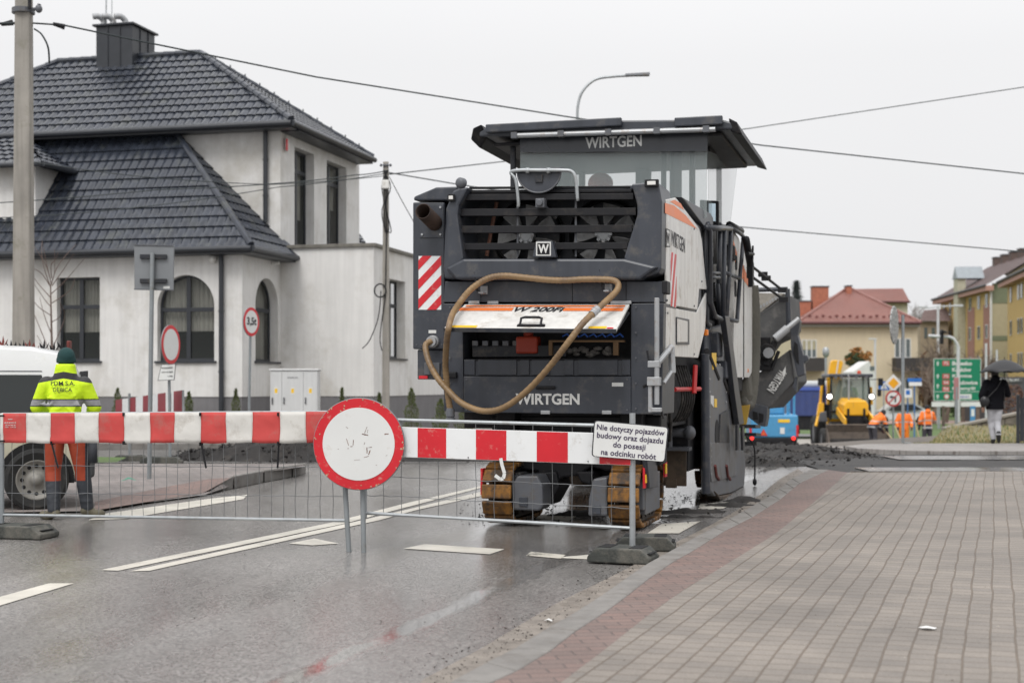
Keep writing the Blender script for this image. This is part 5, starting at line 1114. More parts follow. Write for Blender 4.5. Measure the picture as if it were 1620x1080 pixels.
# main round sign
c = P(567.5,702,11.75); sg = empty('road_sign', (c.x, c.y, 0), R(-4), 'large round white road sign with red rim standing in front of the barrier', 'road sign')
zc_ = c.z; rs = .378
fc = MB().lathe([(rs,.0),(rs+.004,.006),(rs+.004,.022)], (0,0,zc_), Y3, 64).build('sign_plate', BACK, sg)
MB().lathe([(rs*.995,-.004),(rs*.995,-.001)], (0,0,zc_), Y3, 64).build('red_rim', RED, fc)
MB().lathe([(rs*.795,-.008),(rs*.795,-.005)], (0,0,zc_), Y3, 64).build('white_field', SIGNW, fc)
SCR_ = mat('brown_scuff', (.17,.085,.06), .7, var=.4, scale=30); sf = MB(); rn = random.Random(11)
def scuff(px, py, L, ang, w_):
    x = (px-567.5)*11.75/FPX; z = zc_-(py-702)*11.75/FPX; d = Vector((math.cos(ang),0,math.sin(ang))); n = Vector((-d.z,0,d.x)); pts = []
    for k in range(7): pts.append(Vector((x,-.0095,z))+d*(L*(k/6-.5))+n*(w_*(.3+rn.random()*.7)))
    for k in range(6,-1,-1): pts.append(Vector((x,-.0095,z))+d*(L*(k/6-.5))-n*(w_*(.3+rn.random()*.7)))
    sf.prism(pts, (0,.001,0))
for q in ((550,699,.06,1.9,.003),(556,706,.02,.1,.004),(559,700,.05,1.5,.003),(551,709,.012,0,.003),(579,680,.055,1.2,.003),(578,687,.05,-.2,.006),(582,682,.03,1.4,.002),(581,712,.05,1.6,.005),(585,715,.04,1.2,.005),(580,722,.04,.3,.003),(586,707,.03,.2,.003),(612,686,.035,.1,.005),(577,701,.02,1.2,.002),(549,676,.02,-.6,.002),(612,720,.015,.3,.002),(565,727,.05,.1,.001),(535,710,.01,.4,.002),(596,735,.012,0,.002)): scuff(*q)
sf.build('scuff_marks', SCR_, fc)
wr_ = MB(); rn = random.Random(5)
for k in range(46):
    t = rn.uniform(0, 6.28); r_ = rs*(.985+rn.uniform(-.02,.008)) if k < 34 else rs*rn.uniform(.82,.97); z = zc_+r_*math.sin(t); x = r_*math.cos(t); q = rn.uniform(.003,.010)
    wr_ = MB(); wr_.prism([(x+q*math.cos(u_)*rn.uniform(.5,1.4), -.0062, z+q*math.sin(u_)*rn.uniform(.5,1.4)) for u_ in [j*1.05 for j in range(6)]], (0,.001,0)); wr_.build('paint_chip', mat('chipped_tan', (.45,.33,.22), .8), fc)
inv = lambda p: Matrix.Rotation(R(4), 3, 'Z')@(p-Vector((c.x, c.y, 0)))
for (x0, y0, x1, y1) in ((544,770,552,872),(573,770,575.5,873)):
    b = G(x1, y1); t_ = P(x0, y0, 11.82); t2 = t_+(t_-b)*.5
    MB().tube([inv(Vector((b.x,b.y,.0))), inv(Vector((t2.x,b.y+.02,t2.z)))], .0215, 12).build('leg', POLEM, sg, smooth='auto')
MB().box(-.15,.15,.022,.05,zc_-.05,zc_-.02).build('bracket', GALV, sg)
# mesh fence panels and their boards
FL, FR = Vector((-4.69,13.07,0)), Vector((.946,11.2,0)); FD = (FR-FL); FLn = FD.length; FU = FD.normalized(); FN = Vector((FU.y,-FU.x,0)) # FN toward the camera
def fpt(px, off=0):
    r_ = (px-810)/FPX; t = (r_*FL.y-FL.x)/(FD.x-r_*FD.y); return FL+FD*t+FN*off
def fz(px, py, off=0): p = fpt(px, off); return CH-(py-HY)*p.y/FPX
WIREM = mat('galvanised_wire', (.16,.165,.17), .45, .5, var=.2)
fang = math.atan2(FU.y, FU.x)
class FF:
    def __init__(s, org): s.o = org
    def __call__(s, p): q = p-s.o; return Vector((q.dot(FU), q.dot(-FN), q.z))
def fence_panel(org, px0, px1, ytop0, ytop1, ybot0, ybot1, vstep, hz, label, post_px=None, shape=0):
    L_ = FF(org); root = empty('mesh_barrier', org, fang, label, 'barrier fence', 'mesh barrier panels across the road')
    def at(px, f):
        p = fpt(px); t = (px-px0)/(px1-px0); zt = fz(px0,ytop0)*(1-t)+fz(px1,ytop1)*t; zb = fz(px0,ybot0)*(1-t)+fz(px1,ybot1)*t
        return L_(Vector((p.x,p.y,zb+(zt-zb)*f)))
    fr_ = MB(); fr_.tube([at(px0,1), at(px1,1)], .014, 8); fr_.build('top_rail', GALV, root); MB().tube([at(px0,0), at(px1,0)], .014, 8).build('bottom_rail', GALV, root)
    wm = MB(); A, B = fpt(px0), fpt(px1); n = int((B-A).length/vstep); rn = random.Random(n)
    for k in range(1, n):
        f = k/n; pA = L_(A.lerp(B, f)); zt = fz(px0,ytop0)*(1-f)+fz(px1,ytop1)*f; zb = fz(px0,ybot0)*(1-f)+fz(px1,ybot1)*f
        wm.tube([(pA.x+rn.uniform(-.008,.008)*math.sin(j*1.1+k)*(0 < j < 6), rn.uniform(-.004,.004), zb+(zt-zb)*j/6) for j in range(7)], .0029, 4)
    for h_ in hz:
        pa, pb = at(px0,h_), at(px1,h_); wm.tube([pa.lerp(pb, j/30)+Vector((0,0,rn.uniform(-.006,.006)*(0 < j < 30))) for j in range(31)], .0029, 4)
    wm.build('wire_mesh', WIREM, root)
    return root, L_
FB, LB = fence_panel(Vector((FL.x,FL.y,0)), 3, 546, 655, 651.5, 814, 823, .112, (.22,.49,.78), 'left mesh barrier hung with red and white fabric, standing in front of the worker')
RB_, LR = fence_panel(Vector((FR.x,FR.y,0)), 578, 1000, 662.5, 674, 811, 835, .157, (.19,.40,.62,.82), 'right mesh barrier panel carrying the rigid red and white board')
def post(root, L, px, ybot, ztop, r=.021): p = L(fpt(px)); return MB().tube([(p.x,p.y,ybot), (p.x,p.y,ztop)], r, 12).build('post', POLEM if root is FB else GALV, root, smooth='auto')
post(FB, LB, 3, .1, 1.13); post(FB, LB, 548, .2, 1.14, .014); post(RB_, LR, 1000.5, .08, 1.17, .024); post(RB_, LR, 578, .28, 1.12, .014)
# striped fabric
FABR = mat('faded_red_fabric', (.50,.055,.05), .7, var=.12, scale=3, bump=.15, bscale=30, dirt=((.38,.12,.10), .4), dscale=5); FABW = mat('grubby_white_fabric', (.60,.585,.55), .75, var=.06, bump=.15, bscale=30, dirt=((.40,.37,.33), .35), dscale=5)
bd = [3,8,44,83,121,159,199,240,279,320,360,402,445,486,527,546]
cols = [1,0,1,0,1,0,1,0,1,0,1,0,1,0,1]       # 1 white, 0 red
fab = MB(); nz = 8
def fabp(px, j):
    p = fpt(px, .026); t = (px-3)/543; zt = fz(3,654.5)*(1-t)+fz(546,651.5)*t+.006; zb = fz(3,700.5)*(1-t)+fz(546,700)*t
    s = (px-3)/120*2*math.pi; zb += .003*math.sin(s*1.0)+.002*math.sin(s*3.1); f = j/nz
    w_ = .005*math.sin(f*5+s*.7)*f+.006*noise.noise((px*.03, f*2.5, 0))+.005*noise.noise((px*.09, f*6, 5))
    q = LB(Vector((p.x,p.y,zt+(zb-zt)*f))); q.y -= w_; q.x += .006*math.sin(f*3+px*.1)*f; return q
for k in range(len(bd)-1):
    x0, x1 = bd[k], bd[k+1]; n = max(2, int((x1-x0)/4)); vs = []
    for i in range(n+1):
        for j in range(nz+1): vs.append(fabp(x0+(x1-x0)*i/n, j))
    fab.add(vs, [(i*(nz+1)+j, i*(nz+1)+j+1, (i+1)*(nz+1)+j+1, (i+1)*(nz+1)+j) for i in range(n) for j in range(nz)], 1-cols[k])
fo = fab.build('striped_fabric', [FABW, FABR], FB, smooth=True, recalc=False); sm = fo.modifiers.new('thick', 'SOLIDIFY'); sm.thickness = .004
ft = MB()
for a_, b_ in (((8,656),(24,661)),):
    pass
tq = LB(fpt(20,.05)); z_ = fz(20,668)
for s, dz, wd, hh2 in (('BUS·KRZYŻ', 0, .125, .018),('— BARIERY —', .03, .08, .010),('DROGOWE 33', -.025, .11, .010),('TEL. 14 62', -.042, .12, .009)):
    text('printed_lettering', s, Vector((tq.x, tq.y+.018, z_+dz-.0)), X3, Z3, hh2, TEXTW, fo, width=wd)
ties = [(199,655),(320,655),(443,655),(199,700),(320,702),(443,701),(85,700)]
for x, y in ties: p = LB(fpt(x, .02)); p.z = fz(x, y); MB().obox(p, (.012,.05,.03)).build('cable_tie', BLK, FB)
for x0, y0, x1, y1 in ((321,703,327,740),(443,702,440,740),(84,701,93,740)):
    p, q = LB(fpt(x0,.02)), LB(fpt(x1,.01)); p.z, q.z = fz(x0,y0), fz(x1,y1); MB().tube([p, q], .009, 5).build('cable_tie', BLK, FB)
tl = MB(); p, q = LB(fpt(3,.0)), LB(fpt(10,.0)); tl.tube([Vector((p.x-.3,0,fz(3,659))), Vector((q.x,-.03,fz(10,657)))], .008, 5); tl.tube([Vector((p.x-.3,0,fz(3,700))), Vector((q.x,-.03,fz(10,697)))], .008, 5); tl.build('tie_cord', BLK, FB)
# rigid board on the right panel
bx = [618,663,708,755,803,851,900,950,999]; cc = [1,0,1,0,1,0,1,0]
def zb_(px, top): t = (px-640)/360; return (fz(640,675)*(1-t)+fz(1000,686)*t) if top else (fz(640,722.5)*(1-t)+fz(1000,735.5)*t)
brd = MB(); A, B = LR(fpt(618,.03)), LR(fpt(999,.03))
brd.prism([Vector((A.x,A.y,zb_(618,0))), Vector((B.x,B.y,zb_(999,0))), Vector((B.x,B.y,zb_(999,1))), Vector((A.x,A.y,zb_(618,1)))], (0,.02,0)); bo = brd.build('striped_board', WSH, RB_, bevel=.003)
for k in range(len(cc)):
    if cc[k]: continue
    p, q = LR(fpt(bx[k],.032)), LR(fpt(bx[k+1],.032)); e = .003
    MB().prism([Vector((p.x,p.y,zb_(bx[k],0)+e)), Vector((q.x,q.y,zb_(bx[k+1],0)+e)), Vector((q.x,q.y,zb_(bx[k+1],1)-e)), Vector((p.x,p.y,zb_(bx[k],1)-e))], (0,.0012,0)).build('red_stripe', RED, bo)
bt = MB()
for x, y in ((932,729),(743,723)): p = LR(fpt(x,.034)); p.z = fz(x,y); bt.lathe([(.006,0),(.005,.004)], p, -Y3, 8)
bt.build('rivet', GREYP, bo)
tp_ = MB(); pts = [(795,724),(797,735),(801,748),(799,756),(794,757),(786,751)]; pp = []
for x, y in pts: p = LR(fpt(x,.045)); p.z = fz(x,y); pp.append(p)
for i in range(len(pp)-1): d = (pp[i+1]-pp[i]).normalized(); n = Vector((-d.z,0,d.x))*.014; tp_.prism([pp[i]-n, pp[i]+n, pp[i+1]+n, pp[i+1]-n], (0,.001,0))
tpo = tp_.build('tape_strip', SIGNW, RB_)
# text plate on the post
pl = [(939.5,664.6),(1058.5,675.5),(1052.5,731),(935.5,721.7)]; PL = []
for x, y in pl: p = LR(fpt(1000,.06)); r_ = P(x, y, fpt(1000,.06).y-(x-1000)*.0006); PL.append(LR(r_))
def rnd_quad(q, r):
    out = []
    for i in range(4):
        a_, b_, c_ = q[i-1], q[i], q[(i+1) % 4]; u_ = (a_-b_).normalized()*r; v_ = (c_-b_).normalized()*r
        for k in range(6): t = k/5; out.append(b_+u_*(1-t)**2+v_*t*t)
    return out
plate = MB().prism(rnd_quad(PL, .03), (0,.006,0)).build('text_plate', TEXTK, RB_, bevel=.004)
cxp = sum((p for p in PL), Vector())/4; ins_ = [cxp+(p-cxp)*.965+Vector((0,-.0015,0)) for p in PL]
MB().prism(rnd_quad(ins_, .026), (0,.001,0)).build('plate_field', SIGNW, plate, bevel=.0)
rr_ = (PL[1]-PL[0]).normalized(); uu = rr_.cross(Vector((0,1,0))); uu = (PL[0]-PL[3]).normalized(); uu = (uu-rr_*uu.dot(rr_)).normalized()
wd_ = (PL[1]-PL[0]).length; ht_ = (PL[0]-PL[3]).length
for s, f, wf in (('Nie dotyczy pojazdów', .20, .90), ('budowy oraz dojazdu', .42, .88), ('do posesji', .64, .43), ('na odcinku robót', .85, .73)):
    hh2 = .20 if any(ch in s for ch in 'ypj') else .155
    text('plate_lettering', s, cxp+uu*(ht_*(.5-f))-Vector((0,.004,0)), rr_, uu, ht_*hh2, mat('navy_lettering', (.03,.015,.06), .5), plate, width=wd_*wf, bold=.012)
# rubber feet
def foot(loc, rz, label, s=1.0, L0=.36):
    mb = MB(); hw, L_, h_ = .16*s, L0*s, .115*s
    prof = [(-L_,0),(L_,0),(L_,.045*s),(L_*.72,h_),(-L_*.72,h_),(-L_,.045*s)]
    mb.prism([(x,-hw,z) for x, z in prof], (0,2*hw,0)); o = mb.build('barrier_foot', RUBRF, None, bevel=.012, loc=loc, rz=rz); tag(o, label, 'barrier foot', 'rubber barrier feet')
    for sx in (-.5, .5):
        MB().box(sx*L_-.05*s, sx*L_+.05*s, -hw*.7, hw*.7, h_+.0, h_+.004).build('recess', VOID, o)  # raised black pad, painted shade of a recess
    for sx in (-.85,.85): MB().obox((sx*L_, 0, .075*s), (.07*s,.2*s,.006)).build('slot', VOID, o)  # black strips paint the shade of the slots
    return o
RUBRF = mat('weathered_recycled_rubber', (.045,.048,.043), .8, var=.3, scale=6, bump=.5, bscale=50, dirt=((.14,.13,.11), .5), dscale=4)
RUBRB = RUBRF
p = G(25,852); foot((p.x-.05,p.y+.12,.004), fang+R(4), 'dark weathered rubber foot holding the left end of the mesh barrier')
p = G(988,893); f1_ = foot((p.x+.0,p.y+.13,.012), fang+R(-2), 'front rubber foot under the post at the right end of the barrier', L0=.25)
p = G(1022,876); f2_ = foot((p.x+.02,p.y+.24,.014), fang+R(10), 'second rubber foot behind and right of the front one by the kerb', L0=.25)
# square sign seen from behind
Y = 20.2; c = P(241.5,422,Y); s_ = empty('square_road_sign', (P(236,760,Y).x,Y,.1), R(3), 'grey back of a square road sign on a tall leaning post before the house', 'road sign')
loc = lambda x, y, dy=0: Vector((P(x,y,Y).x-P(236,760,Y).x, dy, P(x,y,Y).z-.1))
MB().tube([loc(236,762), loc(241,400,.0)], .032, 12).build('post', POLEM, s_, smooth='auto')
pn_ = MB().prism([loc(211,458,-.06+.12), loc(273,459,.06), loc(274,387,.06), loc(211,386,.06)], (0,.03,0)).build('sign_back', BACK, s_, bevel=.02)
e_ = MB(); 
for pts in ([(211,458),(273,459),(273,457.5),(211,456.5)], [(211,387.5),(273,388.5),(273,387),(211,386)]): e_.prism([loc(x, y, .045) for x, y in pts], (0,.02,0))
e_.build('rim', GREYP, pn_)
for y in (405, 443.5): MB().prism([loc(221,y+4,.01), loc(263,y+4,.01), loc(263,y-3,.01), loc(221,y-3,.01)], (0,.045,0)).build('bracket', DG2, s_, bevel=.006)
MB().prism([loc(257,456,.055), loc(267,456,.055), loc(267,452,.055), loc(257,452,.055)], (0,.004,0)).build('sticker', TEXTW, pn_)
# narrow round sign with plate, and the board it stands behind
Y = 25; x0 = P(266,0,Y).x; s2 = empty('closed_road_sign', (x0,Y,0), 0, 'small round white sign with red rim above a text plate behind the striped board', 'road sign')
zc2 = P(0,545,Y).z; MB().tube([(.03,.03,.0), (-.0,.03,P(0,516,Y).z)], .026, 10).build('post', POLEM, s2)
hd_ = empty('sign_head', (.05,-.01,zc2), R(76)); hd_.parent = s2
dd_ = disc(hd_, 'sign_plate', .345, .02, BACK, -.0); disc(hd_, 'red_rim', .343, .003, RED, -.004); disc(hd_, 'white_field', .275, .003, SIGNW, -.008)
q2 = [(253,576),(279.5,575),(277,601),(247,602)]; qq = [Vector((P(x,y,Y-.1).x-x0, -.1+(.1 if x < 260 else -.05), P(0,y,Y-.1).z)) for x, y in q2]
tpq = MB().prism(qq, (0,.01,0)).build('text_plate', TEXTK, s2); cq = sum(qq, Vector())/4; MB().prism([cq+(p-cq)*.93-Vector((0,.003,0)) for p in qq], (0,.001,0)).build('plate_field', SIGNW, tpq)
rq = (qq[1]-qq[0]).normalized(); uq = Z3
for k, s in enumerate(('Nie dotyczy pojazdów','budowy oraz dojazdu','do posesji na odcinku')): text('plate_lettering', s, cq+Z3*(.075-.075*k)-Vector((0,.008,0)), rq, uq, .035, TEXTK, tpq, width=.25, bold=.01)
bq = [(183,660),(288,660),(288,617),(183,632.5)]; Ya, Yb = 29.0, 25.2
bo_ = empty('striped_barricade', (P(288,0,Yb).x,Yb,0), 0, 'dark red and white striped barricade board angled behind the barrier, near the house', 'barricade')
o3 = Vector((P(288,0,Yb).x,Yb,0)); bA = P(183,632.5,Ya)-o3; bB = P(288,617,Yb)-o3; hA, hB = .50, .50
DR = mat('dark_red_sheeting', (.24,.012,.025), .4, var=.15)
wb = MB().prism([bA-Z3*hA, bB-Z3*hB, bB, bA], (.0,.02,0)).build('board', WSH, bo_)
n = 9; 
for k in range(0, 9, 2):
    f0_, f1_ = k/9, (k+1)/9; MB().prism([(bA-Z3*hA).lerp(bB-Z3*hB, f0_), (bA-Z3*hA).lerp(bB-Z3*hB, f1_), bA.lerp(bB, f1_), bA.lerp(bB, f0_)], (-.001,-.004,0)).build('red_stripe', DR, wb)
MB().tube([bB+Vector((.02,0,0)), bB+Vector((.02,0,-.6))], .02, 8).build('edge_profile', GALV, bo_)
for x, Yp in ((203,28),(267,25.4)):
    pp_ = P(x,650,Yp)-o3; MB().tube([(pp_.x,.08+pp_.y,-.0), (pp_.x,.08+pp_.y,P(0,622,Yp).z)], .026, 8).build('post', POLEM, bo_)
foot((P(206,0,25.8).x,25.8,.0), R(8), 'rubber foot lying by the left post of the striped barricade', .9); foot((P(258,0,25.2).x,25.1,.0), R(6), 'rubber foot under the small closed road sign behind the island', 1.0)
# weight limit sign
Y = 29.5; x0 = P(394.5,0,Y).x; s3 = empty('weight_limit_sign', (x0,Y,0), 0, 'round red-rimmed sign reading 3,5t on a slim post by the house corner', 'road sign')
MB().tube([(-.02,0,0), (.03,0,P(0,488,Y).z)], .028, 10).build('post', POLEM, s3); zc3 = P(0,509,Y).z
hd3 = empty('sign_head', (P(398,0,Y).x-x0,-.03,zc3), R(68)); hd3.parent = s3
disc(hd3, 'sign_plate', .30, .02, BACK, -.0); disc(hd3, 'red_rim', .298, .003, RED, -.004); fw_ = disc(hd3, 'white_field', .235, .003, SIGNW, -.008)
text('sign_lettering', '3,5t', Vector((0,-.012,0)), X3, Z3, .19, TEXTK, fw_, width=.36, bold=.03)
# ================= PEOPLE =================
SKIN = mat('skin', (.42,.24,.17), .55, var=.1); HAIR = mat('dark_hair', (.02,.014,.01), .6, var=.4)
def remesh(mb, name, m, parent, vox=.014, sm=4):
    me = bpy.data.meshes.new(name); me.from_pydata(mb.v, [], mb.f); b = bmesh.new(); b.from_mesh(me); bmesh.ops.recalc_face_normals(b, faces=b.faces); b.to_mesh(me); b.free()
    t = bpy.data.objects.new(name, me); col.objects.link(t); md = t.modifiers.new('r', 'REMESH'); md.mode = 'VOXEL'; md.voxel_size = vox
    if sm: s = t.modifiers.new('s', 'SMOOTH'); s.iterations = sm; s.factor = .5
    dg = bpy.context.evaluated_depsgraph_get(); dg.update(); m2 = bpy.data.meshes.new_from_object(t.evaluated_get(dg)); bpy.data.objects.remove(t)
    m2.name = name; m2.materials.clear(); m2.materials.append(m); m2.polygons.foreach_set('use_smooth', [True]*len(m2.polygons))
    o = bpy.data.objects.new(name, m2); col.objects.link(o); o.parent = parent; return o
def limb(mb, pts, rad, n=12):
    for i in range(len(pts)-1): mb.tube([pts[i], pts[i+1]], [rad[i], rad[i+1]], n)
    for p, r_ in zip(pts, rad): mb.ell(p, r_*1.0, r_*1.0, r_*1.0, 12, 8)
def torso(mb, rings, n=20):
    """rings: (centre, rx, ry, tilt)"""
    rr = []
    for c_, rx, ry, t in rings:
        c_ = Vector(c_); rr.append([c_+Matrix.Rotation(t, 3, 'X')@Vector((rx*math.copysign(abs(math.cos(a_))**.8, math.cos(a_)), ry*math.copysign(abs(math.sin(a_))**.8, math.sin(a_)), 0)) for a_ in [2*math.pi*k/n for k in range(n)]])
    mb.loft(rr)
def hand(mb, w_, d, side, curl=.5):
    """w_ wrist point, d pointing direction; fingers curl towards +y"""
    w_ = Vector(w_); d = Vector(d).normalized(); f = Vector((0,1,0)); f = (f-d*f.dot(d)).normalized(); s = d.cross(f)*side
    limb(mb, [w_, w_+d*.05, w_+d*.085], [.026,.036,.034])
    for k in range(4):
        o = w_+d*.085+s*(-.028+.019*k); L_ = (.068,.078,.074,.058)[k]
        p1 = o+d*L_*.5+f*.01*curl*2; p2 = p1+d*L_*.3+f*L_*.45*curl; p3 = p2+d*L_*.02+f*L_*.4*curl; limb(mb, [o, p1, p2, p3], [.010,.0095,.009,.008], 8)
    t0 = w_+d*.03-s*.03; limb(mb, [t0, t0+d*.035-s*.015+f*.015, t0+d*.06-s*.012+f*.035], [.013,.011,.010], 8)
def person(name, label, loc, rz, J, jacket, trousers, boots, hat=None, hair=None, vox=.014, group=None, hood=False, head_dir=(0,1), sk=SKIN, glove=None, extra_torso=0, scale=1.0):
    root = empty('person', loc, rz, label, 'person', group); root.scale = (scale,)*3
    V = {k: Vector(v) for k, v in J.items()}; mb = MB()
    torso(mb, [(V['pelvis'],.15,.10,J_t[0]), (V['waist'],.125,.09,J_t[1]), (V['chest'],.16,.11,J_t[2]), (V['neck']-(V['neck']-V['chest'])*.25,.13,.08,J_t[2]), (V['neck'],.06,.06,J_t[2])]) if (J_t := J.get('tilt', (0,0,0))) or True else None
    hc_ = V['head']; nk = V['neck']; limb(mb, [nk-(hc_-nk)*.2, hc_-(hc_-nk)*.3], [.058,.052])
    hx, hy = head_dir; fd = Vector((hx, hy, 0)).normalized(); ry_ = Matrix.Rotation(math.atan2(-hx, hy), 3, 'Z')
    mb.ell(hc_, .077,.098,.112, 18, 12, ry_); mb.ell(hc_+fd*.03-Z3*.055, .052,.062,.055, 12, 8, ry_)
    mb.prism([hc_+fd*.09+Z3*.02, hc_+fd*.09-Z3*.03+ry_@Vector((.015,0,0)), hc_+fd*.09-Z3*.03-ry_@Vector((.015,0,0))], fd*.028)
    mb.tube([hc_+fd*.088-Z3*.052-ry_@Vector((.022,0,0)), hc_+fd*.094-Z3*.052, hc_+fd*.088-Z3*.052+ry_@Vector((.022,0,0))], .007, 6)
    for s in (-1, 1): mb.ell(hc_+ry_@Vector((s*.079,-.005,-.005)), .012,.022,.032, 8, 6, ry_)
    for s, S in ((-1,'L'), (1,'R')):
        limb(mb, [V['sh'+S], V['el'+S], V['wr'+S]], [.05,.040,.027]); hand(mb, V['wr'+S], V['wr'+S]-V['el'+S]+Vector(J.get('hd', (0,0,-.05))), s)
        limb(mb, [V['hip'+S], V['kn'+S], V['an'+S]], [.085,.055,.038]); 
    bd_ = remesh(mb, 'body', sk, root, min(vox, .012), 2)
    ey = MB()
    for s in (-1, 1): ey.ell(hc_+fd*.088+ry_@Vector((s*.031,0,0))+Z3*.008, .011,.008,.007, 8, 6, ry_)
    ey.build('eyes', VOID, bd_)
    jk_ = MB(); j = jacket; e = j.get('puff', .03); tw_ = j.get('slim', 1)
    T = J['tilt']
    torso(jk_, [(V['hem'],(.185+e*.3)*tw_,.135,T[0]), (V['pelvis'],(.185+e*.2)*tw_,.13,T[0]), (V['waist'],(.17+e*.3)*tw_,.125,T[1]), (V['chest'],(.19+e*.5)*tw_,.14,T[2]), ((V['chest']*.4+V['neck']*.6),(.16+e*.3)*tw_,.115,T[2]), (V['neck'],.085,.08,T[2]), (V['neck']+(V['head']-V['neck'])*.3,.075,.075,T[2])])
    for s, S in ((-1,'L'), (1,'R')):
        w2 = V['el'+S].lerp(V['wr'+S], .92); limb(jk_, [V['sh'+S], V['sh'+S].lerp(V['el'+S], .5), V['el'+S], V['el'+S].lerp(w2, .5), w2], [.078+e*.3,.07+e*.3,.064+e*.3,.06+e*.2,.05])
    if j.get('collar'): torso(jk_, [(V['neck']-Z3*.06,.15,.10,0),(V['neck']+Z3*.02,.115,.10,0),(V['neck']+Z3*.10,.10,.10,0),(V['neck']+Z3*.125,.095,.095,0)])
    if hood: jk_.ell(V['neck']+(V['head']-V['neck'])*.25-fd*.07, .11,.085,.10)
    rn = random.Random(hash(name) % 99)
    for k in range(j.get('folds', 26)):        # cloth folds
        p = V['pelvis'].lerp(V['chest'], rn.random())+Vector((rn.uniform(-.19,.19),-.115+rn.uniform(-.01,.01),rn.uniform(-.1,.1))); d = Vector((rn.uniform(-.1,.1),0,rn.uniform(-.07,.07)))
        if abs(p.x) < .19: jk_.tube([p-d, p, p+d], [.006,.014,.006], 6)
    jo = remesh(jk_, 'jacket', j['mat'], root, vox, 3)
    tr_ = MB(); tt = trousers; torso(tr_, [(V['waist']-Z3*.02,.15,.11,T[0]), (V['pelvis'],.165,.12,T[0]), (V['pelvis']-Z3*.10,.16,.12,0)])
    w_ = tt.get('w', 1)
    for S in 'LR': limb(tr_, [V['hip'+S], V['hip'+S].lerp(V['kn'+S], .5), V['kn'+S], V['kn'+S].lerp(V['an'+S], .45), V['an'+S]+Z3*.02], [.108*w_,.098*w_,.082*w_,.078*w_,.066*w_])
    for k in range(tt.get('folds', 20)):
        S = rn.choice('LR'); f = rn.random(); p = (V['kn'+S].lerp(V['an'+S], f))+Vector((0,-.06*w_,0)); tr_.tube([p+Vector((-.055,0,rn.uniform(-.02,.02))), p, p+Vector((.055,0,rn.uniform(-.02,.02)))], [.008,.016,.008], 6)
    remesh(tr_, 'trousers', tt['mat'], root, vox, 3)
    for S in 'LR':
        an = V['an'+S]; to = V['toe'+S]; b = MB(); limb(b, [an+Z3*.05, an-Z3*.005, an.lerp(to, .5)-Z3*.03, to], [.056,.058,.05,.042]); b.ell(an-(to-an)*.2-Z3*.03, .045,.05,.042)
        remesh(b, 'boot', boots, root, min(vox, .012), 2)
    if hat:
        b = MB(); b.ell(hc_+Z3*.03-fd*.005, .092,.112,.105, 20, 12, ry_); 
        if hat.get('cuff', True): b.lathe([(.096,-.03),(.10,-.02),(.10,.015),(.095,.02)], hc_+Z3*.0-fd*.008, Z3, 20)
        h2 = remesh(b, 'hat', hat['mat'], root, .009, 1)
    if hair: b = MB(); b.ell(hc_-fd*.015+Z3*.015, .088,.105,.118, 18, 12, ry_); b.ell(hc_-fd*.06-Z3*.05, .075,.05,.09); remesh(b, 'hair', hair, root, .01, 1)
    if glove:
        b = MB()
        for s, S in ((-1,'L'), (1,'R')): 
            d_ = (V['wr'+S]-V['el'+S]).normalized(); b2 = MB(); limb(b2, [V['wr'+S]-d_*.03, V['wr'+S]+d_*.05, V['wr'+S]+d_*.10], [.045,.047,.04]); remesh(b2, 'glove', glove, root, .014, 2)
    return root
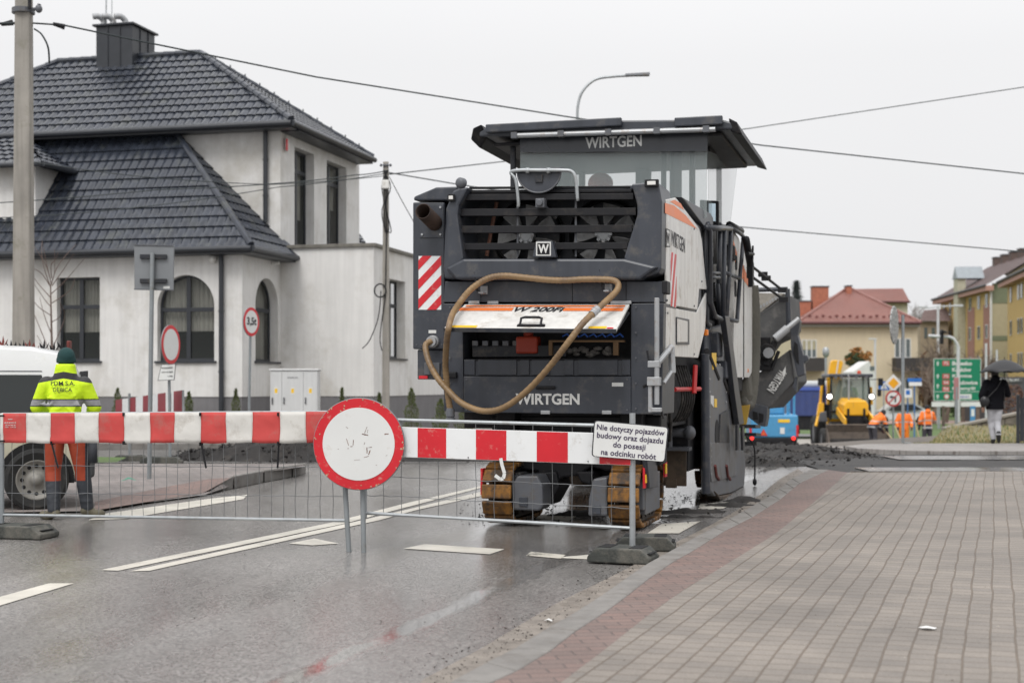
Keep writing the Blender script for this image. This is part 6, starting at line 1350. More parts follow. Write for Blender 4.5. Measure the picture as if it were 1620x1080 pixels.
def regionmat(name, rules, base, rough=.7, bump=.25):
    """colour by height bands in the wearer's own coordinates: rules = [(expr builder)]"""
    m = bpy.data.materials.new(name); m.use_nodes = True; nt = m.node_tree; b = nt.nodes['Principled BSDF']; L = nt.links.new; N = nt.nodes.new
    tc = N('ShaderNodeTexCoord'); sp = N('ShaderNodeSeparateXYZ'); L(tc.outputs['Object'], sp.inputs[0])
    ab = N('ShaderNodeMath'); ab.operation = 'ABSOLUTE'; L(sp.outputs['X'], ab.inputs[0])
    nz_ = N('ShaderNodeTexNoise'); nz_.inputs['Scale'].default_value = 6; nz_.inputs['Detail'].default_value = 6; L(tc.outputs['Object'], nz_.inputs['Vector'])
    cur = N('ShaderNodeRGB'); cur.outputs[0].default_value = (*base, 1); cur = cur.outputs[0]
    for (axis, lo, hi, slope, c) in rules:
        src = {'z': sp.outputs['Z'], 'x': sp.outputs['X'], 'ax': ab.outputs[0], 'y': sp.outputs['Y']}[axis]
        if slope:   # band drops outwards: z + slope*|x|
            ma = N('ShaderNodeMath'); ma.operation = 'MULTIPLY_ADD'; ma.inputs[1].default_value = slope; L(ab.outputs[0], ma.inputs[0]); L(src, ma.inputs[2]); src = ma.outputs[0]
        g1 = N('ShaderNodeMath'); g1.operation = 'GREATER_THAN'; g1.inputs[1].default_value = lo; L(src, g1.inputs[0])
        g2 = N('ShaderNodeMath'); g2.operation = 'LESS_THAN'; g2.inputs[1].default_value = hi; L(src, g2.inputs[0])
        mu = N('ShaderNodeMath'); mu.operation = 'MULTIPLY'; L(g1.outputs[0], mu.inputs[0]); L(g2.outputs[0], mu.inputs[1])
        mx_ = N('ShaderNodeMix'); mx_.data_type = 'RGBA'; L(mu.outputs[0], mx_.inputs['Factor']); L(cur, mx_.inputs['A']); mx_.inputs['B'].default_value = (*c, 1); cur = mx_.outputs['Result']
    mr = N('ShaderNodeMapRange'); mr.inputs['To Min'].default_value = .78; mr.inputs['To Max'].default_value = 1.15; L(nz_.outputs['Fac'], mr.inputs['Value'])
    mm = N('ShaderNodeMix'); mm.data_type = 'RGBA'; mm.blend_type = 'MULTIPLY'; mm.inputs['Factor'].default_value = 1; L(cur, mm.inputs['A']); L(mr.outputs[0], mm.inputs['B']); L(mm.outputs['Result'], b.inputs['Base Color'])
    b.inputs['Roughness'].default_value = rough
    bn = N('ShaderNodeTexNoise'); bn.inputs['Scale'].default_value = 11; bn.inputs['Detail'].default_value = 5; bn.inputs['Distortion'].default_value = .8; L(tc.outputs['Object'], bn.inputs['Vector'])
    bu = N('ShaderNodeBump'); bu.inputs['Strength'].default_value = bump; bu.inputs['Distance'].default_value = .05; L(bn.outputs['Fac'], bu.inputs['Height']); L(bu.outputs[0], b.inputs['Normal']); return m
NEON = (.62,.86,.012); SILV = (.30,.30,.31); DK = (.035,.034,.036)
JNEON = regionmat('neon_yellow_jacket', [('z',1.455,1.525,.18,DK),('z',1.165,1.245,-.0,DK),('z',1.176,1.234,-.0,SILV)], NEON)
# tidy: collar stays yellow
TRS = regionmat('rust_orange_work_trousers', [('z',.0,.40,0,(.03,.034,.042)),('ax',.205,.5,.0,(.03,.034,.042)),('z',.90,1.3,0,(.03,.034,.042))], (.30,.040,.012))
def stdJ(**k):
    J = dict(hem=(0,0,.80), pelvis=(0,0,.93), waist=(0,0,1.08), chest=(0,-.01,1.30), neck=(0,-.01,1.47), head=(0,.02,1.62), tilt=(0,0,0),
             shL=(-.19,-.01,1.41), shR=(.19,-.01,1.41), elL=(-.27,-.02,1.14), elR=(.27,-.02,1.14), wrL=(-.26,.1,.90), wrR=(.26,.1,.90),
             hipL=(-.095,0,.90), hipR=(.095,0,.90), knL=(-.11,.03,.50), knR=(.11,.03,.50), anL=(-.12,0,.10), anR=(.12,0,.10), toeL=(-.14,.17,.045), toeR=(.14,.17,.045))
    J.update(k); return J
BOOT = mat('scuffed_work_boot', (.10,.09,.06), .8, var=.4, scale=12, dirt=((.22,.2,.15), .4))
wk = person('near_worker', 'worker seen from behind in neon yellow jacket, rust orange trousers and green beanie', (-4.62,14.72,0), R(6),
    stdJ(shL=(-.185,-.01,1.395), shR=(.185,-.01,1.395), elL=(-.295,.04,1.16), elR=(.285,.04,1.16), wrL=(-.20,.28,1.10), wrR=(.20,.28,1.10), hipL=(-.10,0,.92), hipR=(.10,0,.92), knL=(-.135,.03,.50), knR=(.165,.03,.50), anL=(-.105,-.06,.09), anR=(.21,.05,.10), toeL=(-.24,.06,.045), toeR=(.34,.12,.045), head=(0,.03,1.645), neck=(0,0,1.48), hem=(0,0,.86), chest=(0,-.01,1.31)),
    dict(mat=JNEON, puff=.03, collar=True, slim=.86, folds=40), dict(mat=TRS, w=1.0), BOOT, hat=dict(mat=mat('dark_green_knit', (.008,.04,.04), .9, var=.25, bump=.6, bscale=70)), vox=.013, hood=False, head_dir=(-.25,1))
jko = [c_ for c_ in wk.children if c_.name.startswith('jacket')][0]
def on_back(obj, x, z):
    best = 0
    for v in obj.data.vertices:
        if abs(v.co.x-x) < .035 and abs(v.co.z-z) < .045: best = min(best, v.co.y)
    return best
def back_text(body, z, w_, h_):
    o = text('jacket_lettering', body, Vector((0,0,z)), X3, Z3, h_, TEXTK, jko, width=w_, bold=.012)
    cols_ = [min(on_back(jko, x*.02, z) for x in range(k-1, k+2)) for k in range(-8, 9)]
    for it in range(3): cols_ = [max(min(cols_[max(k-1,0)], cols_[min(k+1,16)]), -9) if False else min(cols_[k], (cols_[max(k-1,0)]+cols_[min(k+1,16)])/2) for k in range(17)]
    for v in o.data.vertices:
        f = max(0, min(15.99, v.co.x/.02+8)); k = int(f); v.co.y += cols_[k]*(1-f+k)+cols_[k+1]*(f-k)-.008
back_text('PDM S.A.', 1.405, .24, .047); back_text('DĘBICA', 1.335, .19, .055)
tb = MB(); tb.tube([(.27,.02,.82),(.27,.0,.58)], [.045,.055], 10); tb.build('holster_bag', mat('dark_tool_bag', (.03,.033,.04), .8), wk, smooth=True)
# ================= WHITE VAN =================
VANW = mat('van_white_paint', (.66,.665,.66), .25, var=.02, coat=.4, dirt=((.50,.46,.38), .15), dscale=2)
VANL = mat('van_dusty_lower_paint', (.47,.44,.34), .4, var=.08, dirt=((.36,.32,.24), .4), dscale=2)
vn = empty('van', (P(141,0,15.9).x-.0,15.9,0), R(21), 'white delivery van parked at the left edge behind the worker, dusty lower sides', 'van')
# local: x=0 rear end, van extends to -x; y=0 near side, y=1.75 far side
def prof(w0, w1, zz): pass
NF = 26; rings = []
xs = [0,-.06,-.14,-.3,-.6,-1.2,-2.0,-2.6,-3.1,-3.45,-4.0,-4.3]
top = [1.30,1.48,1.66,1.77,1.82,1.84,1.83,1.78,1.35,1.08,.98,.7]
def sect(x, zt_, lo=.32):
    pts = []; ins = .03 if x > -.2 else 0
    for y, z in ((.06,lo),(.0,.45),(-.0,.75),(-.005,.95),(.02,1.05),(.09,min(1.55,zt_-.12)),(.16,zt_-.05),(.32,zt_),(.875,zt_+.02),(1.43,zt_),(1.59,zt_-.05),(1.66,min(1.55,zt_-.12)),(1.73,1.05 if zt_>1.1 else zt_-.1),(1.75,.75),(1.75,.45),(1.69,lo)):
        pts.append(Vector((x, y+ins*(1 if y < .8 else -1), min(z, zt_))))
    return pts
vb = MB(); vb.loft([sect(x, t) for x, t in zip(xs, top)]); body = vb.build('body', VANW, vn, smooth=True); body.data.set_sharp_from_angle(angle=R(28))
lw = MB(); lw.prism([(-.02,-.012,.34),(-4.2,-.012,.34),(-4.2,-.012,.99),(-.03,-.012,1.0)], (0,.012,0)); low = lw.build('lower_side', VANL, vn, bevel=.005)
gw = MB(); gw.prism([(-.42,.005,1.03),(-1.9,.005,1.03),(-1.86,.075,1.50),(-.50,.075,1.50)], (0,.012,0)); gw.prism([(-1.96,.005,1.03),(-3.0,.005,1.03),(-2.7,.075,1.50),(-1.94,.075,1.50)], (0,.012,0)); gw.build('side_window', glassy('van_glass', (.012,.016,.016), .05), vn, bevel=.004)
MB().prism([(-.5,.012,1.53),(-2.9,.015,1.53),(-2.9,.015,1.545),(-.5,.012,1.545)], (0,-.004,0)).build('roof_seam', GREYP, vn)
ar = MB(); wc = (-.56,.0,.345)
for (wx, nm) in ((-.56,'r'), (-3.4,'f')):
    ar = MB(); ar.prism([(wx+.40*math.cos(t), -.016, .36+.40*math.sin(t)) for t in [math.pi*k/20 for k in range(21)]]+[(wx-.40,-.016,.30),(wx+.40,-.016,.30)], (0,.05,0)); ar.build('wheel_arch', VOID, vn)  # black disc on the flat side paints the shaded wheel well
for wx in (-.56, -3.4):
    w_ = MB(); w_.lathe([(.22,-.02),(.30,-.045),(.335,-.03),(.345,.02),(.345,.14),(.33,.18),(.22,.17)], (wx,-.055,.345), Y3, 40, cap=False); ty = w_.build('wheel', TYRE, vn, smooth='auto')
    rm = MB(); rm.lathe([(.225,-.022),(.21,-.03),(.195,.0),(.12,.03),(.06,.0),(.055,-.015),(.001,-.018)], (wx,-.05,.345), Y3, 32, cap=False); rm.build('rim', mat('dirty_steel_rim', (.24,.23,.21), .6, .3, var=.3), ty, smooth=True)
    hl = MB()
    for k in range(12): t = 2*math.pi*k/12; hl.ell((wx+.155*math.cos(t), -.036, .345+.155*math.sin(t)), .022,.012,.022, 8, 6)
    hl.build('rim_holes', VOID, ty)  # black bumps paint the shade in the rim openings
bp = MB(); bp.prism([(.06,-.02,.36),(-.17,-.02,.30),(-.16,-.02,.62),(-.05,-.02,.78),(.07,-.02,.74)], (0,1.79,0)); bp.build('rear_bumper', mat('bumper_plastic', (.045,.047,.05), .6), vn, bevel=.03)
MB().prism([(-.93,-.03,.58),(-4.1,-.03,.58),(-4.1,-.03,.70),(-1.0,-.03,.72)][::-1], (0,.02,0)).build('side_moulding', mat('side_trim_plastic', (.05,.05,.052), .6), vn, bevel=.006)
MB().box(-.06,.02,1.64,1.74,.85,1.25).build('tail_light', RED, vn, bevel=.02); MB().box(-.0,.012,.3,1.45,1.1,1.55).build('rear_window', VOID, vn, bevel=.02)
# ================= STREET LAMP =================
Y = 36; lx = P(914,0,Y).x; sl_ = empty('street_lamp', (lx,Y,0), 0, 'tall slender street lamp with one curved arm rising behind the machine canopy', 'street lamp')
lz = lambda y: P(0,y,Y).z
MB().tube([(0,0,0),(0,0,lz(200))], [.09,.05], 10).build('mast', GALV, sl_, smooth=True)
MB().tube(catmull([(0,0,lz(200)),(0,0,lz(170)),(.12,0,lz(145)),(.45,0,lz(126)),(.95,0,lz(121)),(1.3,0,lz(120))], 8), .035, 8).build('arm', GALV, sl_, smooth=True)
MB().loft([[(1.2,-.08,lz(121)),(1.2,.08,lz(121)),(1.2,.05,lz(117)),(1.2,-.05,lz(117))],[(1.82,-.11,lz(120)),(1.82,.11,lz(120)),(1.82,.06,lz(115)),(1.82,-.06,lz(115))]]).build('lamp_head', GREYP, sl_, bevel=.015)
# ================= FAR YELLOW HOUSE =================
YH = 112; gz = -1.4
def PX(x, Y): return (x-810)*Y/FPX
def PZ_(y, Y): return CH-(y-HY)*Y/FPX
CREAM = mat('cream_yellow_render', (.56,.48,.34), .85, var=.05, scale=.4, streak=.06); RROOF = mat('red_brown_roof', (.26,.125,.105), .5, var=.12, scale=.6, bump=.4, bscale=5); BRK = mat('red_brick', (.36,.13,.08), .85, var=.2, scale=4); WFR = mat('white_frame', (.62,.62,.60), .5); FPANE = glassy('far_pane', (.10,.12,.12), .1)
yh = empty('yellow_house', (PX(1268,YH), YH, gz), 0, 'cream yellow two-storey house with a red-brown hip roof beyond the backhoe', 'house')
X = lambda x, Y=YH: PX(x,Y)-PX(1268,YH); Z = lambda y, Y=YH: PZ_(y,Y)-gz
MB().box(X(1262), X(1452), 0, 12, 0, Z(509)).build('wall', CREAM, yh); MB().box(X(1262)-.02, X(1452)+.02, -.04, 12, -.5, Z(648)).build('plinth', mat('pale_plinth', (.45,.45,.43), .8), yh)
def corrug(name, A, B, C, D, m, par):  # roof face with real ribs
    mb = MB(); A, B, C, D = map(Vector, (A,B,C,D)); n = max(3, int((D-A).length/.35))
    for k in range(n):
        t0, t1 = k/n, (k+1)/n; q = [A.lerp(D,t0)+Z3*.05, B.lerp(C,t0)+Z3*.05, B.lerp(C,t1), A.lerp(D,t1)]; mb.add(q, [(0,1,2,3)]); mb.add([q[0], q[1], q[1]-Z3*.05, q[0]-Z3*.05], [(0,1,2,3)])
    return mb.build(name, m, par, recalc=False)
rz_ = Z(458,118); e0z = Z(511); rx0, rx1 = X(1338,118), X(1348,118)
corrug('roof', (X(1258),-.6,e0z), (X(1454),-.6,e0z), (rx1,6,rz_), (rx0,6,rz_), RROOF, yh); corrug('roof', (X(1454),-.6,e0z), (X(1454),12.6,e0z), (rx1,6,rz_), (rx1,6,rz_), RROOF, yh); corrug('roof', (X(1258),12.6,e0z), (X(1258),-.6,e0z), (rx0,6,rz_), (rx0,6,rz_), RROOF, yh)
MB().tube([(X(1258),-.66,e0z), (X(1454),-.66,e0z)], .10, 8).build('gutter', mat('dark_red_gutter', (.10,.03,.03), .5), yh)
MB().box(X(1262), X(1453), -.5, 0, e0z-.32, e0z-.02).build('soffit', mat('grey_soffit', (.25,.24,.20), .7), yh)
for x0, x1, y0, y1, Yc in ((1286,1311,454,500,116),(1264,1283,477,510,116),(1340,1347.5,453,478,117)):
    c_ = MB().box(X(x0,Yc), X(x1,Yc), Yc-YH, Yc-YH+.9, Z(y1,Yc)-.6, Z(y0,Yc)).build('chimney', BRK, yh); MB().box(X(x0,Yc)-.06, X(x1,Yc)+.06, Yc-YH-.06, Yc-YH+.96, Z(y0,Yc)+.002, Z(y0,Yc)+.1).build('chimney_cap', GREYP, c_)
hm_ = MB()
for A, B in (((X(1258),-.6,e0z),(rx0,6,rz_)), ((X(1454),-.6,e0z),(rx1,6,rz_)), ((rx0,6,rz_),(rx1,6,rz_))): hm_.tube([Vector(A)+Z3*.06, Vector(B)+Z3*.06], .11, 6)
hm_.build('hip_tiles', RROOF, yh); sg_ = MB()
for k in range(17): sg_.obox((X(1272)+k*.53, .25+.12*(k%2), e0z+.5+.1*(k%2)), (.22,.06,.14))
sg_.build('snow_guards', mat('dark_red_metal', (.14,.04,.035), .5), yh)
def fwin(par, x0, x1, y0, y1, Yc, nm=2, blind=False):
    f = MB(); a0, a1, z0, z1 = X(x0,Yc), X(x1,Yc), Z(y1,Yc), Z(y0,Yc); t = .07; f.box(a0,a0+t,-.03,.0,z0,z1); f.box(a1-t,a1,-.03,.0,z0,z1); f.box(a0+t,a1-t,-.03,.0,z0,z0+t); f.box(a0+t,a1-t,-.03,0,z1-t,z1)
    for k in range(1, nm+1): c_ = a0+(a1-a0)*k/(nm+1); f.box(c_-.05, c_+.05, -.032, 0, z0+t, z1-t)
    w_ = f.build('window', WFR, par); MB().box(a0+t, a1-t, -.012, -.004, z0+t, z1-t).build('pane', FPANE, w_)
    if blind: MB().box(a0+t+.02, a1-t-.02, -.02, -.014, z0+(z1-z0)*.45, z1-t).build('blind', mat('beige_blind', (.36,.33,.22), .8), w_)
fwin(yh, 1268, 1292, 537, 566, YH, 2, True); fwin(yh, 1415, 1441, 535, 566, YH, 2); fwin(yh, 1416, 1440, 598, 626, YH, 2); fwin(yh, 1300, 1322, 600, 626, YH, 1)
BAL = mat('dark_brown_balcony', (.035,.032,.03), .7)
for x0, x1 in ((1262,1300),(1411,1467)): b_ = MB(); b_.box(X(x0), X(x1), -1.2, -.05, Z(587), Z(584)); b_.box(X(x0), X(x1), -1.2, -1.14, Z(584), Z(566)); b_.box(X(x0), X(x0)+.05, -1.14, -.05, Z(584), Z(566)); b_.box(X(x1)-.05, X(x1), -1.14, -.05, Z(584), Z(566)); b_.build('balcony', BAL, yh)
# wing behind
yb = empty('rear_house', (PX(1355,140), 140, gz), 0, 'second house with a long red-brown roof rising behind the cream yellow one', 'house')
o_ = PX(1355,140); MB().box(PX(1355,140)-o_, PX(1436,140)-o_, 0, 9, -.3, PZ_(478,140)-gz).build('wall', mat('pale_yellow_render', (.48,.45,.34), .85), yb)
corrug('roof', (PX(1340,140)-o_,-.4,PZ_(478,140)-gz), (PX(1438,140)-o_,-.4,PZ_(478,140)-gz), (PX(1428,145)-o_,5,PZ_(456,145)-gz), (PX(1345,145)-o_,5,PZ_(457,145)-gz), RROOF, yb)
MB().tube([(PX(1340,140)-o_,-.45,PZ_(478,140)-gz),(PX(1438,140)-o_,-.45,PZ_(478,140)-gz)], .12, 6).build('gutter', mat('dark_red_gutter', (0,0,0)), yb)
# small white shed, autumn shrub before the house
sh = empty('white_shed', (PX(1368,95), 95, gz), 0, 'small white gabled shed with one dark window behind the backhoe cab', 'shed')
a0, a1 = PX(1350,95)-PX(1368,95), PX(1384,95)-PX(1368,95); MB().prism([(a0,0,0),(a1,0,0),(a1,0,PZ_(592,95)-gz),(0+.3,0,PZ_(571,95)-gz),(a0,0,PZ_(588,95)-gz)], (0,3,0)).build('wall', mat('white_wall_far', (.6,.6,.58), .8), sh)
MB().box(.35,.65,-.03,.0,PZ_(586,95)-gz,PZ_(579,95)-gz).build('window', FPANE, sh)
def crown(name, c, rx, ry, rz, n, size, mats, parent, seed, gap=.0):
    rnd = random.Random(seed); c = Vector(c); cl = [(Vector((rnd.gauss(0,.5), rnd.gauss(0,.5), rnd.gauss(0,.5))), rnd.uniform(.25,.5)) for _ in range(22)]
    mb = MB()
    for k in range(n):
        o, s = rnd.choice(cl); d = Vector((rnd.gauss(0,1), rnd.gauss(0,1), rnd.gauss(0,1))).normalized(); p = o+d*s*rnd.uniform(.6,1); 
        if p.length > 1.05: p *= 1.05/p.length
        p = Vector((p.x*rx, p.y*ry, p.z*rz))+c; a_ = Vector((rnd.gauss(0,1), rnd.gauss(0,1), rnd.gauss(0,1))).normalized(); x, y = perp(a_); q = size*rnd.uniform(.6,1.4)
        mi = 0 if rnd.random() < .5 else rnd.randrange(len(mats)); mb.add([p-x*q*.5, p+y*q*.35, p+x*q*.5, p-y*q*.35], [(0,1,2,3)], mi)
    return mb.build(name, mats, parent, recalc=False)
GL1 = leafmat('dark_green_leaves', (.045,.07,.03)); GL2 = leafmat('green_leaves', (.08,.11,.035)); OL1 = leafmat('orange_leaves', (.42,.17,.03)); OL2 = leafmat('brown_leaves', (.20,.10,.04))
au = empty('autumn_tree', (PX(1357,100), 100, gz), 0, 'round-topped autumn tree, orange above and green below, behind the backhoe', 'tree')
MB().tube([(0,0,0),(0,0,2.6)], [.12,.07], 7).build('trunk', BARK, au)
zc_ = PZ_(567,100)-gz; crown('crown', (.1,0,zc_+.1), .95,.9,.65, 1900, .13, [OL1,OL2,GL2], au, 3); crown('crown', (-.35,-.1,zc_-.1), .75,.8,.5, 1500, .13, [GL1,GL2], au, 4)
# spruce
def spruce(x, y, ztop, zbot, r, m, label, seed):
    root = empty('spruce_tree', (x, y, zbot), 0, label, 'tree'); h_ = ztop-zbot; rnd = random.Random(seed); MB().tube([(0,0,0),(0,0,h_)], [.2,.03], 6).build('trunk', BARK, root); mb = MB()
    for k in range(3200):
        f = rnd.random()**.8; rr = r*(1-f)**.9*(.75+.35*abs(math.sin(f*34)))*rnd.random()**.5; t = rnd.uniform(0, 6.283); p = Vector((rr*math.cos(t), rr*math.sin(t), h_*(.08+.92*f)-rr*.25)); d = Vector((math.cos(t), math.sin(t), -.25)); s = Vector((-d.y, d.x, 0)); q = rnd.uniform(.22,.5)*r/2.4
        mb.add([p-s*q*.3, p+s*q*.3, p+d*q*1.2], [(0,1,2)])
    mb.build('crown', m, root, recalc=False)
SPR = leafmat('haze_tinted_needles', (.07,.09,.085)); spruce(PX(1260,170), 170, PZ_(443,170), gz, 2.9, SPR, 'dark pointed spruce standing behind the chimneys of the yellow house', 5)  # distance haze put into the needle colour as a blue-grey tint
# bare trees
def bare(x, y, z, h_, label, seed, m, levels=6, w0=.16, spread=.5, group='bare trees by the flats'):
    root = empty('bare_tree', (x, y, z), 0, label, 'tree', group); rnd = random.Random(seed); tk = MB(); br = MB()
    def grow(p, d, L_, r_, lv):
        q = p+d*L_; mid = p+d*L_*.5+Vector((rnd.gauss(0,.03), rnd.gauss(0,.03), 0))*L_; (tk if lv == levels else br).tube([p, mid, q], [r_, r_*.85, r_*.65], 5 if lv > 2 else 3)
        if lv == 0: return
        for k in range(3 if lv > 2 else 2):
            nd = (d+Vector((rnd.gauss(0,spread), rnd.gauss(0,spread), rnd.gauss(.12,.25)))).normalized(); grow(p+d*L_*rnd.uniform(.5,1), nd, L_*rnd.uniform(.6,.85), r_*.66, lv-1)
    grow(Vector((0,0,0)), Vector((0,0,1)), h_*.30, w0, levels); tk.build('trunk', m, root); br.build('branches', m, root); return root
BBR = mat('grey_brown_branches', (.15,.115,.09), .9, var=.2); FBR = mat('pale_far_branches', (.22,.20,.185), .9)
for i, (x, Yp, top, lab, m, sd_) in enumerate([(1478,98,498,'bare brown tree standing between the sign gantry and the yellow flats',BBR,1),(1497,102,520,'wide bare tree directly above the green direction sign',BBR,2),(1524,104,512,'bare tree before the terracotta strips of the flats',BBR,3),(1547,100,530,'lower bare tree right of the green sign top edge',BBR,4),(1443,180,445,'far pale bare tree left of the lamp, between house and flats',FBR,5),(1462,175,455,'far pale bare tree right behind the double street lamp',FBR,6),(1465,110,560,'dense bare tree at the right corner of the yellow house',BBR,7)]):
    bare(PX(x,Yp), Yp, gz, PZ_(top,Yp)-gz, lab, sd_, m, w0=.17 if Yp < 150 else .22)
def shrub(px, Yp, wpx, ytop, label, mats, seed, n=2200, cat='shrub', size=.14, group='shrubs around the lawn'):
    top = PZ_(ytop,Yp)-gz; r_ = wpx*Yp/FPX/2; o = empty('shrub', (PX(px,Yp), Yp, gz), 0, label, cat, group); crown('foliage', (0,0,top*.52), r_, r_*.7, top*.5, n, size, mats, o, seed)
    MB().tube([(0,0,0),(0,0,top*.6)], [.06,.02], 5).build('stem', BARK, o)
PB = leafmat('purple_brown_twigs', (.12,.07,.06)); shrub(1500,120,50,632,'dark green shrub below the left end of the green sign',[GL1,GL2],1); shrub(1530,122,46,634,'dark green shrub seen under the right half of the green sign',[GL1,GL2],2); shrub(1560,118,40,636,'green shrub between the umbrella woman and the green sign',[GL1,GL2],3)
shrub(1603,52,48,612,'purple-brown bare hedge at the right edge behind the black fence',[PB,OL2],4,3500,'hedge',.07); shrub(1470,118,30,600,'brown leafless shrub right of the yellow house balcony',[PB,OL2],5); shrub(1468,125,34,560,'tall tangled brown shrub beside the yellow house corner',[OL2,PB],6,3000)
# ================= FLATS =================
YEL_ = mat('ochre_yellow_render', (.52,.36,.14), .85, var=.05, scale=.4, streak=.05); TERR = mat('terracotta_render', (.31,.16,.125), .85, var=.06); BEI = mat('beige_render', (.40,.35,.23), .85, var=.05); GRN_ = mat('grey_green_band', (.17,.19,.12), .85); BROOF = mat('brown_roof_sheet', (.12,.075,.07), .5, var=.12, scale=.8); PNK = mat('pinkish_eave', (.42,.24,.19), .7)
def flats(label, A, B, depth, zE, zR, nst, bays, gz_=-1.4, strips=(), endbands=True, name='apartment_block'):
    """long wall from A (far end) to B (near end); building extends to the right of it"""
    A, B = Vector((*A, 0)), Vector((*B, 0)); d = (B-A); L_ = d.length; ang = math.atan2(d.y, d.x); root = empty(name, (A.x, A.y, gz_), ang, label, 'flats'); e = zE-gz_; r_ = zR-gz_
    sgn = 1     # local x along A->B, local y to the left of it; A->B points towards the camera so left = picture right
    MB().box(0, L_, 0, depth, -.5, e).build('wall', YEL_, root)
    if endbands:
        gb = MB(); gb.prism([(L_+.02,0.02,0),(L_+.02,depth,0),(L_+.02,depth,e),(L_+.02,depth/2,r_),(L_+.02,.02,e)], (-.01,0,0)); gb.build('end_wall', BEI, root)
        bb = [MB().box(L_+.03, L_+.06, .03, depth, e*f0, e*f1).build('green_band', GRN_, root) for f0, f1 in ((.86,1.02),(.56,.60),(.28,.32))]
    for s0, s1_ in strips: MB().box(L_*s0, L_*s1_, -.05, -.01, .3, e*.86).build('terracotta_strip', TERR, root)
    for k in range(nst):
        zc = e*(k+.55)/nst
        for f in bays:
            x = L_*f; w_ = MB(); w_.box(x-.55, x+.55, -.07, -.051, zc-.7, zc+.75); wi = w_.build('window', WFR, root); MB().box(x-.47, x-.04, -.085, -.072, zc-.62, zc+.67).build('pane', FPANE, wi); MB().box(x+.04, x+.47, -.085, -.072, zc-.62, zc+.67).build('pane', FPANE, wi)
    o = .8; corrug('roof', (L_+o,-o,e), (-o,-o,e), (-o,depth/2,r_), (L_+o,depth/2,r_), BROOF, root); corrug('roof', (-o,depth+o,e), (L_+o,depth+o,e), (L_+o,depth/2,r_), (-o,depth/2,r_), BROOF, root)
    MB().box(-o, L_+o, -o, -.0, e-.55, e-.02).build('eave', PNK, root); MB().tube([(-o,-o-.1,e), (L_+o,-o-.1,e)], .14, 6).build('gutter', mat('dark_grey_gutter', (.05,.05,.055), .5), root)
    for k in range(6): c_ = MB().box(L_*(.1+k*.15), L_*(.1+k*.15)+1.1, depth/2-.5, depth/2+.3, r_-.4, r_+.7).build('chimney', mat('brown_chimney', (.10,.07,.06), .8), root); MB().box(L_*(.1+k*.15)-.1, L_*(.1+k*.15)+1.2, depth/2-.6, depth/2+.4, r_+.701, r_+.8).build('chimney_cap', GREYP, c_)
    return root, L_, e
YA, YB = 172, 148
r1, L1, e1h = flats('ochre yellow flats with terracotta strips and a brown roof, left block behind the sign', (PX(1488,YA),YA), (PX(1569,YB),YB), 12, 11.6, 15.6, 4, (.08,.22,.36,.62,.78,.92), strips=((.30,.42),(.57,.70),(.86,.97)))
MB().box(L1*.45, L1*.53, -.9, -.01, 0, e1h+1.6).build('stair_tower', mat('pale_grey_green', (.42,.40,.30), .85), r1)
MB().prism([(L1*.44,-1.0,e1h+1.6),(L1*.54,-1.0,e1h+1.6),(L1*.49,-1.0,e1h+3.0)], (0,3,0)).build('tower_gable', mat('pale_blue_grey', (.28,.31,.33), .7), r1)
MB().tube([(L1+.1,-.1,e1h-.3),(L1+.1,-.1,0)], .12, 8).build('downpipe', WFR, r1)
flats('ochre yellow flats at the right edge, nearest block with grey balconies', (PX(1594,141),141), (PX(1662,118),118), 12, 11.5, 15.4, 4, (.10,.30,.38,.62,.85), endbands=False)
ob = empty('old_brown_house', (PX(1472,165),165,gz), 0, 'small brownish old house between the lamp posts and the yellow flats', 'house'); o_ = PX(1472,165)
MB().box(PX(1456,165)-o_, PX(1500,165)-o_, 0, 8, -.3, PZ_(508,165)-gz).build('wall', mat('brownish_render', (.30,.24,.17), .85), ob); corrug('roof', (PX(1454,165)-o_,-.5,PZ_(508,165)-gz), (PX(1502,165)-o_,-.5,PZ_(508,165)-gz), (PX(1502,168)-o_,4,PZ_(487,168)-gz), (PX(1466,168)-o_,4,PZ_(490,168)-gz), mat('grey_brown_roof', (.17,.12,.11), .7), ob)
for x in (1462, 1474): w_ = MB().box(PX(x,165)-o_, PX(x+5,165)-o_, -.06, 0, PZ_(535,165)-gz, PZ_(518,165)-gz).build('window', FPANE, ob)
shp = empty('shop_building', (PX(1605,100),100,gz), 0, 'low dark shop front with a pale lettered fascia at the right edge', 'shop'); MB().box(-1.6,5,0,6,0,PZ_(596,100)-gz).build('wall', mat('dark_shop_wall', (.07,.07,.075), .7), shp); fs_ = MB().box(-1.5,.5,-.08,0,PZ_(604,100)-gz,PZ_(598,100)-gz).build('fascia', GREYP, shp); text('shop_lettering', 'CENTRUM', Vector((-.5,-.1,PZ_(601,100)-gz)), X3, Z3, .2, TEXTW, fs_, width=1.5)
# distant tree line
for i, (px, w_, t) in enumerate([(1240,60,590),(1480,60,585)]):
    pass
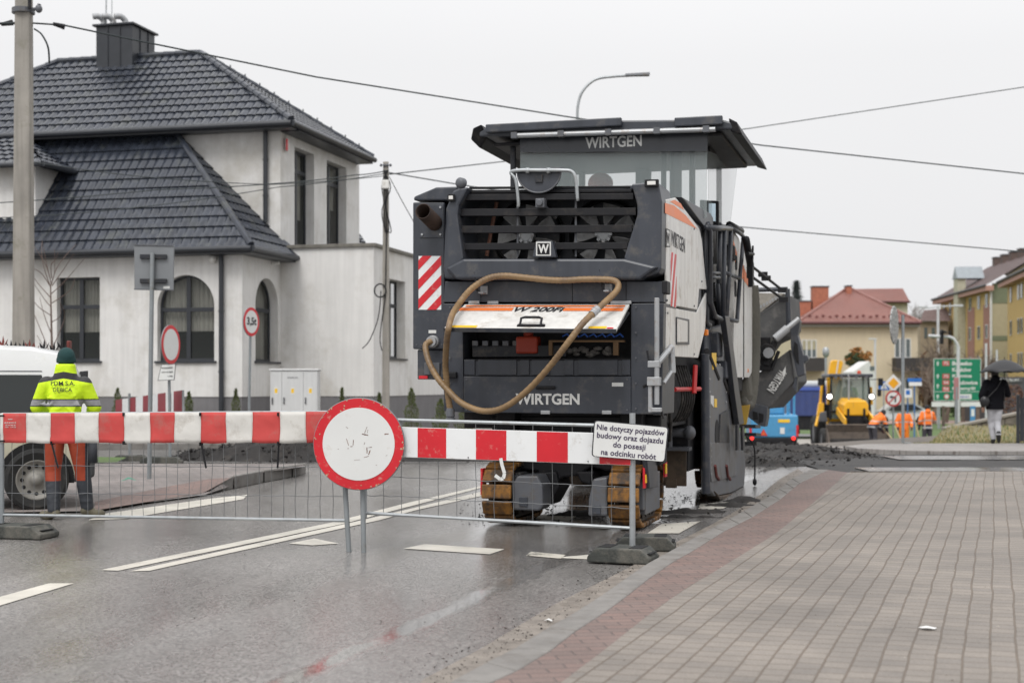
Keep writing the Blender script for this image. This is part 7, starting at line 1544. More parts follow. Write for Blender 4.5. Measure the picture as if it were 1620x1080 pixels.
# ================= SIGNS BEYOND =================
def tex(name, s, c, h_, m, par, w=None, bold=.02): return text(name, s, Vector(c), X3, Z3, h_, m, par, width=w, bold=bold)
GS = mat('green_sign_sheeting', (.0,.18,.09), .4, var=.04)
Y = 88; ox = PX(1514,Y); gs = empty('direction_sign', (ox,Y,gz), 0, 'big green road direction sign with white town names and red route numbers', 'road sign')
gx = lambda x: PX(x,Y)-ox; gzz = lambda y: PZ_(y,Y)-gz
gp = MB().box(gx(1477), gx(1552), 0, .05, gzz(634), gzz(567)).build('sign_panel', GS, gs, bevel=.01)
bd_ = MB(); t = .035
for q in ((1477,1552,567,567.8),(1477,1552,633.2,634),(1477,1477.8,567.8,633.2),(1551.2,1552,567.8,633.2),(1477.8,1551.2,619,619.7)): bd_.box(gx(q[0]), gx(q[1]), -.012, -.002, gzz(q[3]), gzz(q[2]))
bd_.build('border_lines', TEXTW, gp)
SW = TEXTW
for s, y, w_ in (('Brzesko',574.5,31),('Kraków',584.5,30),('Krynica',595,31),('Wadowice',605,40),('Przemyśl',614.5,36)): tex('sign_lettering', s, (gx(1506.5+w_/2), -.012, gzz(y)), .25 if 'y' in s or 'k' in s else .24, SW, gp, w_*Y/FPX, .035)
RN = mat('red_route_box', (.50,.07,.07), .5)
for y, s in ((574.5,'75'),(595,'75'),(605,'94'),(615,'94')): b_ = MB().box(gx(1491), gx(1502), -.012, -.002, gzz(y+3.8), gzz(y-3.8)).build('route_box', RN, gp); tex('route_number', s, (gx(1496.5), -.016, gzz(y)), .2, SW, b_, .3)
for y in (575, 595, 610.5, 627):
    MB().prism([(gx(1482.6),-.012,gzz(y+3.5)),(gx(1484.4),-.012,gzz(y+3.5)),(gx(1484.4),-.012,gzz(y)),(gx(1486),-.012,gzz(y)),(gx(1483.5),-.012,gzz(y-4)),(gx(1481),-.012,gzz(y)),(gx(1482.6),-.012,gzz(y))], (0,.01,0)).build('arrow', SW, gp)
wb_ = MB().box(gx(1508), gx(1537), -.012, -.002, gzz(631), gzz(623)).build('white_field', SW, gp); tex('field_lettering', 'Centrum', (gx(1522.5), -.016, gzz(627)), .14, mat('blue_lettering', (.05,.1,.4), .5), wb_, .8)
rc_ = MB().lathe([(.17,0),(.17,.008)], (gx(1497.5),-.012,gzz(627)), Y3, 24).build('limit_disc', RN, gp); MB().lathe([(.12,0),(.12,.004)], (gx(1497.5),-.018,gzz(627)), Y3, 24).build('disc_field', SW, rc_)
for x in (1486, 1515.5): MB().tube([(gx(x),.1,0),(gx(x),.1,gzz(568))], .09, 10).build('post', GALV, gs)
for q, s in (((1474,1510,635.5,643),'BIURO RACHUNKOWE'), ((1520,1552,635.5,643),'AUTO SERWIS')):
    b_ = MB().box(gx(q[0]), gx(q[1]), -.01, .03, gzz(q[3]), gzz(q[2])).build('small_panel', SIGNW, gs)
# gantry / lamps
def pole(name, px, Yp, ytop, r_, label, cat, m=GALV, z0=None):
    z0 = terr(PX(px,Yp), Yp) if z0 is None else z0; o = empty(name, (PX(px,Yp), Yp, z0), 0, label, cat); MB().tube([(0,0,0),(0,0,PZ_(ytop,Yp)-z0)], r_, 10).build('post', m, o); return o, z0
WL_ = mat('pale_lamp_paint', (.5,.51,.52), .4)
o, z0 = pole('curved_mast', 1516, 86, 548, .10, 'pale curved mast arching left above the green sign, with a dark signal head', 'mast', WL_); lz2 = lambda y: PZ_(y,86)-z0; lx2 = lambda x: PX(x,86)-PX(1516,86)
MB().tube(catmull([(0,0,lz2(549)),(lx2(1513),0,lz2(542)),(lx2(1507),0,lz2(535)),(lx2(1498),0,lz2(532.5)),(lx2(1484),0,lz2(532)),(lx2(1469),0,lz2(531))], 6), .09, 8).build('arm', WL_, o, smooth=True)
sg2 = MB(); sg2.box(lx2(1487), lx2(1492), -.15, .15, lz2(544), lz2(524)); sg2.prism([(lx2(1487),-.3,lz2(526)),(lx2(1499),-.3,lz2(527)),(lx2(1488),-.3,lz2(521))], (0,.5,0)); sg2.build('signal_head', BLK, o, bevel=.03)
o, z0 = pole('street_lamp', 1484, 100, 484, .09, 'pale street lamp with two level arms, left of the yellow flats', 'street lamp', WL_); q = lambda x: PX(x,100)-PX(1484,100); lzz = lambda y: PZ_(y,100)-z0
MB().tube([(q(1466),0,lzz(487)),(q(1484),0,lzz(485)),(q(1522),0,lzz(483))], .05, 6).build('arm', WL_, o)
for x0, x1, y in ((1452,1467,485),(1509,1523,483)): MB().box(q(x0), q(x1), -.15, .15, lzz(y+2), lzz(y-1)).build('lamp_head', WL_, o, bevel=.03)
o, z0 = pole('street_lamp', 1384.5, 98, 537, .07, 'slim pale street lamp in front of the yellow house wall', 'street lamp', WL_); MB().box(-.45,.1,-.1,.1,PZ_(537,98)-z0,PZ_(535,98)-z0).build('lamp_head', WL_, o, bevel=.02)
o, z0 = pole('globe_lamp', 1306.5, 85, 560, .07, 'grey lamp post with an upright head left of the backhoe boom', 'street lamp', GALV); MB().lathe([(.10,0),(.2,.15),(.2,.45),(.12,.6)], (0,0,PZ_(565,85)-z0), Z3, 14).build('lamp_head', GALV, o, smooth='auto')
pole('thin_mast', 1560, 92, 543, .07, 'thin pale mast rising between the umbrella and the green sign', 'mast', WL_)
pole('thin_mast', 1577, 95, 553, .06, 'thin pale mast just above the umbrella ridge', 'mast', WL_)
pole('wooden_stake', 1492.5, 48, 642, .05, 'thin brownish stake under the left half of the green sign', 'stake', BARK)
o, z0 = pole('sign_post', 1513, 42, 612, .045, 'thin grey post with a narrow reddish sign edge before the green sign', 'sign post', POLEM, .0); MB().box(-.08,.06,-.03,.0,PZ_(632,42),PZ_(597,42)).build('sign_edge', mat('faded_pink_edge', (.34,.16,.16), .6), o, bevel=.01)
BLU = mat('blue_sign_sheeting', (.02,.13,.42), .4)
o, z0 = pole('bus_stop_sign', 1538.5, 84, 642, .04, 'blue and white narrow upright sign on the lawn under the green sign', 'sign', GALV); MB().box(-.15,.15,-.05,-.01,PZ_(668,84)-z0,PZ_(642,84)-z0).build('panel', mat('light_blue_panel', (.06,.22,.42), .5), o); MB().box(-.09,.09,-.06,-.051,PZ_(658,84)-z0,PZ_(647,84)-z0).build('white_field', SIGNW, o)
# priority + no-left-turn + crossing signs
Ys = 61; o, z0 = pole('priority_sign', 1413, Ys, 592, .035, 'yellow diamond priority sign above a round no-left-turn sign', 'road sign', POLEM); sz = lambda y: PZ_(y,Ys)-z0; r_ = .385
dm = MB().prism([(-r_,-.05,sz(606)),(0,-.05,sz(606)-r_),(r_,-.05,sz(606)),(0,-.05,sz(606)+r_)], (0,.02,0)).build('diamond', SIGNW, o, bevel=.01); rr2 = r_*.62; MB().prism([(-rr2,-.056,sz(606)),(0,-.056,sz(606)-rr2),(rr2,-.056,sz(606)),(0,-.056,sz(606)+rr2)], (0,.003,0)).build('yellow_field', mat('amber_yellow_sheeting', (.78,.36,.01), .4), dm)
nd = MB().lathe([(.345,-.05),(.345,-.03)], (0,0,sz(630)), Y3, 32).build('round_plate', mat('dull_red', (.42,.04,.04), .4), o); MB().lathe([(.27,-.056),(.27,-.051)], (0,0,sz(630)), Y3, 32).build('white_field', SIGNW, nd)
ar_ = MB(); c_ = sz(630); ar_.prism([(.05,-.062,c_-.17),(.11,-.062,c_-.17),(.11,-.062,c_+.06),(.06,-.062,c_+.09),(-.06,-.062,c_+.09),(-.06,-.062,c_+.14),(-.18,-.062,c_+.06),(-.06,-.062,c_-.02),(-.06,-.062,c_+.03),(.05,-.062,c_+.03)], (0,.004,0)); ar_.build('left_arrow', TEXTK, nd); MB().obox((0,-.066,c_), (.58,.004,.05), Matrix.Rotation(R(-45), 3, 'Y')).build('red_bar', mat('dull_red', (0,0,0)), nd)
o, z0 = pole('crossing_sign', 1398, 64, 603, .03, 'blue pedestrian crossing sign half hidden left of the yellow diamond', 'road sign', GALV)
b_ = MB().box(-.25,.25,-.05,-.03,PZ_(617,64)-z0,PZ_(603,64)-z0).build('blue_panel', BLU, o); MB().prism([(-.16,-.056,PZ_(615,64)-z0),(.16,-.056,PZ_(615,64)-z0),(0,-.056,PZ_(605,64)-z0)], (0,.004,0)).build('white_triangle', SIGNW, b_)
wm_ = MB(); zc_ = PZ_(611,64)-z0; wm_.ell((0,-.062,zc_+.05), .02,.004,.02, 8, 5); wm_.prism([(-.02,-.062,zc_-.04),(.02,-.062,zc_-.04),(.015,-.062,zc_+.03),(-.015,-.062,zc_+.03)], (0,.004,0)); wm_.prism([(-.05,-.062,zc_-.1),(-.03,-.062,zc_-.1),(.01,-.062,zc_-.04),(-.01,-.062,zc_-.04)], (0,.004,0)); wm_.prism([(.03,-.062,zc_-.1),(.05,-.062,zc_-.1),(.01,-.062,zc_-.04),(-.01,-.062,zc_-.04)], (0,.004,0)); wm_.build('walker_symbol', TEXTK, b_)
BPOST = mat('blue_post', (.06,.14,.30), .5)
o, z0 = pole('street_name_sign', 1446.5, 72, 600, .04, 'blue and white street name plate on a blue post before the yellow house', 'sign', BPOST); MB().box(-.35,.35,-.05,-.02,PZ_(604,72)-z0,PZ_(598,72)-z0).build('blue_plate', BLU, o); MB().box(-.28,.36,-.05,-.02,PZ_(610,72)-z0,PZ_(604.3,72)-z0).build('white_plate', SIGNW, o)
o, z0 = pole('info_sign', 1436, 73, 614, .035, 'small square white and blue plate on a blue post behind the middle worker', 'sign', BPOST); b_ = MB().box(-.22,.22,-.05,-.02,PZ_(629,73)-z0,PZ_(615,73)-z0).build('white_plate', SIGNW, o, bevel=.02); MB().box(-.10,.10,-.056,-.051,PZ_(624,73)-z0,PZ_(617,73)-z0).build('blue_field', BLU, b_)
# speckled oval sign back on near post
o, z0 = pole('mirror_post', 1428.5, 31.3, 498, .034, 'grey post with a tilted speckled white round panel, at the far pavement edge', 'sign post', POLEM, .1)
el_ = empty('panel_head', (PX(1416,31.3)-PX(1428.5,31.3), -.0, PZ_(514,31.3)-z0), 0); el_.parent = o; el_.rotation_euler = (0, R(-14), R(64))
spm = mat('speckled_white_panel', (.52,.52,.51), .5, var=.1, scale=6, dirt=((.04,.045,.04), .9), dscale=16); MB().lathe([(.41,0),(.42,.01),(.42,.03),(.40,.04)], (0,0,0), Y3, 40).build('round_panel', spm, el_)
MB().tube([(0,.03,0),(PX(1428.5,31.3)-PX(1416,31.3),.02,0)], .015, 6).build('bracket', POLEM, o)
# ================= VEHICLES =================
def tyre(mb_par, c, r_, w_, m=TYRE, ax=X3, rim=None):
    ty = MB().lathe([(r_*.6,-w_/2),(r_*.93,-w_/2),(r_,-w_*.38),(r_,w_*.38),(r_*.93,w_/2),(r_*.6,w_/2)], c, ax, 28, cap=False).build('wheel', m, mb_par, smooth='auto')
    MB().lathe([(r_*.6,-w_*.42),(r_*.3,-w_*.3),(.02,-w_*.35)], c, ax, 20).build('rim', rim or GREYP, ty); return ty
# backhoe
YB_ = 60; zb0 = terr(14,YB_); bh = empty('backhoe_loader', (PX(1343,YB_), YB_, zb0), R(-3), 'yellow backhoe loader facing the camera with lit headlights and a muddy front bucket', 'backhoe loader')
bx_ = lambda x: (x-1343)*YB_/FPX; bz = lambda y: PZ_(y,YB_)-zb0
BY = mat('digger_yellow', (.78,.40,.015), .4, var=.06, dirt=((.3,.2,.08), .25)); MUD = mat('muddy_steel', (.09,.07,.055), .8, var=.5, scale=4, dirt=((.03,.025,.02), .45), dscale=4)
hdp = MB(); hdp.loft([[(bx_(1325),-1.5,bz(656)),(bx_(1362),-1.5,bz(656)),(bx_(1363),-1.5,bz(640)),(bx_(1359),-1.5,bz(633)),(bx_(1330),-1.5,bz(633)),(bx_(1325),-1.5,bz(640))],[(bx_(1325),0,bz(656)),(bx_(1362),0,bz(656)),(bx_(1363),0,bz(636)),(bx_(1359),0,bz(629)),(bx_(1330),0,bz(629)),(bx_(1325),0,bz(636))]]); hdp.build('bonnet', BY, bh, bevel=.05)
MB().box(bx_(1329), bx_(1359), -1.45, 0, bz(672), bz(656)-.01).build('grille', BLK, bh, bevel=.03)
ym = MB()
for x in (1331.5, 1356): ym.box(bx_(x-1.6), bx_(x+1.6), -1.56, -1.5, bz(664), bz(645))
ym.build('lift_arm_mounts', BLK, bh)
la = MB()
for s0, s1_ in ((1321,1324),(1364,1368)): la.prism([(bx_(s0),-2.3,bz(672)),(bx_(s1_),-2.3,bz(672)),(bx_(s1_),-2.3,bz(660)),(bx_(s0),-2.3,bz(660))], (0,2.0,.45))
la.build('loader_arms', BY, bh, bevel=.03)
MB().box(bx_(1322), bx_(1366), -1.2, 1.6, bz(680), bz(668)).build('chassis', BLK, bh)
cab = MB()
for x in (1313, 1376): cab.tube([(bx_(x)+.0,-.1,bz(664)),(bx_(x)+(.07 if x < 1340 else -.07),-.0,bz(597))], .055, 6); cab.tube([(bx_(x),1.5,bz(664)),(bx_(x),1.5,bz(597))], .055, 6)
cab.tube([(bx_(1313),-.1,bz(650)),(bx_(1376),-.1,bz(650))], .05, 6); cab.build('cab_frame', BLK, bh)
MB().box(bx_(1310), bx_(1379), -.3, 1.7, bz(597), bz(591)).build('cab_roof', DG, bh, bevel=.05)
MB().box(bx_(1314), bx_(1375), -.06, -.04, bz(662), bz(598)).build('windscreen', glassy('pale_green_glass', (.16,.21,.19), .06, alpha=.55), bh)
MB().box(bx_(1314), bx_(1375), 1.5, 1.54, bz(662), bz(640)).build('cab_back', BLK, bh)
curt = MB(); curt.tube([(bx_(1336),.9,bz(602)),(bx_(1326),.6,bz(635))], .09, 6); curt.tube([(bx_(1345),.9,bz(602)),(bx_(1358),.6,bz(635))], .09, 6); curt.build('rear_boom_arms', mat('tan_panels', (.40,.28,.13), .7), bh)
pr = MB(); pr.ell((bx_(1344),.5,bz(622)), .24,.17,.3); pr.build('seat_back', BLK, bh)
dr = person('driver', 'digger driver in a bright green vest sitting behind the windscreen of the backhoe', Vector((PX(1344,YB_+.9), YB_+.75, zb0+bz(640)-.75)), R(177), stdJ(hipL=(-.1,0,.9), knL=(-.13,.42,.92), anL=(-.13,.45,.5), toeL=(-.13,.6,.45), knR=(.13,.42,.92), anR=(.13,.45,.5), toeR=(.13,.6,.45), wrL=(-.2,.35,1.1), wrR=(.2,.35,1.1), hem=(0,0,.86)), dict(mat=mat('lime_green_vest', (.25,.6,.05), .7, var=.2), puff=.02, folds=4), dict(mat=mat('navy_workwear', (.02,.025,.04), .8), folds=3), BOOT, hair=HAIR, vox=.025)
dr.name = 'person'
ex = MB(); ex.tube([(bx_(1336),-1.0,bz(633)),(bx_(1336),-1.0,bz(597)),(bx_(1335),-1.0,bz(592))], .035, 8); ex.build('exhaust_stack', LGREY, bh)
HLM = emis('lit_headlamp', (1,.95,.88), 5)
for x in (1311, 1376.5):
    hl = MB().lathe([(.10,0),(.15,-.05),(.15,-.12)], (bx_(x),-.15,bz(627)), Y3, 18).build('headlight', BLK, bh, smooth='auto'); MB().lathe([(.10,-.128),(.10,-.122)], (bx_(x),-.15,bz(627)), Y3, 18).build('lit_lens', HLM, hl)
for x in (1297, 1391): m_ = MB(); m_.obox((bx_(x),-.2,bz(604)), (.2,.08,.32)); m_.tube([(bx_(x),-.15,bz(600)), (bx_(1313 if x < 1340 else 1376),0,bz(600))], .02, 6); m_.build('mirror', BLK, bh, bevel=.03)
MB().obox((bx_(1389),-.2,bz(621)), (.16,.08,.3)).build('mirror', BLK, bh, bevel=.03)
MB().lathe([(.09,0),(.08,.1),(.04,.14)], (bx_(1361),.3,bz(591)), Z3, 12).build('beacon', mat('red_beacon', (.5,.06,.02), .3), bh, smooth='auto')
for x in (1320, 1329, 1352, 1368): MB().lathe([(.06,0),(.07,-.06)], (bx_(x),-.3,bz(596.5)), Y3, 10).build('roof_lamp', GREYP, bh)
bm2 = MB(); bm2.prism([(bx_(1323),1.9,bz(594)),(bx_(1342),1.9,bz(594)),(bx_(1347),1.9,bz(573)),(bx_(1345),1.9,bz(569)),(bx_(1330),1.9,bz(568)),(bx_(1327),1.9,bz(572))], (0,.4,0)); bmo = bm2.build('rear_boom', BY, bh, bevel=.04)
MB().prism([(bx_(1334),1.88,bz(594)),(bx_(1336),1.88,bz(594)),(bx_(1340),1.88,bz(569)),(bx_(1338),1.88,bz(569))], (0,.02,0)).build('boom_stripe', TEXTW, bmo)
MB().box(bx_(1322), bx_(1344), 2.0, 2.3, .6, bz(594)-.01).build('boom_base', BY, bh)
sa_ = MB(); sa_.tube([(bx_(1303),.4,bz(609)),(bx_(1300),.3,bz(640)),(bx_(1297),.2,bz(655)),(bx_(1291),.0,bz(674))], .07, 6); sa_.prism([(bx_(1294),.1,bz(657)),(bx_(1304),.1,bz(660)),(bx_(1305),.1,bz(637)),(bx_(1297),.1,bz(637))], (0,.3,0)); sa_.build('side_stabiliser', BY, bh, bevel=.02)
sr = MB(); sr.tube([(bx_(1380),.3,bz(612)),(bx_(1381),.3,bz(640))], .05, 6); sr.build('side_stabiliser', BY, bh)
MB().prism([(bx_(1295),.0,bz(667)),(bx_(1310),.0,bz(667)),(bx_(1308),.0,bz(650)),(bx_(1298),.0,bz(652))], (0,.1,0)).build('side_shovel', GREYP, bh, bevel=.03)
bk = MB(); w0, w1 = bx_(1293), bx_(1386); pr_ = [(-2.2,bz(668)),(-2.45,bz(669)),(-2.35,bz(680)),(-2.45,bz(692)),(-2.75,bz(702)),(-3.3,bz(706)),(-3.3,bz(709)),(-2.7,bz(708)),(-2.3,bz(698)),(-2.15,bz(682))]
bk.prism([(w0,y,z) for y, z in pr_], (w1-w0,0,0)); bk.prism([(w0,y,z) for y, z in ((-2.2,bz(668)),(-3.3,bz(707)),(-2.5,bz(707)),(-2.15,bz(690)))], (.05,0,0)); bk.prism([(w1-.05,y,z) for y, z in ((-2.2,bz(668)),(-3.3,bz(707)),(-2.5,bz(707)),(-2.15,bz(690)))], (.05,0,0)); bk.build('front_bucket', MUD, bh, bevel=.015)
MB().box(w0+.1, w1-.1, -2.6, -2.3, bz(707), bz(690)).build('bucket_dark_fill', M_HEAP, bh, bevel=.1)  # dark block filling the bucket opening
for x in (1300, 1382): tyre(bh, (bx_(x),-.9,.48), .48, .36); 
for x in (1301, 1384): tyre(bh, (bx_(x),1.1,.72), .72, .45)
# blue sweeper
YS = 49; zs0 = terr(9,YS); bs = empty('blue_sweeper', (PX(1224,YS), YS, zs0), R(-6), 'light blue compact machine seen from behind with a red warning triangle, beyond the heaps', 'sweeper')
sx = lambda x: (x-1224)*YS/FPX; sz = lambda y: PZ_(y,YS)-zs0; SB = mat('light_blue_paint', (.07,.28,.50), .4, var=.06, dirt=((.1,.14,.16), .25))
MB().box(sx(1188), sx(1262), 0, 2.6, sz(692), sz(656)).build('body', SB, bs, bevel=.06); MB().box(sx(1190), sx(1260), .02, 2.5, sz(704), sz(692)-.005).build('lower_body', BLK, bs, bevel=.03)
ck = MB(); ck.box(sx(1205), sx(1242), .4, 2.2, sz(656), sz(640)); ck.build('engine_cover', SB, bs, bevel=.06)
cg = MB()
for x, y in ((1213,.5),(1241,.5),(1247,.3),(1257,.3),(1213,2.2),(1257,2.2)): cg.tube([(sx(x),y,sz(656)),(sx(x),y,sz(619))], .045, 6)
for A, B in (((1213,.5),(1257,.3)),((1213,2.2),(1257,2.2)),((1257,.3),(1257,2.2)),((1213,.5),(1213,2.2))): cg.tube([(sx(A[0]),A[1],sz(619)),(sx(B[0]),B[1],sz(619))], .045, 6)
cg.build('cab_frame', SB, bs); MB().box(sx(1214), sx(1240), .55, .58, sz(650), sz(622)).build('rear_window', glassy('far_pane', (0,0,0)), bs)
MB().obox((sx(1236),1.2,sz(640)), (.3,.3,.7)).build('seat', mat('tan_seat', (.40,.30,.18), .7), bs, bevel=.08); MB().ell((sx(1250),.3,sz(627)), .09,.09,.09).build('lamp', WHT, bs, smooth=True)
tw_ = MB().prism([(sx(1202),-.02,sz(689)),(sx(1214.5),-.02,sz(689)),(sx(1208),-.02,sz(678))], (0,.015,0)).build('warning_triangle', mat('red_reflector', (.55,.03,.02), .3), bs); MB().prism([(sx(1205),-.025,sz(687.5)),(sx(1211.5),-.025,sz(687.5)),(sx(1208),-.025,sz(682))], (0,.004,0)).build('triangle_core', mat('orange_reflector', (.6,.12,.03), .4), tw_)
MB().box(sx(1231), sx(1249), -.015, 0, sz(668), sz(663)).build('yellow_label', YEL, bs); MB().box(sx(1234), sx(1241), -.015, 0, sz(686), sz(676)).build('white_label', SIGNW, bs)
for x in (1190, 1255): tl_ = MB().lathe([(.07,0),(.06,-.04)], (sx(x),0,sz(693)), Y3, 12).build('tail_light', emis('lit_tail_lamp', (1,.03,.02), 1.2), bs)
for x in (1186, 1259): MB().box(sx(x), sx(x)+.08, -.02, 0, sz(690), sz(672)).build('marker_strip', RED, bs)
for x in (1194, 1256): tyre(bs, (sx(x),.5,.34), .34, .24); tyre(bs, (sx(x),2.2,.34), .34, .24)
# navy truck
YT = 72; tk = empty('navy_truck', (PX(1285,YT), YT, gz), R(-8), 'navy blue tipper truck with a white-topped body behind the sweeper and the backhoe', 'truck'); tx = lambda x: (x-1285)*YT/FPX; tz_ = lambda y: PZ_(y,YT)-gz
NV = mat('navy_truck_paint', (.035,.055,.17), .45, var=.1, dirt=((.08,.08,.1), .3)); body = MB().box(tx(1250), tx(1322), 0, 5.5, tz_(658), tz_(618)).build('tipper_body', NV, tk, bevel=.05)
MB().box(tx(1250)-.02, tx(1322)+.02, -.05, 5.55, tz_(618)+.005, tz_(612)).build('blue_rail', mat('bright_blue_rail', (.05,.09,.33), .4), tk, bevel=.02); MB().box(tx(1256), tx(1318), .2, 5.3, tz_(612)+.005, tz_(602)).build('pale_cover', mat('pale_tarpaulin', (.5,.52,.52), .6), tk, bevel=.12)
MB().box(tx(1256), tx(1316), .1, 5.5, tz_(680), tz_(658)-.01).build('chassis', BLK, tk); MB().box(tx(1252), tx(1320), -.1, 0, tz_(690), tz_(686)).build('bumper_bar', LGREY, tk)
rb_ = MB()
for k in range(7): rb_.box(tx(1252)+k*.36, tx(1252)+k*.36+.06, -.03, 0, tz_(657), tz_(619))
rb_.build('body_ribs', NV, body)
for x in (1259, 1313): tyre(tk, (tx(x),1.0,.5), .5, .5); tyre(tk, (tx(x),5.0,.5), .5, .5)
# parked car
YC = 96; pc = empty('parked_car', (PX(1428,YC), YC, gz+.04), R(4), 'silver-white car parked on the pink road behind the orange workers', 'car'); CARP = mat('silver_white_paint', (.52,.53,.54), .3, coat=.5)
prf = [(-2.1,.35),(-2.15,.7),(-1.9,.86),(-1.2,.95),(-.6,1.4),(.9,1.45),(1.7,1.05),(2.1,.95),(2.15,.5),(2.05,.33)]
MB().loft([[(x,.08+ (0 if z < .9 else .12),z) for x, z in prf], [(x,0 if z < .9 else .14,z*1.0) for x, z in prf], [(x,1.7 if z < .9 else 1.56,z) for x, z in prf]]).build('body', CARP, pc, bevel=.03)
MB().prism([(-1.0,-.0,.95),(-.55,.11,1.34),(.8,.11,1.38),(1.45,.0,1.0)], (0,.02,0)).build('side_window', VOID, pc)
for x in (-1.3, 1.3): tyre(pc, (x,.06,.31), .31, .2, ax=Y3, rim=LGREY); tyre(pc, (x,1.6,.31), .31, .2, ax=Y3)
# ================= ORANGE WORKERS, WOMAN =================
OJ = (.90,.19,.02); NAVY = (.018,.022,.035); LS = (.42,.42,.43)
JOR = regionmat('orange_hi_vis_jacket', [('z',.70,1.0,0,NAVY),('z',.85,.91,0,LS),('z',1.14,1.19,.1,(.5,.42,.36)),('ax',.125,.16,0,(.5,.42,.36))], OJ); TRN = regionmat('navy_trousers_band', [('z',.30,.36,0,LS)], (.045,.042,.05)); TRO = regionmat('orange_trousers', [('z',.30,.36,0,LS)], (.75,.20,.01))
JOB = regionmat('orange_jacket_bent', [('z',.60,1.0,0,NAVY),('z',.86,.92,0,LS),('z',1.10,1.15,.1,(.5,.42,.36))], OJ)
GLV = mat('dark_work_glove', (.05,.02,.02), .8); HATN = mat('black_knit_hat', (.02,.022,.024), .9)
def pl_(px, Yp): x = PX(px, Yp); return Vector((x, Yp, terr(x, Yp)+.0))
WOODH = mat('pale_wood_handle', (.55,.42,.24), .6)
def tool(A, B, label, blade=None):
    A, B = Vector(A), Vector(B); o = MB().tube([A, B], .022, 8).build('shovel' if blade else 'broom_handle', WOODH); tag(o, label, 'shovel' if blade else 'handle')
    if blade: d = (B-A).normalized(); x, y = perp(d); MB().prism([B-x*.12, B+x*.12, B+x*.10+d*.26, B+d*.3, B-x*.10+d*.26], y*.01).build('blade', GREYP, o)
person('person', 'worker in orange jacket and navy trousers bending over a shovel by the bucket', pl_(1381,54.5), R(-62),
    stdJ(pelvis=(0,-.05,.93), hem=(0,-.08,.84), waist=(0,.08,1.05), chest=(0,.27,1.20), neck=(0,.42,1.33), head=(0,.53,1.42), tilt=(-.35,-.6,-.85), shL=(-.18,.36,1.25), shR=(.18,.36,1.25), elL=(-.24,.42,.96), elR=(.22,.46,.94), wrL=(-.12,.56,.74), wrR=(.10,.62,.72), hipL=(-.1,-.03,.9), hipR=(.1,-.03,.9), knL=(-.13,.05,.5), knR=(.13,.0,.5), anL=(-.16,.02,.1), anR=(.15,-.12,.1), toeL=(-.16,.2,.045), toeR=(.16,.06,.045)),
    dict(mat=JOB, puff=.06, folds=10), dict(mat=TRN, folds=8), BOOT, hat=dict(mat=HATN), vox=.02, hood=True, glove=GLV, scale=1.0, group='workers in orange beyond the heaps')
p = pl_(1381,54.5); tool(p+Vector((.45,.25,.85)), p+Vector((1.05,-.1,.02)), 'wooden shovel handle held by the bending worker, slanting to the ground', True)
person('person', 'worker in full orange suit facing the camera, behind the grey post', pl_(1430,58), R(176),
    stdJ(elL=(-.30,.02,1.14), elR=(.30,.02,1.14), wrL=(-.27,.18,.92), wrR=(.27,.16,.92)), dict(mat=regionmat('orange_suit_jacket', [('z',1.14,1.19,.1,(.5,.42,.36))], OJ), puff=.06, folds=8), dict(mat=TRO, w=1.15, folds=8), BOOT, hat=dict(mat=HATN), vox=.02, glove=GLV, scale=1.0, group='workers in orange beyond the heaps')
p = pl_(1430,57.5); tool(p+Vector((-.32,.2,1.0)), p+Vector((-.02,-.2,.05)), 'pale wooden handle held low by the worker in the full orange suit')
person('person', 'orange-jacketed worker in navy trousers seen from behind, rightmost of the crew', pl_(1467,55), R(4),
    stdJ(elL=(-.29,-.03,1.14), elR=(.30,.04,1.18), wrL=(-.28,.1,.90), wrR=(.2,.25,1.1)), dict(mat=JOR, puff=.06, folds=8), dict(mat=TRN, folds=8), BOOT, hat=dict(mat=HATN), vox=.02, hood=True, glove=GLV, scale=1.0, group='workers in orange beyond the heaps')
p = pl_(1450,54.8); tool(p+Vector((-.15,.0,1.45)), p+Vector((.12,.05,.45)), 'pale upright wooden handle left of the worker seen from behind')
# woman with umbrella
wp_ = Vector((PX(1574,31.0), 31.0, .10)); BLKC = mat('black_coat', (.005,.005,.007), .9, var=.3, spec=.15); GTR = mat('light_grey_jeans', (.36,.36,.38), .8, var=.15, scale=8)
wm = person('person', 'woman in black coat and pale grey trousers walking away under a black umbrella', wp_, R(-8),
    stdJ(elL=(-.30,-.05,1.13), wrL=(-.27,.0,.87), elR=(.29,.04,1.16), wrR=(.16,.26,1.28), hipL=(-.09,0,.9), knL=(-.07,.10,.50), anL=(-.03,.02,.10), toeL=(-.03,.17,.05), hipR=(.09,0,.9), knR=(.06,.02,.50), anR=(.04,-.22,.20), toeR=(.06,-.14,.06)),
    dict(mat=BLKC, puff=.075, folds=10), dict(mat=GTR, w=.95, folds=8), mat('black_boot', (.012,.012,.013), .5), hair=HAIR, vox=.016, hood=True, scale=.93)
bg_ = MB(); bg_.ell((-.24,-.16,.92), .10,.06,.12, 14, 10); bg_.build('handbag', mat('black_leather', (.012,.012,.013), .35), None, smooth=True); hbo = bpy.data.objects['handbag']; hbo.location = wp_; hbo.rotation_euler.z = R(-8); tag(hbo, 'black leather handbag hanging at the left hip of the umbrella woman', 'handbag')
MB().tube([(-.20,-.17,.98),(.0,-.20,1.2),(.14,-.1,1.42)], .010, 5).build('strap', mat('black_leather', (0,0,0)), hbo)
uc = P(1589,568.5,30.9); um = empty('umbrella', (uc.x, 30.9, 0), 0, 'open black umbrella with scalloped edge above the walking woman', 'umbrella'); ur_ = .53; mb = MB(); n = 8; rings = []
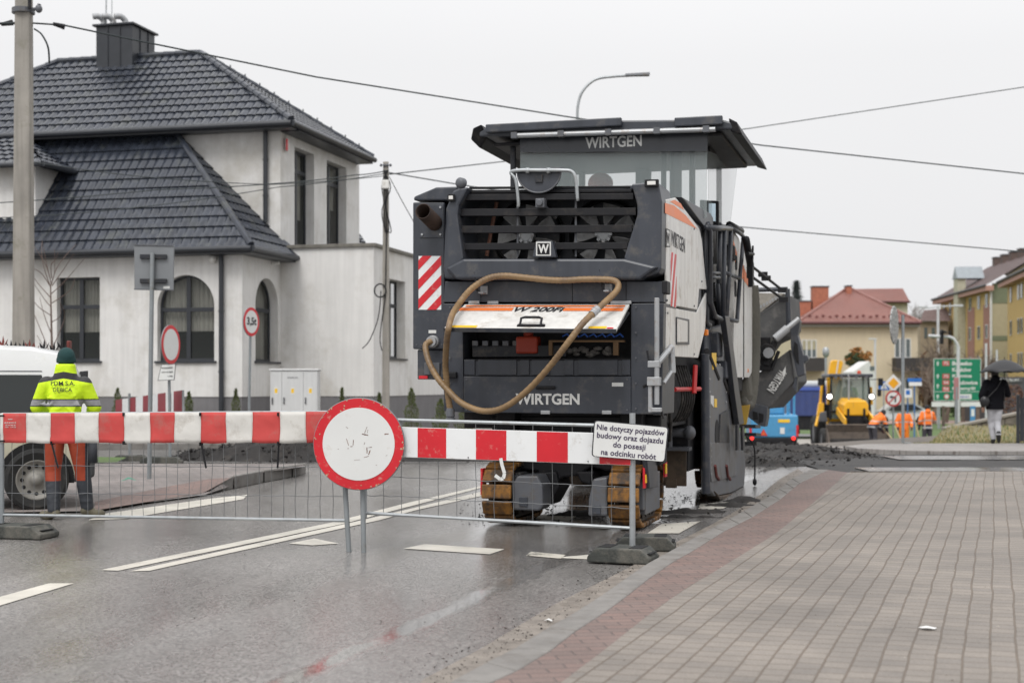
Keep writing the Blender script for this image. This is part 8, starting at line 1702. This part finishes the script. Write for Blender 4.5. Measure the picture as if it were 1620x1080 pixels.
for j in range(7):
    f = j/6; ring = []
    for k in range(n*4):
        t = 2*math.pi*k/(n*4)+.2; sc_ = math.cos((k % 4)/4*2*math.pi); r_ = ur_*f*(1-.035*(1-sc_)*f); z = uc.z-(.29*f**1.7)+.018*(1-sc_)*f*f; ring.append(Vector((r_*math.cos(t), r_*math.sin(t), z)))
    rings.append(ring)
mb.loft(rings[1:], cap=False); mb.add(rings[1]+[Vector((0,0,uc.z))], [(k, (k+1) % (n*4), n*4) for k in range(n*4)])
uo_ = mb.build('canopy', mat('black_umbrella_cloth', (.012,.012,.014), .55), um); uo_.data.set_sharp_from_angle(angle=R(12)); s_ = uo_.modifiers.new('t', 'SOLIDIFY'); s_.thickness = .003
MB().tube([(0,0,uc.z+.05),(0,0,uc.z-.78)], .008, 6).build('shaft', BLK, um); MB().tube([(0,0,uc.z-.78),(0,0,uc.z-.9)], .016, 8).build('handle', BLK, um)
rbm = MB()
for k in range(8): t = 2*math.pi*k/8+.2; rbm.tube([(0,0,uc.z-.30),(ur_*.5*math.cos(t), ur_*.5*math.sin(t), uc.z-.10)], .004, 4)
rbm.build('ribs', GREYP, um)
# stone wall, black fence on the right
swl = MB(); rn = random.Random(9); A, B = P(1497,680,40.5), P(1640,650,40)
STN = mat('mossy_stone', (.13,.115,.095), .9, var=.35, scale=3, bump=.8, bscale=15, dirt=((.07,.08,.04), .4)); nrow = 4
for r_ in range(nrow):
    s = -rn.uniform(0,.3)
    while s < (B-A).length:
        w_ = rn.uniform(.25,.55); f0, f1 = max(0, s)/(B-A).length, min(1, (s+w_-.015)/(B-A).length)
        if f1 > f0:
            za0, za1 = A.z+(B.z-A.z)*f0, A.z+(B.z-A.z)*f1; zb = -.35; h0 = zb+(za0-zb)*r_/nrow+.008; h1 = zb+(za0-zb)*(r_+1)/nrow-.008; p, q = A.lerp(B, f0), A.lerp(B, f1); d_ = rn.uniform(0,.03)
            swl.prism([(p.x,p.y-d_,h0),(q.x,q.y-d_,h0),(q.x,q.y-d_,h1+(za1-za0)*(r_+1)/nrow),(p.x,p.y-d_,h1)], (0,.35,0))
        s += w_
swo = swl.build('stone_wall', STN, None, bevel=.015); tag(swo, 'low mossy stone retaining wall rising to the right behind the dry grass', 'wall')
MB().prism([(A.x-.03,A.y-.05,A.z),(B.x,B.y-.05,B.z),(B.x,B.y-.05,B.z+.07),(A.x-.03,A.y-.05,A.z+.07)], (0,.45,0)).build('coping', mat('stone_coping', (.22,.20,.17), .9, bump=.5), swo, bevel=.01)
MB().prism([(A.x,A.y+.04,-.5),(B.x,B.y+.04,-.5),(B.x,B.y+.04,B.z-.02),(A.x,A.y+.04,A.z-.02)], (0,.25,0)).build('mortar_core', mat('dark_mortar', (.07,.065,.055), .95), swo)
bf = empty('black_fence', (PX(1609,31.3), 31.3, .1), 0, 'anthracite metal fence section at the right edge beside the walking woman', 'fence'); zt = PZ_(629,31.3)-.1
MB().box(0,.06,0,.06,-.1,zt+.06).build('post', ANTH, bf, bevel=.008); MB().box(1.6,1.66,0,.06,-.1,zt+.06).build('post', ANTH, bf, bevel=.008)
for k in range(14): MB().box(.075+k*.108, .075+k*.108+.09, .015, .035, .04, zt).build('board', ANTH, bf)
MB().box(.06,1.6,.036,.05,.2,.25).build('rail', ANTH, bf); MB().box(.06,1.6,.036,.05,zt-.2,zt-.15).build('rail', ANTH, bf)
# litter
for i, (x, y, sz_, lab) in enumerate([(1466,995,.05,'small crumpled white paper scrap on the grey paving blocks'),(868,983,.03,'tiny pale scrap lying in the gutter by the kerb')]):
    c = G(x, y, PZ if i == 0 else .013); rn = random.Random(i); pts = []
    for k in range(7): t = k*.9; pts.append(c+Vector((sz_*math.cos(t)*rn.uniform(.5,1.2), sz_*.7*math.sin(t)*rn.uniform(.5,1.2), .004+rn.uniform(0,.012))))
    o = MB().add(pts+[c+Vector((0,0,.02))], [(k, (k+1) % 7, 7) for k in range(7)]).build('paper_scrap', SIGNW, None, recalc=False); tag(o, lab, 'litter')
c = G(203,762,.1); o = MB().add([c+Vector((x*.001,y*.001,z*.001)) for x, y, z in ((-100,-30,10),(20,-50,45),(110,0,15),(30,60,50),(-60,50,20),(0,0,65))], [(0,1,5),(1,2,5),(2,3,5),(3,4,5),(4,0,5)]).build('plastic_bag', mat('green_plastic', (.04,.22,.14), .4), None, recalc=False); tag(o, 'crumpled green plastic scrap on the island paving', 'litter')

# grass tufts on the bank and by the path
tu = MB(); rn = random.Random(21)
for k in range(2600):
    f = rn.random(); y = 31.4+8*f*f; x = rn.uniform(.283, .375)*y
    if rn.random() < .5 and noise.noise((x*1.2, y*1.2, 3)) < 0: continue
    z = terr(x, y)+.05; h_ = rn.uniform(.04,.11); d = Vector((rn.gauss(0,.4), rn.gauss(0,.4), 1)).normalized(); q = .012
    tu.add([(x-q, y, z-.03), (x+q, y, z-.03), (x+d.x*h_, y+d.y*h_, z+d.z*h_)], [(0,1,2)], 0 if rn.random() < .65 else 1)
tu.build('grass_tufts', [mat('straw_blades', (.30,.25,.12), .9, var=.3), mat('green_blades', (.09,.13,.04), .9, var=.3)], None, recalc=False, kind='stuff', label='straw-coloured and green grass blades standing on the bank', cat='grass')
